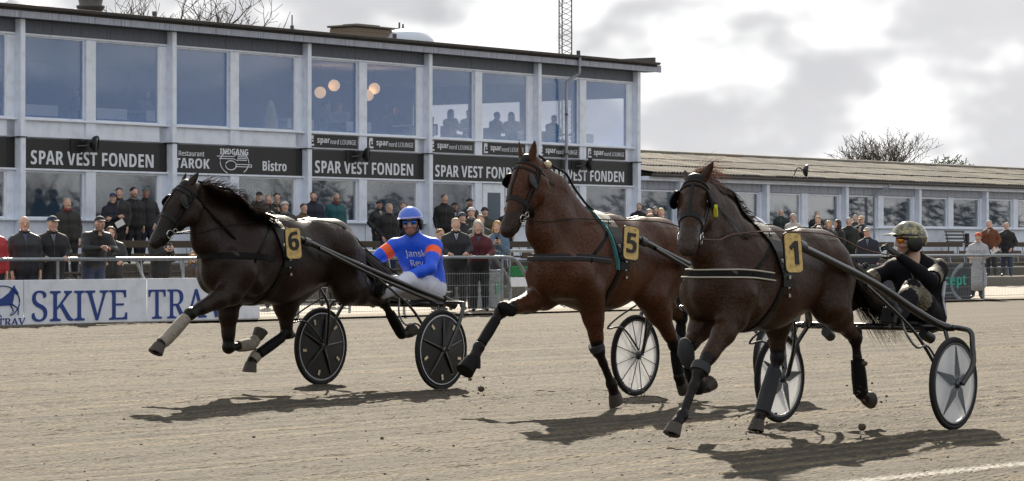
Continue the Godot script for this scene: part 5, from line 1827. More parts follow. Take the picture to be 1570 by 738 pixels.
# the poses of the people in the crowd
var poses := {
	"arms_down": joints(),
	"on_rail": joints({"elbowL": Vector3(0.27, 1.16, 0.02), "elbowR": Vector3(-0.27, 1.16, 0.02), "wristL": Vector3(0.17, 1.10, 0.26), "wristR": Vector3(-0.17, 1.10, 0.26), "neck": Vector3(0, 1.475, 0.03), "chest": Vector3(0, 1.285, 0.02), "head": Vector3(0, 1.625, 0.075)}),
	"lean_rail": joints({"neck": Vector3(0, 1.40, 0.16), "chest": Vector3(0, 1.24, 0.08), "head": Vector3(0, 1.545, 0.235), "shoulderL": Vector3(0.185, 1.33, 0.13), "shoulderR": Vector3(-0.185, 1.33, 0.13), "elbowL": Vector3(0.26, 1.12, 0.28), "elbowR": Vector3(-0.26, 1.12, 0.28), "wristL": Vector3(0.04, 1.16, 0.46), "wristR": Vector3(-0.05, 1.14, 0.45)}),
	"folded": joints({"elbowL": Vector3(0.265, 1.14, 0.06), "elbowR": Vector3(-0.265, 1.14, 0.06), "wristL": Vector3(-0.07, 1.15, 0.20), "wristR": Vector3(0.08, 1.19, 0.20)}),
	"phone_up": joints({"elbowL": Vector3(0.23, 1.16, 0.10), "elbowR": Vector3(-0.23, 1.16, 0.10), "wristL": Vector3(0.06, 1.31, 0.26), "wristR": Vector3(-0.06, 1.31, 0.26)}),
	"pockets": joints({"elbowL": Vector3(0.29, 1.13, -0.07), "elbowR": Vector3(-0.29, 1.13, -0.07), "wristL": Vector3(0.20, 0.94, 0.09), "wristR": Vector3(-0.20, 0.94, 0.09), "kneeL": Vector3(0.12, 0.49, 0.04), "ankleL": Vector3(0.15, 0.085, 0.03), "toeL": Vector3(0.20, 0.038, 0.18)}),
	"pointing": joints({"elbowL": Vector3(0.25, 1.15, 0.05), "elbowR": Vector3(-0.30, 1.21, 0.10), "wristL": Vector3(0.17, 1.10, 0.26), "wristR": Vector3(-0.40, 1.25, 0.32)}),
	"seated": joints({"hipL": Vector3(0.09, 0.50, 0), "hipR": Vector3(-0.09, 0.50, 0), "kneeL": Vector3(0.11, 0.52, 0.42), "kneeR": Vector3(-0.11, 0.52, 0.42), "ankleL": Vector3(0.11, 0.09, 0.40), "ankleR": Vector3(-0.11, 0.09, 0.40), "toeL": Vector3(0.12, 0.04, 0.56), "toeR": Vector3(-0.12, 0.04, 0.56), "pelvis": Vector3(0, 0.53, 0), "waist": Vector3(0, 0.68, 0.02), "chest": Vector3(0, 0.87, 0.05), "neck": Vector3(0, 1.06, 0.06), "shoulderL": Vector3(0.185, 0.98, 0.05), "shoulderR": Vector3(-0.185, 0.98, 0.05), "elbowL": Vector3(0.25, 0.76, 0.16), "elbowR": Vector3(-0.25, 0.76, 0.16), "wristL": Vector3(0.12, 0.78, 0.36), "wristR": Vector3(-0.12, 0.78, 0.36), "head": Vector3(0, 1.215, 0.09)}),
}
var bodies := {}
var heads := {}
var hands := {}
var drivers := {}


func define_bodies() -> void:
	for n in horses:
		horses[n].blob = horse_blob(horses[n])
		blobs.append(horses[n].blob)
	for d in driver_joints:
		drivers[d] = figure_blob(driver_joints[d], SKIN, 0.95 if d == 6 else 0.84, false, 0.013)
		blobs.append(drivers[d])
	for p in poses:
		bodies[p] = figure_blob(poses[p], SKIN, 1.08)
		blobs.append(bodies[p])
	var slim := joints(poses.on_rail)
	bodies["slim_rail"] = figure_blob(slim, SKIN, 0.92)
	bodies["slim_phone"] = figure_blob(joints(poses.phone_up), SKIN, 0.92)
	bodies["coat"] = coat_blob()
	for k in ["slim_rail", "slim_phone", "coat"]:
		blobs.append(bodies[k])
	heads = {"plain": head_blob(SKIN, 0), "broad": head_blob(SKIN * 1.06, 0, 1.12), "bearded": head_blob(SKIN * 0.95, 1), "narrow": head_blob(SKIN * 1.08, 0, 0.92), "tanned": head_blob(SKIN * 1.1, 1, 0.96)}
	for k in heads:
		blobs.append(heads[k])
	hands = {"loose": hand_blob(SKIN, 0.35), "grip": hand_blob(SKIN, 1.05), "flat": hand_blob(SKIN, 0.10, 0.03)}
	for k in hands:
		blobs.append(hands[k])


func coat_blob() -> Blob:
	var J := joints(poses.on_rail)
	var b := figure_blob(J, SKIN, 1.0)
	b.bone(Vector3(0, 1.02, 0.0), Vector3(0, 0.44, -0.01), 0.165, 0.235, 3, 0.06, Vector3(1.15, 1, 0.95))
	return b


# ---------------------------------------------------------------- the three trotters, their sulkies and drivers

const RACE_TURN := deg_to_rad(-128.0)

var driver_joints := {
	6: {
		"hipL": Vector3(-2.27, 0.92, -0.10), "hipR": Vector3(-2.27, 0.92, 0.10), "kneeL": Vector3(-1.74, 1.02, -0.20), "kneeR": Vector3(-1.76, 1.00, 0.20),
		"ankleL": Vector3(-1.32, 0.91, -0.255), "ankleR": Vector3(-1.27, 0.90, 0.26), "toeL": Vector3(-1.245, 1.05, -0.265), "toeR": Vector3(-1.19, 1.03, 0.27),
		"pelvis": Vector3(-2.27, 0.945, 0), "waist": Vector3(-2.25, 1.08, 0.0), "chest": Vector3(-2.17, 1.24, 0.0), "neck": Vector3(-2.065, 1.425, -0.005),
		"shoulderL": Vector3(-2.15, 1.345, -0.19), "shoulderR": Vector3(-2.01, 1.345, 0.19), "elbowL": Vector3(-1.95, 1.135, -0.31), "elbowR": Vector3(-1.80, 1.19, 0.32),
		"wristL": Vector3(-1.745, 1.055, -0.16), "wristR": Vector3(-1.655, 1.13, 0.13), "head": Vector3(-2.005, 1.575, -0.015), "face": Vector3(0.83, -0.06, -0.55),
	},
	1: {
		"hipL": Vector3(-2.40, 0.80, -0.10), "hipR": Vector3(-2.40, 0.80, 0.10), "kneeL": Vector3(-1.90, 1.02, -0.22), "kneeR": Vector3(-1.90, 1.01, 0.22),
		"ankleL": Vector3(-1.58, 0.82, -0.27), "ankleR": Vector3(-1.52, 0.82, 0.27), "toeL": Vector3(-1.49, 0.93, -0.28), "toeR": Vector3(-1.43, 0.93, 0.28),
		"pelvis": Vector3(-2.41, 0.815, 0), "waist": Vector3(-2.42, 0.94, 0), "chest": Vector3(-2.385, 1.08, 0), "neck": Vector3(-2.31, 1.245, 0),
		"shoulderL": Vector3(-2.34, 1.17, -0.19), "shoulderR": Vector3(-2.31, 1.175, 0.19), "elbowL": Vector3(-2.04, 1.09, -0.30), "elbowR": Vector3(-2.02, 1.06, 0.31),
		"wristL": Vector3(-1.79, 1.275, -0.17), "wristR": Vector3(-1.76, 1.16, 0.14), "head": Vector3(-2.225, 1.385, 0.0), "face": Vector3(0.78, 0.03, 0.62),
	},
}


func build_race() -> void:
	for n in [6, 5, 1]:
		build_horse(n)
		build_sulky(n)
		build_driver(n)


func race_frame(n: int) -> Transform3D:
	return Transform3D(Basis(Vector3.UP, RACE_TURN), horses[n].at)


# a flat band laid on a body: rays from each centre along each direction, `wide` across
func band(b: Blob, centres: Array, dirs: Array, wide: Vector3, proud := 0.008, closed := false) -> MB:
	var st := MB.new()
	var a := []
	var c := []
	for k in centres.size():
		a.append(b.skin((centres[k] as Vector3) - wide * 0.5, dirs[k], proud))
		c.append(b.skin((centres[k] as Vector3) + wide * 0.5, dirs[k], proud))
	if closed:
		a.append(a[0])
		c.append(c[0])
	for k in a.size() - 1:
		var nn: Vector3 = ((dirs[k] as Vector3) + (dirs[(k + 1) % dirs.size()] as Vector3)).normalized()
		st.quad(a[k], a[k + 1], c[k + 1], c[k], nn)
		var ins := nn * -(proud + 0.004)
		st.quad(a[k], a[k + 1], a[k + 1] + ins, a[k] + ins)
		st.quad(c[k], c[k + 1], c[k + 1] + ins, c[k] + ins)
	return st


func strand(st: MB, pts: Array, w: float) -> void:
	for k in pts.size() - 1:
		var d: Vector3 = (pts[k + 1] - pts[k]).normalized()
		var side := d.cross(Vector3(0.6, 0.2, 0.75)).normalized()
		var w0 := w * (1.0 - 0.8 * float(k) / (pts.size() - 1))
		var w1 := w * (1.0 - 0.8 * float(k + 1) / (pts.size() - 1))
		st.quad(pts[k] - side * w0, pts[k] + side * w0, pts[k + 1] + side * w1, pts[k + 1] - side * w1)


func tuft(st: MB, root: Vector3, way: Vector3, length: float, droop: float, loose: float, w: float) -> void:
	var pts := [root]
	var p := root
	var d := way.normalized()
	for k in 6:
		d = (d + Vector3(rng.randf_range(-1, 1), rng.randf_range(-1, 1), rng.randf_range(-1, 1)) * loose + Vector3(0, -droop, 0)).normalized()
		p += d * length / 6.0
		pts.append(p)
	strand(st, pts, w)


func sleeve(a: Vector3, c: Vector3, r0: float, r1: float, bulge := 0.0) -> ArrayMesh:
	var pts := []
	var rs := []
	for k in 6:
		var t := k / 5.0
		pts.append(a.lerp(c, t))
		rs.append(lerpf(r0, r1, t) + bulge * sin(t * PI) + (0.003 if k == 0 or k == 5 else 0.0))
	return MB.new().tube(pts, rs, 12).done()


func build_horse(n: int) -> void:
	var h: Dictionary = horses[n]
	var b: Blob = h.blob
	var s: float = h.s
	var ox: float = h.ox
	var P := func(x: float, y: float, z := 0.0) -> Vector3: return Vector3(x * s + ox, y * s, z * s)
	var body := obj("trotting_horse", b.mesh(), M.coat)
	body.transform = race_frame(n)
	tag(body, {6: "nearly black bay horse wearing number 6 with white front boots, harnessed to the black-wheeled sulky", 5: "red bay horse wearing number 5, head high, in the middle of the three", 1: "dark bay horse wearing number 1 with both blinkers showing, nearest the camera"}[n], "horse", "trotters in the race")
	var H := head_frame(h)
	var L: float = (h.muzzle as Vector3).distance_to(h.poll) / 0.60
	var hp := func(x: float, y: float, z := 0.0) -> Vector3: return H * (Vector3(x, y, z) * L)
	var hd := func(y: float, z: float) -> Vector3: return H.basis * Vector3(0, y, z)
	# eyes, nostrils, ears
	for z in [-1.0, 1.0]:
		var from: Vector3 = hp.call(0.19, -0.02, 0.02 * z)
		var e: Vector3 = b.skin(from, hd.call(0.12, z), -0.006)
		obj("eye", MB.new().ball(e, Vector3.ONE * 0.021 * L, 7).done(), M.horse_eye, body)
		var q: Vector3 = b.skin(hp.call(0.56, -0.045, 0.0), H.basis * Vector3(0.35, 0.25, z), -0.008)
		obj("nostril", MB.new().ball(q, Vector3(0.024, 0.013, 0.013) * L, 6, H.basis * Basis(Vector3.UP, 0.5 * z)).done(), M.nostril, body)
		var root: Vector3 = hp.call(0.015, 0.02, 0.052 * z)
		var tip: Vector3 = root + ({6: Vector3(-0.085, 0.115, 0.035 * z), 5: Vector3(-0.005, 0.165, 0.03 * z), 1: Vector3(-0.055, 0.135, 0.055 * z)}[n] as Vector3)
		if n == 1 and z > 0.0:
			tip = root + Vector3(-0.06, 0.075, 0.07)
		var ear := MB.new()
		ear.tube([root - (tip - root) * 0.15, root.lerp(tip, 0.15), root.lerp(tip, 0.45), root.lerp(tip, 0.75), tip], [0.028, 0.034, 0.034, 0.022, 0.002], 10, true, 0.55, Vector3(0.6, 0, 0.8 * z))
		var em: StandardMaterial3D = M.coat.duplicate()
		em.vertex_color_use_as_albedo = false
		em.albedo_color = (h.coat as Color).linear_to_srgb()
		obj("ear", ear.done(), em, body)
	# hooves
	for l in LEGS:
		var j: Array = h[l]
		# the toe lies 41 degrees in front of the hoof's own axis
		var toe := ((j[4] as Vector3) - (j[3] as Vector3)).normalized()
		var down := toe.rotated(Vector3(0, 0, 1), deg_to_rad(-41.0)).normalized()
		var fwd := down.rotated(Vector3(0, 0, 1), PI * 0.5).normalized()
		var hm := MB.new()
		hm.xf = Transform3D(Basis(fwd, -down, fwd.cross(-down)), j[3])
		# depth below the coronet, half length, half width, shift forwards
		var prof := [[-0.012, 0.036, 0.034, -0.004], [0.0, 0.050, 0.046, 0.0], [0.010, 0.054, 0.050, 0.002], [0.045, 0.060, 0.056, 0.008], [0.082, 0.068, 0.062, 0.014], [0.087, 0.064, 0.058, 0.014], [0.078, 0.03, 0.03, 0.010]]
		var rows := []
		for r in prof:
			var row := hm.v.size()
			for k in 17:
				var a := TAU * k / 16.0
				hm.vert(Vector3(cos(a) * r[1] * s + r[3], -r[0] * s, sin(a) * r[2] * s), Vector3(cos(a), 0.25 if r[0] < 0.086 and r != prof[6] else -0.9, sin(a)))
			rows.append(row)
		for r in prof.size() - 1:
			for k in 16:
				hm.tri(rows[r] + k, rows[r + 1] + k, rows[r + 1] + k + 1)
				hm.tri(rows[r] + k, rows[r + 1] + k + 1, rows[r] + k + 1)
		obj("hoof", hm.done(), M.hoof if not (n == 5 and l == "RF") else M.boot_black, body)
	build_hair(n, body, P, hp)
	build_tack(n, body, P, hp, hd)


func build_hair(n: int, body: Node3D, P: Callable, hp: Callable) -> void:
	var h: Dictionary = horses[n]
	var b: Blob = h.blob
	var mane := MB.new()
	var count := {6: 1100, 5: 300, 1: 520}[n] as int
	for k in count:
		var t := rng.randf()
		var from: Vector3 = (P.call(0.20, 1.28) as Vector3).lerp((h.poll as Vector3) + Vector3(-0.07, -0.12, 0), t)
		var root := b.skin(from, Vector3(-0.45, 1.0, rng.randf_range(-0.12, 0.12)), -0.004)
		if n == 6:
			if rng.randf() < 0.72:
				tuft(mane, root, Vector3(-0.25, 0.15, -0.55), rng.randf_range(0.16, 0.30), 0.28, 0.13, 0.0095)
			else:
				tuft(mane, root, Vector3(-0.75, 0.75, rng.randf_range(-0.3, 0.3)), rng.randf_range(0.10, 0.22), 0.10, 0.20, 0.005)
		elif n == 5:
			tuft(mane, root, Vector3(-0.5, 0.35, 0.55), rng.randf_range(0.08, 0.18), 0.30, 0.12, 0.008)
		else:
			tuft(mane, root, Vector3(-0.7, 0.45, rng.randf_range(-0.1, 0.5)), rng.randf_range(0.10, 0.22), 0.24, 0.12, 0.008)
	obj("mane", mane.done(), M.hair_black, body)
	if n == 1:
		var fly := MB.new()
		for k in 120:
			var root: Vector3 = hp.call(rng.randf_range(-0.07, 0.02), 0.02, rng.randf_range(-0.03, 0.04))
			tuft(fly, root, Vector3(-0.9, rng.randf_range(0.1, 0.9), rng.randf_range(-0.25, 0.15)), rng.randf_range(0.22, 0.42), rng.randf_range(0.08, 0.3), 0.10, 0.0028)
		obj("flying_mane", fly.done(), M.hair_bay, body)
	var fore := MB.new()
	for k in 60:
		tuft(fore, hp.call(0.0, 0.035, rng.randf_range(-0.03, 0.03)), (h.muzzle as Vector3) - (h.poll as Vector3) + Vector3(0.15, 0.25, rng.randf_range(-0.1, 0.1)), rng.randf_range(0.06, 0.13), 0.25, 0.15, 0.004)
	obj("forelock", fore.done(), M.hair_black, body)
	# tail
	var tail := MB.new()
	var path: Array = {6: [P.call(-1.10, 1.29), P.call(-1.24, 1.22), P.call(-1.40, 1.10), P.call(-1.55, 0.98), P.call(-1.66, 0.86)], 5: [P.call(-1.10, 1.29), P.call(-1.24, 1.22), P.call(-1.38, 1.06), P.call(-1.48, 0.86), P.call(-1.54, 0.66)], 1: [P.call(-1.10, 1.30), P.call(-1.26, 1.24), P.call(-1.48, 1.10), P.call(-1.74, 0.90), P.call(-2.00, 0.70)]}[n]
	for k in 900:
		var pts := []
		var wob := Vector3(rng.randf_range(-1, 1), rng.randf_range(-1, 1), rng.randf_range(-1, 1))
		wob = wob.normalized() * sqrt(rng.randf())
		var reach := rng.randf_range(0.55, 1.0)
		for i in 7:
			var t := float(i) / 6.0 * reach * 3.999
			var a := int(t)
			var p: Vector3 = (path[a] as Vector3).lerp(path[a + 1], t - a)
			var spread := 0.028 + 0.15 * pow(t / 4.0, 0.8) * ({6: 0.8, 5: 0.75, 1: 1.05}[n] as float)
			pts.append(p + wob * spread + Vector3(rng.randf_range(-1, 1), rng.randf_range(-1, 1), rng.randf_range(-1, 1)) * 0.012 * t / 4.0)
		strand(tail, pts, 0.0058)
	obj("tail", tail.done(), M.hair_black, body)


func build_tack(n: int, body: Node3D, P: Callable, hp: Callable, hd: Callable) -> void:
	var h: Dictionary = horses[n]
	var b: Blob = h.blob
	var s: float = h.s
	# girth and saddle
	var cs := []
	var ds := []
	for k in 30:
		var a := TAU * k / 30.0
		cs.append(P.call(0.10 - 0.10 * cos(a), 1.15))
		ds.append(Vector3(0, cos(a), sin(a)))
	obj("girth", band(b, cs, ds, Vector3(0.07, 0, 0), 0.010, true).done(), M.leather, body)
	cs = []
	ds = []
	for k in 17:
		var a := deg_to_rad(-96 + 12.0 * k)
		cs.append(P.call(0.06, 1.15))
		ds.append(Vector3(0, cos(a), sin(a)))
	obj("saddle_pad", band(b, cs, ds, Vector3(0.15, 0, 0), 0.022).done(), M.leather, body)
	if n == 5:
		cs = []
		for k in 17:
			cs.append(P.call(0.16, 1.15))
		obj("saddle_edge", band(b, cs, ds, Vector3(0.022, 0, 0), 0.026).done(), M.teal_web, body)
	# back strap to the tail
	cs = []
	ds = []
	for k in 14:
		var t := k / 13.0
		cs.append(P.call(lerpf(0.02, -1.02, t), lerpf(1.22, 1.24, t)))
		ds.append(Vector3(0, 1, 0))
	obj("back_strap", band(b, cs, ds, Vector3(0, 0, 0.03), 0.008).done(), M.leather, body)
	# breast collar
	cs = []
	ds = []
	for k in 25:
		var a := deg_to_rad(-98 + 196.0 * k / 24.0)
		cs.append(P.call(0.26, 1.19 + 0.05 * cos(a)))
		ds.append(Vector3(cos(a), 0.02 - 0.06 * cos(a), sin(a)))
	obj("breast_collar", band(b, cs, ds, Vector3(0, 0.052, 0), 0.012).done(), M.leather if n != 5 else M.boot_grey, body)
	if n != 6:
		for y in ([-0.026, 0.026] if n == 1 else [0.0]):
			var pts := []
			for k in 25:
				pts.append(b.skin((cs[k] as Vector3) + Vector3(0, y, 0), ds[k], 0.013))
			obj("cord_edging", MB.new().tube(pts, 0.006, 6).done(), M.cord_white if n == 1 else M.rein_grey, body)
	# neck strap holding the collar up
	cs = []
	ds = []
	var ax: Vector3 = ((h.poll as Vector3) - (P.call(0.30, 1.15) as Vector3)).normalized()
	var up := Vector3(0, 0, 1).cross(ax).normalized()
	for k in 21:
		var a := deg_to_rad(-118 + 236.0 * k / 20.0)
		cs.append(P.call(0.36, 1.27))
		ds.append((up * cos(a) + Vector3(0, 0, 1) * sin(a)).normalized())
	obj("neck_strap", band(b, cs, ds, ax * 0.022, 0.008).done(), M.leather, body)
	# bridle
	var br := obj("bridle", head_band(b, hp, hd, 0.055, -0.055, 0.022).done(), M.leather, body)
	obj("noseband", head_band(b, hp, hd, 0.355, -0.055, 0.034).done(), M.leather, br)
	obj("browband", head_band(b, hp, hd, 0.105, -0.05, 0.018, 150.0).done(), M.leather, br)
	for z in [-1.0, 1.0]:
		for way in [[0.06, -0.05, 0.46, -0.085], [0.06, -0.02, 0.355, -0.03]]:
			var c2 := []
			var d2 := []
			for k in 12:
				var t := k / 11.0
				c2.append(hp.call(lerpf(way[0], way[2], t), lerpf(way[1], way[3], t), 0.012 * z))
				d2.append(hd.call(-0.05, z))
			obj("cheek_strap", band(b, c2, d2, hd.call(0.018, 0.0), 0.008).done(), M.leather, br)
		# blinkers
		var e: Vector3 = b.skin(hp.call(0.19, -0.02, 0.02 * z), hd.call(0.1, z), 0.0)
		var cup := MB.new()
		var hb: Basis = head_frame(h).basis
		var bt: Basis = hb * Basis(Vector3.RIGHT, 0.15 * z) * Basis(Vector3.UP, -0.42 * z)
		cup.xf = Transform3D(bt, e + hb * Vector3(-0.012, 0.012, 0.016 * z))
		cup.slab(rounded(0.125, 0.115, 0.045, 4), -0.006, 0.006)
		cup.ball(Vector3(0, 0, 0.004 * z), Vector3(0.052, 0.048, 0.010), 7)
		obj("blinker", cup.done(), M.leather if (n == 6 or z > 0.0) else M.boot_grey, br)
		# bit and rings
		var bit: Vector3 = b.skin(hp.call(0.47, -0.085, 0.0), hd.call(0.0, z), 0.010)
		var ring := []
		for k in 15:
			var a := TAU * k / 14.0
			ring.append(bit + hb * Vector3(cos(a) * 0.036, sin(a) * 0.036, 0))
		obj("bit_ring", MB.new().tube(ring, 0.0048, 6).done(), M.chrome, br)
		var ring2 := []
		for k in 11:
			var a := TAU * k / 10.0
			ring2.append(bit + hb * Vector3(-0.055 + cos(a) * 0.02, -0.02 + sin(a) * 0.02, 0.004 * z))
		obj("bit_ring", MB.new().tube(ring2, 0.004, 6).done(), M.chrome, br)
		# the rein: bit, side of the neck, ring on the saddle, the driver's hand
		var J: Dictionary = driver_joints[6 if n == 6 else 1]
		var hand: Vector3 = J["wristL"] if z < 0.0 else J["wristR"]
		if n == 5:
			hand += Vector3(-0.10, 0.08, 0)
		var neck_a := b.skin((P.call(0.42, 1.38) as Vector3).lerp(h.poll, 0.25), Vector3(0.0, -0.05, z), 0.018)
		var ter := b.skin(P.call(0.06, 1.15), Vector3(0, 1.0, 0.42 * z), 0.045)
		var croup := b.skin(P.call(-0.72, 1.15), Vector3(0, 1.0, 0.50 * z), 0.03)
		var pts := smooth_path([bit, bit.lerp(neck_a, 0.5) + Vector3(0, -0.02, 0.015 * z), neck_a, ter, croup, croup.lerp(hand, 0.5) + Vector3(0, -0.03, 0), hand + Vector3(0.06, 0.0, 0.01 * z)], 6)
		obj("rein", MB.new().tube(pts, 0.0085, 6, true, 0.6).done(), M.tan_leather if n == 1 else M.leather, body)
		var tring := []
		for k in 11:
			var a := TAU * k / 10.0
			tring.append(ter + Vector3(cos(a) * 0.02, sin(a) * 0.02, 0))
		obj("terret", MB.new().tube(tring, 0.0042, 6).done(), M.chrome, body)
	# strap down the face
	var c3 := []
	var d3 := []
	for k in 10:
		c3.append(hp.call(lerpf(0.09, 0.35, k / 9.0), -0.05, 0.0))
		d3.append(hd.call(1.0, 0.0))
	obj("face_strap", band(b, c3, d3, hd.call(0.0, 0.02), 0.008).done(), M.leather, br)
	# overcheck along the crest, with a pad at the poll
	var pts := []
	for k in 13:
		var t := k / 12.0
		var from: Vector3 = ((h.poll as Vector3) + Vector3(-0.06, -0.12, 0)).lerp(P.call(0.12, 1.25), t)
		pts.append(b.skin(from, Vector3(-0.35 * (1.0 - t), 1.0, -0.10), 0.016 + 0.03 * sin(t * PI)))
	obj("overcheck", MB.new().tube(smooth_path(pts, 2), 0.0105, 7).done(), M.leather, body)
	obj("poll_pad", MB.new().ball(hp.call(0.012, 0.035), Vector3(0.05, 0.035, 0.062), 8, head_frame(h).basis).done(), M.leather, br)
	if n == 1:
		var tg := obj("ear_tag", MB.new().slab(rounded(0.06, 0.085, 0.018), -0.012, 0.012).done(), M.ear_tag, body)
		tg.position = b.skin(hp.call(0.13, -0.17, 0.0), Vector3(-0.25, 0.0, -1), 0.012)
		tg.rotation = Vector3(0, 0.5, -0.35)
	if n == 5:
		obj("poll_bobble", MB.new().ball(b.skin((h.poll as Vector3) + Vector3(-0.14, -0.2, 0), Vector3(-0.3, 1, -0.3), 0.02), Vector3.ONE * 0.032, 7).done(), M.reflector, body)
	# number plate on the near side
	var at: Vector3 = {6: Vector3(0.075, 1.375, -0.375), 5: Vector3(0.085, 1.375, -0.375), 1: Vector3(-0.005, 1.305, -0.355)}[n]
	var pl := obj("number_plate", MB.new().slab(rounded(0.172, 0.292, 0.040), 0.0, 0.010).done(), M.plate_black, body)
	pl.transform = Transform3D(Basis(Vector3.UP, PI - 0.25) * Basis(Vector3.RIGHT, -0.10) * Basis(Vector3.BACK, {6: 0.02, 5: -0.13, 1: 0.0}[n]), at)
	obj("plate_face", MB.new().slab(rounded(0.156, 0.276, 0.034), 0.010, 0.016).done(), M.plate_yellow, pl)
	var dg := letters(str(n), 0.165, 0.008, sans, 1.0)
	var d := obj("digit", dg, M.plate_black, pl)
	d.position = Vector3(-dg.get_aabb().get_center().x, -dg.get_aabb().get_center().y + (0.02 if n == 6 else 0.0), 0.020)
	for y in [0.12, -0.12]:
		obj("plate_strap", MB.new().tube([Vector3(0, y, 0.0), Vector3(0.02, y * 1.1, -0.05)], 0.012, 6).done(), M.leather, pl)
	# buckles
	for k in 5:
		var q: Vector3 = b.skin(P.call(0.10 - 0.02 * k, 1.15), Vector3(0, 0.55 - 0.22 * k, -1), 0.02)
		obj("buckle", MB.new().box(q, Vector3(0.03, 0.028, 0.012), Basis(Vector3.UP, 0.2), 0.004).done(), M.chrome, body)
	# boots
	var boot := func(leg: String, t0: float, t1: float, r0: float, r1: float, m: String, seg := 1) -> void:
		var j: Array = h[leg]
		var a: Vector3 = (j[seg] as Vector3).lerp(j[seg + 1], t0)
		var c: Vector3 = (j[seg] as Vector3).lerp(j[seg + 1], t1)
		obj("leg_boot", sleeve(a, c, r0, r1, 0.006), M[m], body)
	if n == 6:
		boot.call("LF", 0.16, 1.02, 0.050, 0.054, "boot_white")
		boot.call("LF", 0.0, 0.8, 0.052, 0.050, "boot_white", 2)
		boot.call("RF", 0.45, 1.02, 0.050, 0.056, "boot_white")
		boot.call("RF", 0.0, 0.8, 0.054, 0.050, "boot_white", 2)
		boot.call("RH", 0.18, 0.94, 0.050, 0.052, "boot_black")
		boot.call("RH", 0.05, 0.7, 0.054, 0.048, "boot_white", 2)
		boot.call("LH", 0.35, 0.95, 0.046, 0.050, "boot_black")
	elif n == 5:
		var j: Array = h["RF"]
		obj("knee_boot", MB.new().ball((j[1] as Vector3) + Vector3(-0.01, 0.02, -0.055), Vector3(0.13, 0.055, 0.030), 8, Basis(Vector3.BACK, 0.28)).done(), M.boot_black, body)
		boot.call("RF", 0.25, 0.9, 0.042, 0.042, "boot_black")
		boot.call("LF", -0.22, -0.06, 0.062, 0.064, "boot_grey")
		boot.call("RF", 0.2, 1.1, 0.055, 0.074, "boot_black", 3)
		boot.call("LH", 0.2, 0.9, 0.043, 0.045, "boot_black")
		boot.call("RH", 0.15, 0.9, 0.043, 0.045, "boot_black")
	else:
		var j: Array = h["RF"]
		obj("knee_boot", MB.new().ball((j[1] as Vector3) + Vector3(0.025, 0.0, -0.03), Vector3(0.055, 0.115, 0.06), 8, Basis(Vector3.BACK, -0.3)).done(), M.boot_grey, body)
		boot.call("LF", -0.16, 0.02, 0.062, 0.066, "boot_grey")
		boot.call("RH", 0.22, 1.02, 0.050, 0.056, "boot_grey")
		boot.call("LH", 0.40, 1.0, 0.048, 0.054, "boot_black")
		boot.call("RF", 0.3, 1.0, 0.046, 0.052, "boot_black")


func head_band(b: Blob, hp: Callable, hd: Callable, f: float, y: float, wide: float, sweep := 360.0) -> MB:
	var cs := []
	var ds := []
	var count := 24
	for k in (count if sweep >= 360.0 else count + 1):
		var a := deg_to_rad(-sweep * 0.5 + sweep * k / count)
		cs.append(hp.call(f, y))
		ds.append(hd.call(cos(a), sin(a)))
	var w: Vector3 = ((hp.call(1.0, 0.0) as Vector3) - (hp.call(0.0, 0.0) as Vector3)).normalized() * wide
	return band(b, cs, ds, w, 0.008, sweep >= 360.0)


# ---------------------------------------------------------------- sulkies

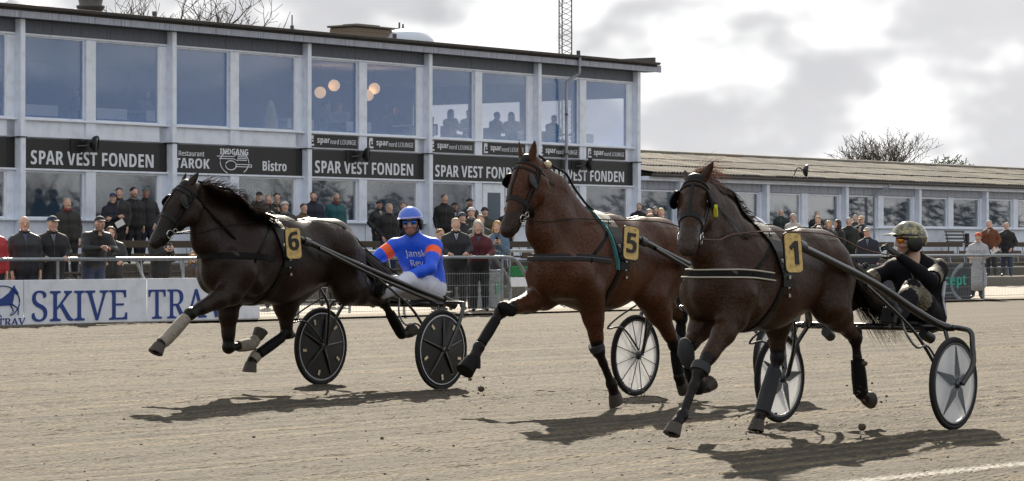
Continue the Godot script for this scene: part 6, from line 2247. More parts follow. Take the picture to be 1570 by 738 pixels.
func build_sulky(n: int) -> void:
	var o := thing("sulky", {6: "racing sulky with black disc wheels behind horse 6", 5: "racing sulky with thin-spoked pale wheels behind horse 5", 1: "racing sulky with clear five-pointed disc wheels behind horse 1"}[n], "sulky", "sulkies in the race")
	o.transform = race_frame(n)
	var R: float = {6: 0.378, 5: 0.368, 1: 0.343}[n]
	var half := 0.755
	var low: float = {6: 0.0, 5: 0.0, 1: -0.05}[n]
	for z in [-1.0, 1.0]:
		if n == 1:
			var path := smooth_path([Vector3(-0.05, 1.385, 0.30 * z), Vector3(-0.55, 1.25, 0.32 * z), Vector3(-1.12, 1.075, 0.36 * z), Vector3(-1.50, 0.88, 0.47 * z), Vector3(-1.70, 0.765, 0.58 * z), Vector3(-1.755, 0.745, 0.70 * z), Vector3(-1.72, 0.72, 0.815 * z), Vector3(-1.685, 0.62, 0.85 * z), Vector3(-1.67, 0.48, 0.86 * z), Vector3(-1.56, R, 0.835 * z)], 6)
			var rs := []
			for k in path.size():
				rs.append(0.029 if k < path.size() * 0.48 else 0.021)
			obj("shaft", MB.new().tube(path, rs, 12).done(), M.black_metal, o)
			obj("shaft_plug", MB.new().tube([Vector3(-1.70, 0.70, 0.42 * z), Vector3(-1.80, 0.66, 0.44 * z)], 0.04, 10).done(), M.black_plastic, o)
		else:
			obj("shaft", MB.new().tube(smooth_path([Vector3(0.02, 1.45, 0.325 * z), Vector3(-0.5, 1.285, 0.345 * z), Vector3(-1.08, 1.10, 0.39 * z), Vector3(-1.6, 0.935, 0.45 * z), Vector3(-2.0, 0.815, 0.50 * z)], 5), 0.026, 12).done(), M.black_metal, o)
			obj("shaft", MB.new().tube(smooth_path([Vector3(-0.30, 1.33, 0.36 * z), Vector3(-1.08, 1.05, 0.41 * z), Vector3(-1.85, 0.80, 0.50 * z)], 5), 0.017, 10).done(), M.black_metal, o)
			obj("shaft_plug", MB.new().tube([Vector3(-1.93, 0.835, 0.49 * z), Vector3(-2.07, 0.79, 0.51 * z)], 0.046, 12).done(), M.black_plastic, o)
			obj("fork", MB.new().tube(smooth_path([Vector3(-1.84, 0.815, 0.60 * z), Vector3(-1.83, 0.815, 0.78 * z), Vector3(-1.81, 0.79, 0.83 * z), Vector3(-1.72, 0.62, 0.845 * z), Vector3(-1.57, R, 0.835 * z)], 5), 0.022, 10, true, 0.7).done(), M.black_metal, o)
		obj("fork", MB.new().tube(smooth_path([Vector3(-1.72, 0.78 + low, 0.60 * z), Vector3(-1.66, 0.6 + low * 0.5, 0.67 * z), Vector3(-1.57, R, 0.685 * z)], 4), 0.017, 8).done(), M.black_metal, o)
		obj("stay", MB.new().tube(smooth_path([Vector3(-0.95, 1.12 + low, 0.385 * z), Vector3(-1.30, 0.88 + low, 0.47 * z), Vector3(-1.46, 0.70 + low, 0.55 * z), Vector3(-1.57, R + 0.02, 0.675 * z)], 4), 0.013, 8).done(), M.black_metal, o)
		obj("foot_rest", MB.new().box(Vector3(-1.24 if n == 6 else -1.46, 0.95 if n == 6 else 0.84, 0.275 * z), Vector3(0.03, 0.13, 0.13), Basis(Vector3.BACK, 0.25), 0.01).tube([Vector3(-1.24 if n == 6 else -1.46, 0.95 if n == 6 else 0.84, 0.30 * z), Vector3(-1.3, 0.99 + low, 0.41 * z)], 0.013, 6).done(), M.black_plastic, o)
		obj("shaft_coupling", MB.new().tube([Vector3(-0.12, 1.40 + low * 0.7, 0.33 * z), Vector3(-0.19, 1.38 + low * 0.7, 0.335 * z)], 0.038, 10).done(), M.grey_metal, o)
		wheel(o, n, R, Vector3(-1.57, R, half * z), z)
		# guard loop in front of the wheel
		obj("wheel_guard", MB.new().tube(smooth_path([Vector3(-1.30, 0.87 + low, 0.47 * z), Vector3(-1.12, 0.72, 0.62 * z), Vector3(-1.10, 0.62, 0.72 * z), Vector3(-1.30, 0.62, 0.70 * z), Vector3(-1.53, 0.42, 0.69 * z)], 4), 0.009, 6).done(), M.black_metal, o)
	obj("cross_bar", MB.new().tube([Vector3(-1.74, 0.795 + low, -0.66), Vector3(-1.74, 0.795 + low, 0.66)], 0.026, 12).done(), M.black_metal, o)
	for z in [-0.14, 0.14]:
		obj("seat_rail", MB.new().tube([Vector3(-1.70, 0.80 + low, z), Vector3(-2.25, 0.79 + low, z * 0.8), Vector3(-2.46, 0.80 + low, z * 0.6)], 0.016, 8).done(), M.black_metal, o)
	var seat := MB.new()
	seat.box(Vector3(-2.33, 0.81 + low, 0), Vector3(0.30, 0.04, 0.36), Basis(Vector3.BACK, -0.05), 0.018)
	seat.box(Vector3(-2.48, 0.86 + low, 0), Vector3(0.04, 0.10, 0.30), Basis(Vector3.BACK, 0.2), 0.015)
	obj("seat", seat.done(), M.black_plastic, o)
	if n == 6:
		obj("mud_flap", MB.new().box(Vector3(-1.62, 0.845, 0.0), Vector3(0.5, 0.02, 0.40), Basis(Vector3.BACK, 0.18), 0.008).done(), M.black_plastic, o)


func wheel(o: Node3D, n: int, R: float, at: Vector3, z: float) -> void:
	var turn := Transform3D(Basis(Vector3.RIGHT, PI * 0.5 * z), at)     # local y of the lathe points outwards
	var ty := MB.new()
	var prof := []
	for k in 13:
		var a := TAU * k / 12.0
		prof.append(Vector2(R - 0.022 + cos(a) * 0.022, sin(a) * 0.019))
	ty.xf = turn
	ty.lathe(prof, 56)
	var t := obj("wheel", ty.done(), M.rubber, o)
	var rim := MB.new()
	rim.xf = turn
	rim.lathe([Vector2(R - 0.042, -0.014), Vector2(R - 0.040, 0.015), Vector2(R - 0.056, 0.016), Vector2(R - 0.058, -0.014), Vector2(R - 0.042, -0.014)], 56)
	obj("rim", rim.done(), M.grey_metal if n != 6 else M.black_metal, t)
	var disc := MB.new()
	disc.xf = turn
	disc.lathe([Vector2(R - 0.055, 0.012), Vector2(R * 0.5, 0.020), Vector2(0.05, 0.030), Vector2(0.0, 0.031)], 48)
	disc.lathe([Vector2(R - 0.055, -0.012), Vector2(R * 0.5, -0.020), Vector2(0.05, -0.030), Vector2(0.0, -0.031)], 48)
	obj("disc", disc.done(), M.disc_black if n == 6 else M.disc_clear, t)
	var hub := MB.new()
	hub.xf = turn
	hub.lathe([Vector2(0.0, 0.062), Vector2(0.018, 0.062), Vector2(0.022, 0.05), Vector2(0.034, 0.045), Vector2(0.036, -0.045), Vector2(0.0, -0.05)], 16)
	obj("hub", hub.done(), M.grey_metal, t)
	var start := 0.35 + (0.4 if z > 0.0 else 0.0)
	if n == 6:
		var ring := MB.new()
		ring.xf = turn
		ring.lathe([Vector2(R - 0.052, 0.0175), Vector2(R - 0.060, 0.0185)], 56)
		ring.lathe([Vector2(R - 0.052, -0.0175), Vector2(R - 0.060, -0.0185)], 56)
		obj("white_ring", ring.done(), M.rim_white, t)
	for side in [-1.0, 1.0]:
		for k in (12 if n == 5 else 5):
			var a := start + TAU * k / (12.0 if n == 5 else 5.0)
			var d := Vector3(cos(a), 0, sin(a))
			var sd := Vector3(-sin(a), 0, cos(a))
			var sp := MB.new()
			sp.xf = turn
			if n == 5:
				sp.tube([d * 0.03 + Vector3(0, 0.033 * side, 0), d * (R - 0.05) + Vector3(0, 0.016 * side, 0)], 0.0042, 5)
				obj("spoke", sp.done(), M.black_metal, t)
			elif n == 6:
				sp.tube([d * 0.03 + Vector3(0, 0.034 * side, 0), d * R * 0.45 + Vector3(0, 0.030 * side, 0), d * (R - 0.075) + Vector3(0, 0.015 * side, 0)], [0.020, 0.014, 0.010], 8, true, 0.7, Vector3.UP)
				obj("spoke", sp.done(), M.black_metal, t)
				var a2 := a + TAU * 0.1
				var c := Vector3(cos(a2), 0, sin(a2)) * R * 0.68 + Vector3(0, 0.0235 * side, 0)
				var rf := MB.new()
				rf.xf = turn
				rf.box(c, Vector3(0.052, 0.006, 0.026), Basis(Vector3.UP, -a2 + 0.2), 0.002)
				obj("reflector", rf.done(), M.reflector, t)
			else:
				var y: float = 0.034 * side
				var p0 := d * (R - 0.062) + Vector3(0, y * 0.45, 0)
				sp.quad(-d * 0.02 + Vector3(0, y, 0), d * 0.08 - sd * 0.04 + Vector3(0, y, 0), p0 - sd * 0.006, p0 + sd * 0.006, Vector3(0, side, 0))
				sp.quad(-d * 0.02 + Vector3(0, y, 0), d * 0.08 + sd * 0.04 + Vector3(0, y, 0), p0 + sd * 0.006, p0 - sd * 0.006, Vector3(0, side, 0))
				obj("spoke", sp.done(), M.star_spoke, t)


# ---------------------------------------------------------------- drivers

func face_basis(dir: Vector3, tilt := 0.0) -> Basis:
	var z := dir.normalized()
	var x := Vector3.UP.cross(z).normalized()
	return Basis(x, z.cross(x), z) * Basis(Vector3.BACK, tilt)


func hand_at(J: Dictionary, s: String, grip: Blob, palm: Vector3) -> Array:
	var w: Vector3 = J["wrist" + s]
	var y := (w - (J["elbow" + s] as Vector3)).normalized()
	var z := (palm - y * palm.dot(y)).normalized()
	var x := y.cross(z)
	var m := Basis(x, y, z)
	if s == "L":
		m = Basis(-x, y, z)       # a left hand is a right hand mirrored
	return [grip, 0, Transform3D(m, w + y * 0.03)]


func build_driver(n: int) -> void:
	var J: Dictionary = driver_joints[6 if n == 6 else 1]
	var b: Blob = drivers[6 if n == 6 else 1]
	var shift := Vector3(-0.10, 0.075, 0) if n == 5 else Vector3.ZERO
	var frame := race_frame(n) * Transform3D(Basis(), shift)
	var hx := Transform3D(face_basis(J.face, 0.06 if n == 6 else 0.0), J.head)
	var skin := b.mesh(0, [[heads.tanned, 0, hx]])
	var o := obj("person", skin, M.skin)
	o.transform = frame
	tag(o, {6: "driver in blue and orange silks, blue helmet and mirrored glasses behind horse 6", 5: "white-helmeted driver almost hidden behind horse 1, driving horse 5", 1: "driver in black with a gold helmet crouching behind horse 1"}[n], "person", "drivers in the race")
	obj("jacket", b.mesh(1), M.silk_blue if n == 6 else M.silk_black, o)
	obj("breeches", b.mesh(2), M.breeches if n == 6 else M.silk_black, o)
	obj("boots", b.mesh(3), M.shoe, o)
	for s in ["L", "R"]:
		var hm := Blob.new()
		var tr: Array = hand_at(J, s, hands.grip, Vector3(0.1, -0.6, 0.9 if s == "L" else -0.9))
		obj("glove", one_piece(tr), M.glove, o)
		# the sole of the boot faces forwards on the foot rest
		var an: Vector3 = J["ankle" + s]
		var to: Vector3 = J["toe" + s]
		var d := (to - an).normalized()
		obj("boot_sole", MB.new().ball(an.lerp(to, 0.5) + Vector3(0.035, -0.012, 0) , Vector3(0.012, 0.11, 0.045), 7, Basis(Vector3.BACK, -0.3)).done(), M.sole, o)
	# helmet
	var hel := obj("helmet", helmet_shell(hx), {6: M.helmet_blue, 5: M.helmet_white, 1: M.helmet_gold}[n], o)
	var edge := []
	for k in 23:
		var a := deg_to_rad(-15 + 210.0 * k / 22.0)
		edge.append(hx * Vector3(cos(a) * 0.118, 0.050 + 0.006 * sin(a), 0.010 + sin(a) * 0.138))
	obj("rim", MB.new().tube(edge, 0.008, 6).done(), M.helmet_lilac if n == 6 else M.black_plastic, hel)
	var peak := MB.new()
	for k in 12:
		for r in 2:
			pass
	var rows := []
	for r in 3:
		var row := []
		for k in 13:
			var a := deg_to_rad(28 + 124.0 * k / 12.0)
			var out := 0.0 + 0.028 * r * (1.0 if n == 6 else 1.35) * sin(a)
			row.append(hx * Vector3(cos(a) * (0.122 + 0.004 * r), 0.062 - 0.006 * r, 0.012 + sin(a) * 0.135 + out))
		rows.append(row)
	for r in 2:
		for k in 12:
			peak.quad(rows[r][k], rows[r][k + 1], rows[r + 1][k + 1], rows[r + 1][k], hx.basis.y)
			peak.quad(rows[r][k] - hx.basis.y * 0.006, rows[r][k + 1] - hx.basis.y * 0.006, rows[r + 1][k + 1] - hx.basis.y * 0.006, rows[r + 1][k] - hx.basis.y * 0.006, -hx.basis.y)
	obj("peak", peak.done(), {6: M.helmet_lilac, 5: M.helmet_white, 1: M.helmet_gold}[n], hel)
	for s in [-1.0, 1.0]:
		var guard := MB.new()
		guard.ball(hx * Vector3(0.098 * s, -0.005, -0.012), Vector3(0.026, 0.075, 0.068), 8, hx.basis)
		obj("ear_guard", guard.done(), M.black_plastic if n != 5 else M.helmet_white, hel)
		obj("chin_strap", MB.new().tube(smooth_path([hx * Vector3(0.092 * s, -0.03, 0.015), hx * Vector3(0.070 * s, -0.085, 0.045), hx * Vector3(0.0, -0.122, 0.066)], 4), 0.008, 6).done(), M.black_plastic, hel)
	if n == 6:
		var q := letters("R", 0.03, 0.004, sans)
	# glasses
	var gl := obj("goggles", MB.new().tube(smooth_path([hx * Vector3(-0.088, 0.018, 0.0), hx * Vector3(-0.066, 0.02, 0.072), hx * Vector3(0, 0.022, 0.098), hx * Vector3(0.066, 0.02, 0.072), hx * Vector3(0.088, 0.018, 0.0)], 5), 0.006, 6).done(), M.black_plastic, o)
	for s in [-1.0, 1.0]:
		obj("lens", MB.new().ball(hx * Vector3(0.036 * s, 0.010, 0.083), Vector3(0.033, 0.025, 0.013), 8, hx.basis * Basis(Vector3.UP, 0.38 * s)).done(), M.mirror_blue if n == 6 else M.mirror_amber, gl)
	if n == 6:
		# orange bands on the upper arms, lettering on the chest
		for s in ["L", "R"]:
			var a: Vector3 = J["shoulder" + s]
			var c: Vector3 = J["elbow" + s]
			obj("arm_band", MB.new().tube([a.lerp(c, 0.18), a.lerp(c, 0.36), a.lerp(c, 0.54)], [0.079, 0.0775, 0.0725], 16, false).done(), M.silk_orange, o)
		chest_text(o, b, J, "Jansk", 0.062, 0.10)
		chest_text(o, b, J, "Rev", 0.062, 0.015)
		obj("collar", MB.new().tube([(J.neck as Vector3) + Vector3(-0.015, -0.005, 0), (J.neck as Vector3) + Vector3(0.01, 0.045, 0)], [0.078, 0.064], 16, false).done(), M.helmet_lilac, o)
	else:
		for s in ["L", "R"]:
			var a: Vector3 = J["shoulder" + s]
			obj("shoulder_patch", MB.new().ball(a + Vector3(-0.02, 0.03, 0), Vector3(0.06, 0.058, 0.062), 8).done(), M.camo, o)
		for s in (["L", "R"]):
			var z: float = -1.0 if s == "L" else 1.0
			var line := []
			for k in 9:
				line.append(b.skin((J.chest as Vector3).lerp(J.pelvis, k / 8.0) + Vector3(-0.03, 0, 0.06 * z), Vector3(0.15, 0, z), 0.004))
			obj("piping", MB.new().tube(line, 0.017, 7, true, 0.4).done(), M.breeches, o)
			obj("sleeve_panel", MB.new().tube([(J["shoulder" + s] as Vector3).lerp(J["elbow" + s], 0.55), (J["shoulder" + s] as Vector3).lerp(J["elbow" + s], 0.8)], [0.071, 0.066], 14, false).done(), M.camo, o)
		var panel := []
		for k in 7:
			panel.append(b.skin((J.waist as Vector3).lerp(J.neck, 0.15 + 0.11 * k), Vector3(1, 0, -0.45), 0.004))
		obj("chest_panel", MB.new().tube(panel, 0.045, 9, true, 0.35).done(), M.camo, o)
	for kn in (["L", "R"] if n != 6 else []):
		obj("knee_patch", MB.new().tube([(J["hip" + kn] as Vector3).lerp(J["knee" + kn], 0.45), (J["hip" + kn] as Vector3).lerp(J["knee" + kn], 0.75), J["knee" + kn], (J["knee" + kn] as Vector3).lerp(J["ankle" + kn], 0.35)], [0.102, 0.095, 0.088, 0.082], 14, false).done(), M.camo, o)
	if n == 1:
		obj("rein_loop", MB.new().tube(smooth_path([(J.wristR as Vector3) + Vector3(0.06, 0.0, 0), (J.wristR as Vector3) + Vector3(0.22, -0.02, -0.02), (J.wristR as Vector3) + Vector3(0.25, -0.16, -0.04), (J.wristR as Vector3) + Vector3(0.12, -0.2, -0.04), (J.wristR as Vector3) + Vector3(0.05, -0.05, 0)], 5), 0.011, 6).done(), M.tan_leather, o)


func one_piece(t: Array) -> ArrayMesh:
	var e := Blob.new()
	e.out = [[PackedVector3Array(), PackedVector3Array(), PackedColorArray(), PackedInt32Array()]]
	return e.mesh(0, [t])


func helmet_shell(hx: Transform3D) -> ArrayMesh:
	var st := MB.new()
	st.xf = hx
	var rows := 9
	var sides := 26
	var start := -1
	for r in rows + 1:
		var row := st.v.size()
		for k in sides + 1:
			var a := TAU * k / sides
			# lower at the back than over the brow
			var lowest := deg_to_rad(lerpf(118.0, 82.0, 0.5 + 0.5 * sin(a)))
			var t := lowest * r / rows
			var p := Vector3(sin(t) * cos(a) * 0.122, 0.035 + cos(t) * 0.125, -0.002 + sin(t) * sin(a) * 0.143)
			st.vert(p, Vector3(p.x / 0.0149, (p.y - 0.035) / 0.0156, (p.z + 0.002) / 0.0204))
		if start >= 0:
			for k in sides:
				st.tri(start + k, row + k, row + k + 1)
				st.tri(start + k, row + k + 1, start + k + 1)
		start = row
	return st.done()


func chest_text(o: Node3D, b: Blob, J: Dictionary, text: String, height: float, lift: float) -> void:
	var across: Vector3 = ((J.shoulderL as Vector3) - (J.shoulderR as Vector3)).normalized()
	var up: Vector3 = ((J.neck as Vector3) - (J.waist as Vector3)).normalized()
	var out := across.cross(up).normalized()
	var a := letters(text, height, 0.006, sans_plain)
	var m := obj("lettering", a, M.lettering, o)
	var c: Vector3 = (J.chest as Vector3) + up * lift + across * 0.02
	var p := b.skin(c, out, 0.006)
	m.transform = Transform3D(Basis(across, up, out) * Basis(Vector3.RIGHT, -0.1), p - (Basis(across, up, out) * a.get_aabb().get_center()))


# ---------------------------------------------------------------- people in the crowd

# pose, frame (0 rail, 1 grandstand), along, up, out, scale, facing, head, hair, hair colour, hat, hat colour, jacket, trousers, glasses, label
const CROWD := [
	["arms_down", 0, 0.22, 0.00, -0.42, 1.028, 25, "plain", "short", "#4a3a2e", "", "", "#b4232c", "#1b1c20", 0, "person in a red puffer jacket at the left edge of the frame by the rail"],
	["arms_down", 0, 0.94, 0.00, -0.42, 1.050, 18, "broad", "", "", "", "", "#1d2027", "#1a2030", 1, "bald man with glasses in a black puffer jacket beside the red jacket"],
	["on_rail", 0, 1.51, 0.00, -0.42, 1.059, 22, "broad", "fringe", "#8d8780", "cap", "#1c2a4a", "#1b1d22", "#1b1c20", 0, "man in a navy cap and open black jacket, second from the red jacket"],
	["arms_down", 1, -2.40, 0.60, 4.15, 1.034, 12, "plain", "fringe", "#a79b90", "", "", "#2c2d29", "#1b1c20", 0, "balding man in a dark olive coat standing behind the rail row"],
	["lean_rail", 0, 2.42, 0.08, -0.42, 1.060, 30, "tanned", "short", "#2b221c", "cap", "#15171d", "#15171b", "#2a3550", 0, "man in a black cap leaning his elbows on the rail"],
	["on_rail", 0, 3.95, 0.00, -1.60, 0.963, 12, "narrow", "long", "#5a3220", "", "", "#17181b", "#1b1c20", 1, "woman with long brown hair and glasses beside the man in the black cap"],
	["folded", 1, 1.58, 0.90, 1.60, 0.966, 20, "broad", "short", "#777", "cap", "#22335c", "#1a1e2b", "#1b1c20", 0, "man in a blue cap with folded arms on the step"],
	["arms_down", 1, 1.70, 0.90, 1.60, 1.045, 0, "plain", "short", "#2e2620", "", "", "#2b2b2c", "#1b1c20", 0, "dark-haired person half hidden behind the man with folded arms"],
	["arms_down", 1, 2.26, 0.90, 1.60, 1.057, 30, "tanned", "short", "#1e1915", "", "", "#141417", "#1b1c20", 0, "dark-haired man in black between the folded arms and the grey beard"],
	["pockets", 1, 2.77, 0.90, 1.60, 1.051, 14, "bearded", "fringe", "#8a8a88", "cap", "#5b5d60", "#25272c", "#20263a", 1, "grey-bearded man in a grey cap with hands in his pockets"],
	["phone_up", 0, 5.14, 0.00, -1.60, 0.955, 40, "plain", "short", "#3a3029", "", "", "#18191c", "#1b1c20", 0, "person in black raising both hands behind the nose of horse 6"],
	["arms_down", 0, 7.49, 0.00, -3.20, 0.665, 10, "narrow", "long", "#c9a86a", "", "", "#4a4038", "#3a2d36", 0, "small blond child by the rail below the chin of horse 6"],
	["arms_down", 0, 7.70, 0.00, -3.20, 0.847, 20, "plain", "long", "#6b5138", "", "", "#8a6f55", "#3b3230", 0, "person in a tan coat beside the blond child"],
	["arms_down", 1, 6.26, 0.90, 1.60, 0.983, 10, "plain", "fringe", "#8b8378", "", "", "#26282b", "#1b1c20", 0, "grey-haired person just behind the mane of horse 6"],
	["folded", 1, 6.81, 0.90, 1.60, 1.028, 18, "plain", "short", "#3a3029", "cap", "#17181c", "#1c1d20", "#1b1c20", 0, "man in a black cap behind the neck of horse 6"],
	["arms_down", 1, 7.21, 0.90, 1.60, 1.000, 14, "broad", "short", "#9a948c", "", "", "#1d1f1c", "#1b1c20", 0, "stout fair man in a black jacket over the withers of horse 6"],
	["phone_up", 1, 7.59, 0.90, 1.60, 1.017, 5, "narrow", "short", "#17120f", "", "", "#1c1d22", "#1b1c20", 1, "dark-haired person with raised hands over the withers of horse 6"],
	["arms_down", 1, 5.09, 0.60, 4.15, 1.034, 20, "narrow", "fringe", "#d8d4cf", "beanie", "#cfcac2", "#33353a", "#1b1c20", 0, "white-haired person over the saddle of horse 6"],
	["arms_down", 0, 12.49, 0.00, -6.00, 1.174, 10, "plain", "short", "#3b2f28", "cap", "#1b1b1e", "#2a2326", "#1b1c20", 0, "child in a black cap peering over the back of horse 6"],
	["arms_down", 1, 5.63, 0.60, 4.15, 1.011, 35, "plain", "short", "#3e3028", "", "", "#5a4630", "#1b1c20", 1, "person in a brown coat with glasses over the number plate of horse 6"],
	["arms_down", 1, 9.05, 0.90, 1.60, 1.051, 15, "tanned", "short", "#4a4540", "", "", "#1b2036", "#1b1c20", 0, "man in a navy jumper beside the man in teal"],
	["arms_down", 1, 9.93, 0.90, 1.60, 1.045, 22, "bearded", "short", "#9b958d", "", "", "#1f5a63", "#23262e", 0, "man in a teal jumper in front of the grandstand window"],
	["arms_down", 0, 14.14, 0.01, -6.00, 1.060, 10, "plain", "short", "#b08a5c", "", "", "#6b5840", "#1b1c20", 0, "fair-haired head just over the croup of horse 6"],
	["arms_down", 0, 14.43, 0.00, -6.00, 1.051, 25, "plain", "short", "#c7a575", "", "", "#50483e", "#1b1c20", 0, "second fair-haired head over the croup of horse 6, nearer the driver"],
	["pockets", 1, 11.74, 0.90, 1.60, 0.933, 40, "tanned", "short", "#2a221d", "cap", "#191b20", "#16171a", "#1b1c20", 0, "man in a black cap turned away by the window, left of the driver in blue"],
	["pockets", 1, 9.00, 0.60, 4.15, 1.034, 22, "plain", "short", "#b9a98f", "", "", "#131417", "#2a3a5c", 1, "fair man in a black jacket just left of the blue helmet"],
	["arms_down", 1, 12.75, 0.90, 1.60, 0.920, 15, "plain", "short", "#6a5340", "", "", "#2a2a2e", "#1b1c20", 0, "person half hidden behind the blue helmet"],
	["pointing", 0, 12.87, 0.00, -1.60, 0.955, 30, "narrow", "short", "#8a6a44", "", "", "#3d5a5e", "#2b3242", 1, "young person with glasses pointing, right of the driver in blue"],
	["on_rail", 0, 12.15, 0.04, -0.42, 1.060, 8, "broad", "short", "#c2a98a", "", "", "#20222a", "#22252d", 0, "big fair man in a dark jacket at the rail beside the driver in blue"],
	["slim_rail", 0, 12.85, 0.00, -0.42, 1.049, 4, "narrow", "long", "#cfc9c2", "", "", "#5a1a26", "#1a1b20", 0, "grey-haired woman in a maroon jacket with her hands on the rail"],
	["arms_down", 1, 9.12, 0.30, 6.45, 1.060, 10, "plain", "short", "#333", "beanie", "#3a4658", "#22242a", "#1b1c20", 0, "person in a blue-grey beanie behind the big fair man"],
	["arms_down", 1, 15.05, 0.90, 1.60, 0.927, 25, "tanned", "short", "#333", "cap", "#1c1e23", "#1a1b1f", "#1b1c20", 1, "man in a black cap and glasses under the fourth banner"],
	["arms_down", 1, 14.67, 0.90, 1.60, 1.057, 20, "plain", "fringe", "#6d655c", "", "", "#17181b", "#1b1c20", 0, "balding man in black highest under the fourth banner"],
	["arms_down", 1, 9.61, 0.43, 6.45, 1.060, 0, "narrow", "", "", "beanie", "#dcdcd8", "#3a352e", "#1b1c20", 0, "person in a white beanie above the woman in maroon"],
	["arms_down", 1, 15.93, 0.90, 1.60, 1.000, 30, "tanned", "short", "#222", "cap", "#1d1f26", "#24262a", "#1b1c20", 0, "person in a dark cap behind the white beanie"],
	["arms_down", 1, 13.25, 0.60, 4.15, 1.000, -5, "plain", "short", "#333", "beanie", "#2b2230", "#3d3b2c", "#1b1c20", 0, "person in a dark purple beanie beside the white beanie"],
	["arms_down", 0, 19.17, 0.19, -6.00, 1.060, 5, "plain", "short", "#7a5a40", "", "", "#3a3b34", "#1b1c20", 0, "brown-haired person between the two beanies"],
	["arms_down", 0, 14.08, 0.01, -1.60, 1.060, 0, "narrow", "long", "#b9aa98", "", "", "#4a4c52", "#1b1c20", 0, "fair head just behind the woman in maroon"],
	["slim_phone", 0, 16.52, 0.01, -3.20, 1.060, 2, "narrow", "long", "#c8a25c", "", "", "#5b7690", "#2a3040", 0, "blond woman in blue holding up a phone, left of horse 5"],
	["arms_down", 1, 17.59, 0.86, 1.60, 0.900, -10, "plain", "short", "#3a3029", "", "", "#2a2b24", "#1b1c20", 0, "person in a dark coat hidden behind the nose of horse 5"],
	["arms_down", 1, 24.27, 0.90, 1.60, 0.983, -5, "plain", "fringe", "#6d655c", "", "", "#171922", "#1b1c20", 0, "balding man in black nearest the corner of the grandstand, left of horse 1"],
	["arms_down", 1, 17.67, 0.48, 6.45, 1.060, 0, "plain", "short", "#b9a58c", "", "", "#22242b", "#1b1c20", 0, "fair-haired person second from the grandstand corner"],
	["arms_down", 1, 25.20, 0.90, 1.60, 0.920, 10, "plain", "short", "#8a7560", "", "", "#2b2d38", "#1b1c20", 0, "person at the back of the group left of the head of horse 1"],
	["arms_down", 1, 18.22, 0.51, 6.45, 1.060, -8, "broad", "short", "#c7b07c", "", "", "#1c2034", "#1b1c20", 0, "blond man right beside the head of horse 1"],
	["arms_down", 0, 25.72, 0.00, -6.00, 1.210, 0, "plain", "short", "#9a7a58", "", "", "#6a7488", "#1b1c20", 0, "child in front of the group left of the head of horse 1"],
	["arms_down", 1, 32.72, 0.90, 1.60, 0.920, -10, "broad", "fringe", "#d6d0c8", "", "", "#1d2a2a", "#1b1c20", 1, "white-haired man in dark green above the back of horse 1"],
	["arms_down", 1, 29.22, 0.60, 4.15, 0.978, -15, "narrow", "", "", "hood", "#cfcac2", "#c9c4bb", "#1b1c20", 0, "woman with a white hood above the back of horse 1"],
	["arms_down", 1, 34.95, 0.89, 1.60, 0.900, -10, "plain", "short", "#8d8780", "", "", "#17181c", "#1b1c20", 0, "grey-haired person partly hidden above the croup of horse 1"],
	["arms_down", 1, 26.95, 0.36, 6.45, 1.060, -18, "plain", "short", "#a08a6c", "", "", "#1c1d22", "#1b1c20", 0, "fair man above the croup of horse 1"],
	["arms_down", 1, 27.38, 0.30, 6.45, 1.017, -12, "narrow", "long", "#c9a86a", "", "", "#3a3630", "#1b1c20", 0, "blond woman above the croup of horse 1"],
	["arms_down", 1, 28.01, 0.30, 6.45, 1.034, -60, "narrow", "long", "#2a1a14", "", "", "#23232b", "#1b1c20", 0, "dark-haired woman turned sideways above the tail of horse 1"],
	["arms_down", 0, 33.24, 0.00, -6.00, 1.060, -10, "plain", "fringe", "#ded9d0", "", "", "#c9c4bb", "#1b1c20", 0, "low white-haired head just over the croup of horse 1"],
	["arms_down", 1, 28.72, 0.33, 6.45, 1.060, -15, "broad", "fringe", "#a79b90", "", "", "#1b2620", "#1b1c20", 1, "balding man in dark green behind the tail of horse 1"],
	["arms_down", 1, 33.02, 0.60, 4.15, 0.983, -10, "plain", "short", "#a79b90", "", "", "#3a3d40", "#1b1c20", 0, "person at the back between the balding man and the camera cap"],
	["phone_up", 1, 29.41, 0.38, 6.45, 1.060, -25, "plain", "short", "#3a3029", "cap", "#c9a98a", "#2c3038", "#1b1c20", 0, "man in a pale cap holding a camera left of the driver in black"],
	["arms_down", 0, 31.39, 0.00, -3.20, 1.022, -10, "plain", "short", "#6a5340", "cap", "#b9b4aa", "#1a1f30", "#1b1c20", 0, "boy in a pale cap just left of the rein of the driver in black"],
	["coat", 0, 32.08, 0.00, -0.42, 0.949, -12, "narrow", "short", "#7a6a5a", "beanie", "#e0552c", "#b9bcc2", "#2b2e33", 0, "woman in a long pale grey coat and orange beret at the rail"],
	["pockets", 1, 38.23, 0.32, 6.45, 1.060, -30, "broad", "fringe", "#cfc9c2", "", "", "#6e3d22", "#1f2733", 0, "white-haired man in a brown jacket at the right edge of the crowd"],
	["pockets", 1, 39.33, 0.30, 6.45, 1.028, -24, "plain", "fringe", "#c9c0b4", "", "", "#15161a", "#2a3a54", 1, "man in a black jacket and jeans beside the brown jacket"],]

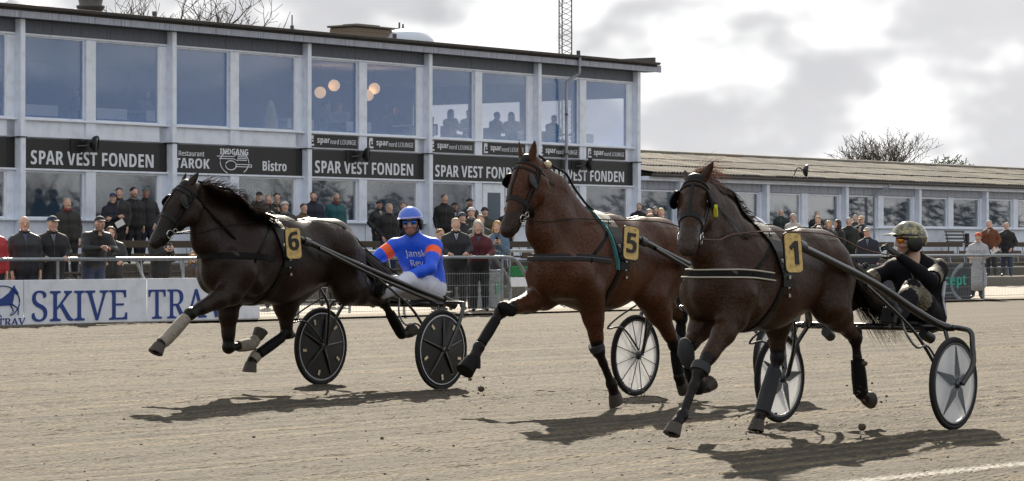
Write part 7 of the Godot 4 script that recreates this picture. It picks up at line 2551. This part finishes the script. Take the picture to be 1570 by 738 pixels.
# guests behind the upper windows: along, back from the glass, facing, jacket, label
const GUESTS := [
	[0.75, -1.9, 70, "#5c1f22", "guest in dark red behind the first upper window"],
	[1.2, -2.6, -60, "#3a3c44", "guest in grey behind the first upper window"],
	[2.0, -2.2, -40, "#4c5058", "guest in pale grey at the right of the first upper window"],
	[3.9, -1.9, 20, "#9aa4ae", "guest in a pale shirt at the table behind the second upper window"],
	[4.5, -2.5, -80, "#3c3a40", "guest in dark grey behind the second upper window"],
	[6.3, -1.9, 10, "#7d8894", "guest in a blue-grey shirt alone behind the third upper window"],
	[13.5, -1.8, 60, "#aab0b8", "guest in a white shirt below the globe lamps, facing right"],
	[14.5, -2.0, -70, "#b4b8bd", "guest in a white shirt below the globe lamps, facing left"],
	[16.5, -1.9, 80, "#2a2c32", "silhouetted guest, left one in the fourth bay's first window"],
	[17.3, -2.3, -50, "#24262b", "silhouetted guest, middle one in the fourth bay's first window"],
	[18.0, -1.6, -90, "#2c2f36", "silhouetted guest, right one in the fourth bay's first window"],
	[19.6, -2.0, 85, "#26282e", "silhouetted guest, left one in the fourth bay's second window"],
	[20.2, -1.7, -60, "#2b2d33", "silhouetted guest, right one in the fourth bay's second window"],
	[21.6, -1.9, 75, "#25282d", "silhouetted guest leaning over a table left of the drainpipe"],
	[22.3, -1.7, -80, "#2e3036", "silhouetted guest just left of the drainpipe"],
	[24.6, -1.9, -15, "#2a2c33", "silhouetted guest alone in the last upper window"],
]


func build_people() -> void:
	var made := {}
	for c in CROWD:
		person(c[0], (fence_frame if c[1] == 0 else stand_frame) * Vector3(c[2], c[3], c[4]), c[5], deg_to_rad(c[6]), c[7], c[8], c[9], c[10], c[11], c[12], c[13], c[14], c[15], "spectators by the track", made)
	for k in GUESTS.size():
		var g: Array = GUESTS[k]
		person("seated", stand_frame * Vector3(g[0], 4.08, g[1]), 1.0, STAND_TURN + deg_to_rad(g[2]), "plain", ["short", "fringe", "long"][k % 3], ["#4a3c30", "#8a8178", "#2a2320"][k % 3], "", "", g[3], "#24262b", 0, g[4], "guests in the upper lounge", made)
		var ch := thing("dining_chair", "chair of the " + g[4], "chair", "chairs in the upper lounge")
		ch.transform = Transform3D(Basis(Vector3.UP, STAND_TURN + deg_to_rad(g[2])), stand_frame * Vector3(g[0], 4.08, g[1]))
		obj("seat", box_mesh(Vector3(0, 0.40, 0.02), Vector3(0.42, 0.04, 0.42), 0.01), M.old_wood, ch)
		obj("backrest", box_mesh(Vector3(0, 0.68, -0.22), Vector3(0.40, 0.34, 0.03), 0.01), M.old_wood, ch)
		for x in [-0.18, 0.18]:
			for z in [-0.18, 0.2]:
				obj("leg", MB.new().tube([Vector3(x, 0, z), Vector3(x, 0.39, z)], 0.018, 5).done(), M.old_wood, ch)


func skull(infl: float, front: float, side: float, back: float, shag := 0.0, y0 := 0.0, z0 := 0.0) -> MB:
	var st := MB.new()
	var sides := 24
	var rows := 9
	var last := -1
	for r in rows + 1:
		var row := st.v.size()
		for k in sides + 1:
			var a := TAU * k / sides
			var fb := sin(a)
			var low := deg_to_rad(lerpf(side, front, fb * fb) if fb > 0.0 else lerpf(side, back, fb * fb))
			var t := low * r / rows
			var w := infl + shag * sin(a * 7.0 + r * 1.7) * sin(r * 2.3 + a * 3.0) - (infl * 0.75 if r == rows else 0.0)
			var n := Vector3(sin(t) * cos(a), cos(t), sin(t) * sin(a))
			st.vert(Vector3(n.x * (0.079 + w), y0 + 0.037 + n.y * (0.091 + w), z0 - 0.006 + n.z * (0.099 + w)), n)
		if last >= 0:
			for k in sides:
				st.tri(last + k, row + k, row + k + 1)
				st.tri(last + k, row + k + 1, last + k + 1)
		last = row
	return st


func hair_shape(kind: String) -> ArrayMesh:
	match kind:
		"short":
			return skull(0.012, 52, 84, 112, 0.004).done()
		"fringe":
			var st := skull(0.010, 38, 88, 114, 0.003)
			return st.done()
		"long":
			var st := skull(0.018, 50, 108, 128, 0.005)
			st.ball(Vector3(0, -0.06, -0.065), Vector3(0.096, 0.115, 0.062), 8)
			for s in [-1.0, 1.0]:
				st.ball(Vector3(0.082 * s, -0.055, -0.01), Vector3(0.030, 0.095, 0.055), 7)
			return st.done()
	return null


func hat_shape(kind: String) -> ArrayMesh:
	match kind:
		"cap":
			var st := skull(0.019, 64, 76, 88)
			for y in [0.0, -0.006]:
				for k in 12:
					var a := deg_to_rad(38 + 104.0 * k / 12.0)
					var c := deg_to_rad(38 + 104.0 * (k + 1) / 12.0)
					var p := Vector3(cos(a) * 0.098, 0.072 + y, 0.0 + sin(a) * 0.105)
					var q := Vector3(cos(c) * 0.098, 0.072 + y, 0.0 + sin(c) * 0.105)
					st.quad(p, q, q + Vector3(0, -0.014, 0.075 * sin(c)), p + Vector3(0, -0.014, 0.075 * sin(a)), Vector3.UP if y == 0.0 else Vector3.DOWN)
			return st.done()
		"beanie":
			var st := skull(0.024, 62, 86, 100, 0.002)
			var ring := []
			for k in 25:
				var a := TAU * k / 24.0
				ring.append(Vector3(cos(a) * 0.098, 0.060 - 0.022 * maxf(0.0, -sin(a)) + 0.02 * maxf(0.0, sin(a)), -0.006 + sin(a) * 0.116))
			st.tube(ring, 0.015, 6, false)
			return st.done()
		"hood":
			var st := skull(0.036, 48, 118, 136)
			st.ball(Vector3(0, -0.10, -0.05), Vector3(0.115, 0.08, 0.09), 8)
			return st.done()
	return null


func person(pose: String, at: Vector3, scale: float, yaw: float, head: String, hair: String, hair_color: String, hat: String, hat_color: String, jacket: String, trousers: String, glasses: int, label: String, group: String, made: Dictionary) -> void:
	var b: Blob = bodies[pose]
	var base_pose: String = {"slim_rail": "on_rail", "slim_phone": "phone_up", "coat": "on_rail"}.get(pose, pose)
	var J: Dictionary = poses[base_pose]
	# each head is turned a little its own way
	var look := rng.randi() % 3
	var hx := Transform3D(Basis(Vector3.UP, [-0.22, 0.0, 0.25][look]) * Basis(Vector3.RIGHT, -0.04), J.head)
	var key := "%s/%s/%d" % [pose, head, look]
	if not made.has(key):
		var extra := [[heads[head], 0, hx]]
		for s in ["L", "R"]:
			var palm := Vector3(0, -0.3, -1) if base_pose in ["phone_up", "folded"] else (Vector3(0, -1, 0.2) if base_pose in ["on_rail", "lean_rail", "seated", "pointing"] else Vector3(-0.8 if s == "L" else 0.8, 0, -0.3))
			extra.append(hand_at(J, s, hands.grip if base_pose in ["on_rail", "lean_rail", "phone_up", "folded"] else (hands.flat if base_pose == "pointing" and s == "R" else hands.loose), palm))
		made[key] = b.mesh(0, extra)
	for p in [1, 2, 3]:
		var k := "%s/%d" % [pose, p]
		if not made.has(k):
			made[k] = b.mesh(p)
	var o := obj("person", made[key], M.skin)
	tag(o, label, "person", group)
	o.transform = Transform3D((Basis(Vector3.UP, yaw) * Basis(Vector3.BACK, rng.randf_range(-0.045, 0.045)) * Basis(Vector3.RIGHT, rng.randf_range(-0.03, 0.04))).scaled(Vector3.ONE * scale), at)
	obj("jacket", made[pose + "/1"], cloth(Color(jacket), label.contains("puffer") or label.contains("black cap")), o)
	if not made.has(pose + "/zip"):
		var up: Vector3 = ((J.neck as Vector3) - (J.pelvis as Vector3)).normalized()
		var line := []
		for k in 12:
			var t := k / 11.0
			line.append(b.skin((J.pelvis as Vector3).lerp(J.neck, 0.05 + 0.88 * t) + Vector3(0.004, 0, 0), Vector3(0, 0.0, 1), 0.002))
		made[pose + "/zip"] = MB.new().tube(line, 0.008, 6, true, 0.6).done()
		var cm := MB.new()
		var ring := []
		for k in 21:
			var a := deg_to_rad(-250 + 320.0 * k / 20.0)
			ring.append((J.neck as Vector3) + up * (0.030 + 0.018 * -sin(a)) + Vector3(cos(a) * 0.072, 0, 0.012 + sin(a) * 0.070))
		cm.tube(ring, 0.022, 7, true, 1.4)
		made[pose + "/collar"] = cm.done()
	obj("zip", made[pose + "/zip"], cloth(Color(jacket).lightened(0.22) if rng.randf() < 0.5 else Color(jacket).darkened(0.4)), o)
	obj("collar", made[pose + "/collar"], cloth(Color(jacket).lightened(0.07)), o)
	var dress := rng.randf()
	if dress < 0.45 and pose != "folded" and pose != "coat":
		if not made.has(pose + "/shirt"):
			var sm := MB.new()
			var last := []
			for k in 6:
				var t := k / 5.0
				var c := (J.neck as Vector3).lerp(J.chest, t * 0.75)
				var w := 0.045 * (1.0 - t)
				var row := [b.skin(c + Vector3(-w, 0, 0), Vector3(0, 0.0, 1), 0.005), b.skin(c + Vector3(w, 0, 0), Vector3(0, 0.0, 1), 0.005)]
				if k:
					sm.quad(last[0], last[1], row[1], row[0], Vector3(0, 0.3, 1).normalized())
				last = row
			made[pose + "/shirt"] = sm.done()
		obj("shirt", made[pose + "/shirt"], cloth([Color("#b9c2cf"), Color("#7e8894"), Color("#c9c4ba"), Color("#4d5d7a")][rng.randi() % 4]), o)
	elif dress < 0.62 and pose != "folded":
		if not made.has(pose + "/scarf"):
			var ring := []
			for k in 17:
				var a := TAU * k / 16.0
				ring.append((J.neck as Vector3) + Vector3(cos(a) * 0.082, 0.018 + 0.012 * sin(a * 3.0), 0.018 + sin(a) * 0.082))
			made[pose + "/scarf"] = MB.new().tube(ring, 0.03, 8, false).done()
		obj("scarf", made[pose + "/scarf"], cloth([Color("#3b4a6b"), Color("#6b6f75"), Color("#7a2f33"), Color("#8d8572")][rng.randi() % 4]), o)
	obj("trousers", made[pose + "/2"], cloth(Color(trousers)), o)
	obj("shoes", made[pose + "/3"], M.shoe, o)
	if hair:
		var k := "hair/" + hair
		if not made.has(k):
			made[k] = hair_shape(hair)
		var m := obj("hair", made[k], hair_material(hair_color), o)
		m.transform = hx
	if hat:
		var k := "hat/" + hat
		if not made.has(k):
			made[k] = hat_shape(hat)
		var m := obj(hat, made[k], cloth(Color(hat_color)), o)
		m.transform = hx
	if glasses:
		if not made.has("glasses"):
			var st := MB.new()
			for s in [-1.0, 1.0]:
				var ring := []
				for k in 13:
					var a := TAU * k / 12.0
					ring.append(Vector3(0.033 * s + cos(a) * 0.021, 0.010 + sin(a) * 0.016, 0.098 - absf(cos(a) * s) * 0.004))
				st.tube(ring, 0.0022, 5, false)
				st.tube([Vector3(0.054 * s, 0.013, 0.095), Vector3(0.080 * s, 0.016, 0.04), Vector3(0.083 * s, 0.016, -0.01)], 0.0022, 5)
			st.tube([Vector3(-0.012, 0.014, 0.098), Vector3(0.012, 0.014, 0.098)], 0.0022, 5)
			made["glasses"] = st.done()
		var m := obj("glasses", made["glasses"], M.spectacles, o)
		m.transform = hx
	if base_pose == "phone_up":
		var ph := thing("phone", ("camera" if label.contains("camera") else "phone") + " held by the " + label.split(",")[0].split(" left of")[0].split(" over the")[0], "phone")
		ph.transform = o.transform * Transform3D(Basis(), Vector3(0.0, 1.39, 0.33))
		obj("case", box_mesh(Vector3.ZERO, Vector3(0.075, 0.15, 0.009), 0.004), M.phone, ph)
		obj("lens", MB.new().lathe([Vector2(0.0, 0.003), Vector2(0.008, 0.003), Vector2(0.009, -0.003)], 10, Transform3D(Basis(Vector3.RIGHT, PI * 0.5), Vector3(0.02, 0.055, 0.006))).done(), M.chrome, ph)
	if label.contains("folded arms on the step") or label.contains("in a brown jacket"):
		var pp := thing("race_card", "white race card held by the " + label.split(" at the")[0].split(" on the")[0], "paper")
		pp.transform = o.transform * Transform3D(Basis(Vector3.BACK, 0.5), Vector3(0.12, 1.02, 0.24) if label.contains("folded") else Vector3(0.16, 0.80, 0.16))
		obj("sheet", box_mesh(Vector3.ZERO, Vector3(0.21, 0.15, 0.004)), M.paper, pp)
		obj("fold", box_mesh(Vector3(0.02, -0.01, 0.004), Vector3(0.2, 0.145, 0.003)), M.paper, pp)


func hair_material(c: String) -> StandardMaterial3D:
	var key := "hair_" + c
	if not M.has(key):
		mat(key, Color(c), 0.55, {"tex": "coat", "bump": "hair_bump", "depth": 0.5, "scale": 6.0, "rim": 0.2})
	return M[key]


# ---------------------------------------------------------------- bare spring trees, a lattice mast

func branch(st: MB, from: Vector3, dir: Vector3, length: float, r: float, depth: int, twig: MB) -> void:
	var steps := 3
	var pts := [from]
	var rs := [maxf(r, 0.011)]
	var d := dir
	var p := from
	for k in steps:
		d = (d + Vector3(rng.randf_range(-1, 1), rng.randf_range(-0.5, 0.9), rng.randf_range(-1, 1)) * 0.18).normalized()
		p += d * length / steps
		pts.append(p)
		rs.append(maxf(0.011, lerpf(r, r * 0.55, float(k + 1) / steps)))
	(st if depth > 2 else twig).tube(pts, rs, 6 if depth > 3 else 3, false)
	if depth <= 0:
		return
	var n := 3 if depth > 1 else 4
	for k in n:
		var q: Vector3 = pts[1 + (k % 3)] if k < n - 1 else p
		var side := Vector3(rng.randf_range(-1, 1), rng.randf_range(-0.25, 0.6), rng.randf_range(-1, 1)).normalized()
		branch(st, q, (d * 0.75 + side * (0.95 if k < n - 1 else 0.4)).normalized(), length * rng.randf_range(0.55, 0.8), r * 0.5, depth - 1, twig)


func bare_tree(called: String, label: String, at: Vector3, height: float, limbs: int, depth: int, lean := Vector3.ZERO, group := "bare trees beyond the buildings", spread := 0.27) -> void:
	var o := thing(called, label, "tree", group)
	o.position = at
	var trunk := MB.new()
	var twig := MB.new()
	var r := height * 0.02
	var top := Vector3(lean.x, height * (0.38 if spread > 0.2 else 0.62), lean.z)
	trunk.tube([Vector3(0, -0.3, 0), top * 0.5, top], [r * 1.3, r, r * 0.85], 8)
	for k in limbs:
		var a := TAU * k / limbs + rng.randf_range(-0.4, 0.4)
		branch(trunk, top * rng.randf_range(0.75, 1.0), Vector3(cos(a), rng.randf_range(0.6, 1.5), sin(a)).normalized(), height * spread, r * 0.55, depth, twig)
	obj("trunk", trunk.done(), M.bark, o)
	obj("crown", twig.done(), M.twig, o)


func build_trees() -> void:
	bare_tree("bare_tree", "large leafless tree rising behind the left half of the grandstand roof", Vector3(-13.6, 0, -120), 13.6, 11, 4, Vector3.ZERO, "bare trees beyond the buildings", 0.165)
	bare_tree("bare_tree", "fine-twigged rounded leafless tree standing above the corrugated roof", Vector3(19.4, 0, -152), 7.5, 15, 4, Vector3.ZERO, "bare trees beyond the buildings", 0.20)
	bare_tree("bare_tree", "small leafless tree above the corrugated roof, left of the rounded one", Vector3(18.2, 0, -155), 6.4, 9, 5, Vector3.ZERO, "bare trees beyond the buildings", 0.15)
	# evergreen bush on the skyline
	var o := thing("round_bush", "dense dark rounded bush on the skyline at the right of the leafless trees", "bush", "")
	o.position = Vector3(23.3, 0, -154)
	var st := MB.new()
	st.tube([Vector3(0, 0, 0), Vector3(0.1, 4.2, 0)], [0.14, 0.07], 6)
	obj("trunk", st.done(), M.bark, o)
	var lf := MB.new()
	for k in 2600:
		var a := rng.randf() * TAU
		var q := sqrt(rng.randf())
		var p := Vector3(cos(a) * q * 1.9, 4.75 + (1.0 - q * q) * rng.randf_range(-0.3, 1.25) + rng.randf_range(-0.8, 0.25), sin(a) * q * 1.5)
		var d := Vector3(rng.randf_range(-1, 1), rng.randf_range(-0.2, 1), rng.randf_range(-1, 1)).normalized()
		var s := d.cross(Vector3(0.3, 0.5, 0.8)).normalized() * 0.025
		lf.quad(p - s, p + s, p + s + d * 0.28, p - s + d * 0.28)
	obj("foliage", lf.done(), M.bush_leaf, o)
	# trees and hedge across the course at the right: what the windows mirror
	var spots := [[150.0, -92.0, 9.0], [158.0, -104.0, 10.0], [165.0, -75.0, 8.0], [170.0, -118.0, 11.0], [150.0, -128.0, 9.0], [175.0, -95.0, 10.0]]
	var nth := ["first", "second", "third", "fourth", "fifth", "sixth"]
	for k in spots.size():
		bare_tree("course_tree", "%s leafless tree across the course, mirrored in the lower windows" % nth[k], Vector3(spots[k][0], 0, spots[k][1]), spots[k][2], 8, 3, Vector3.ZERO, "trees across the course")
	var hd := thing("hedge", "dark bare thicket hedge across the course, mirrored in the lower windows", "hedge")
	hd.position = Vector3(178, 0, -100)
	var hm := MB.new()
	for k in 11000:
		var p := Vector3(rng.randf_range(-2, 2), 0.0, rng.randf_range(-100, 100))
		p.y = rng.randf() * (5.0 + 1.3 * sin(p.z * 0.21) + 0.9 * sin(p.z * 0.83 + 1.0))
		var d := Vector3(rng.randf_range(-1, 1), rng.randf_range(-0.2, 1), rng.randf_range(-1, 1)).normalized()
		var s := d.cross(Vector3(0.3, 0.5, 0.8)).normalized() * 0.12
		hm.quad(p - s, p + s, p + s + d * 1.1, p - s + d * 1.1)
	obj("foliage", hm.done(), M.brass_leaf, hd)
	# lattice mast
	var mst := thing("lattice_mast", "slim triangular lattice radio mast rising behind the grandstand", "mast")
	var base := stand_frame * Vector3(106.9, 0, -60)
	mst.position = Vector3(base.x, 0, base.z)
	var legs := []
	for k in 3:
		var a := TAU * k / 3.0 + 0.25
		legs.append(Vector3(cos(a), 0, sin(a)) * 0.50)
	for k in 3:
		obj("leg", MB.new().tube([legs[k], legs[k] + Vector3(0, 30, 0)], 0.05, 6).done(), M.mast_steel, mst)
	var br := MB.new()
	for y in 42:
		for k in 3:
			var a: Vector3 = legs[k] + Vector3(0, y * 0.7, 0)
			var c: Vector3 = legs[(k + 1) % 3] + Vector3(0, (y + 0.5) * 0.7, 0)
			br.tube([a, c], 0.022, 4, false)
			br.tube([c, a + Vector3(0, 0.7, 0)], 0.022, 4, false)
	obj("bracing", br.done(), M.mast_steel, mst)
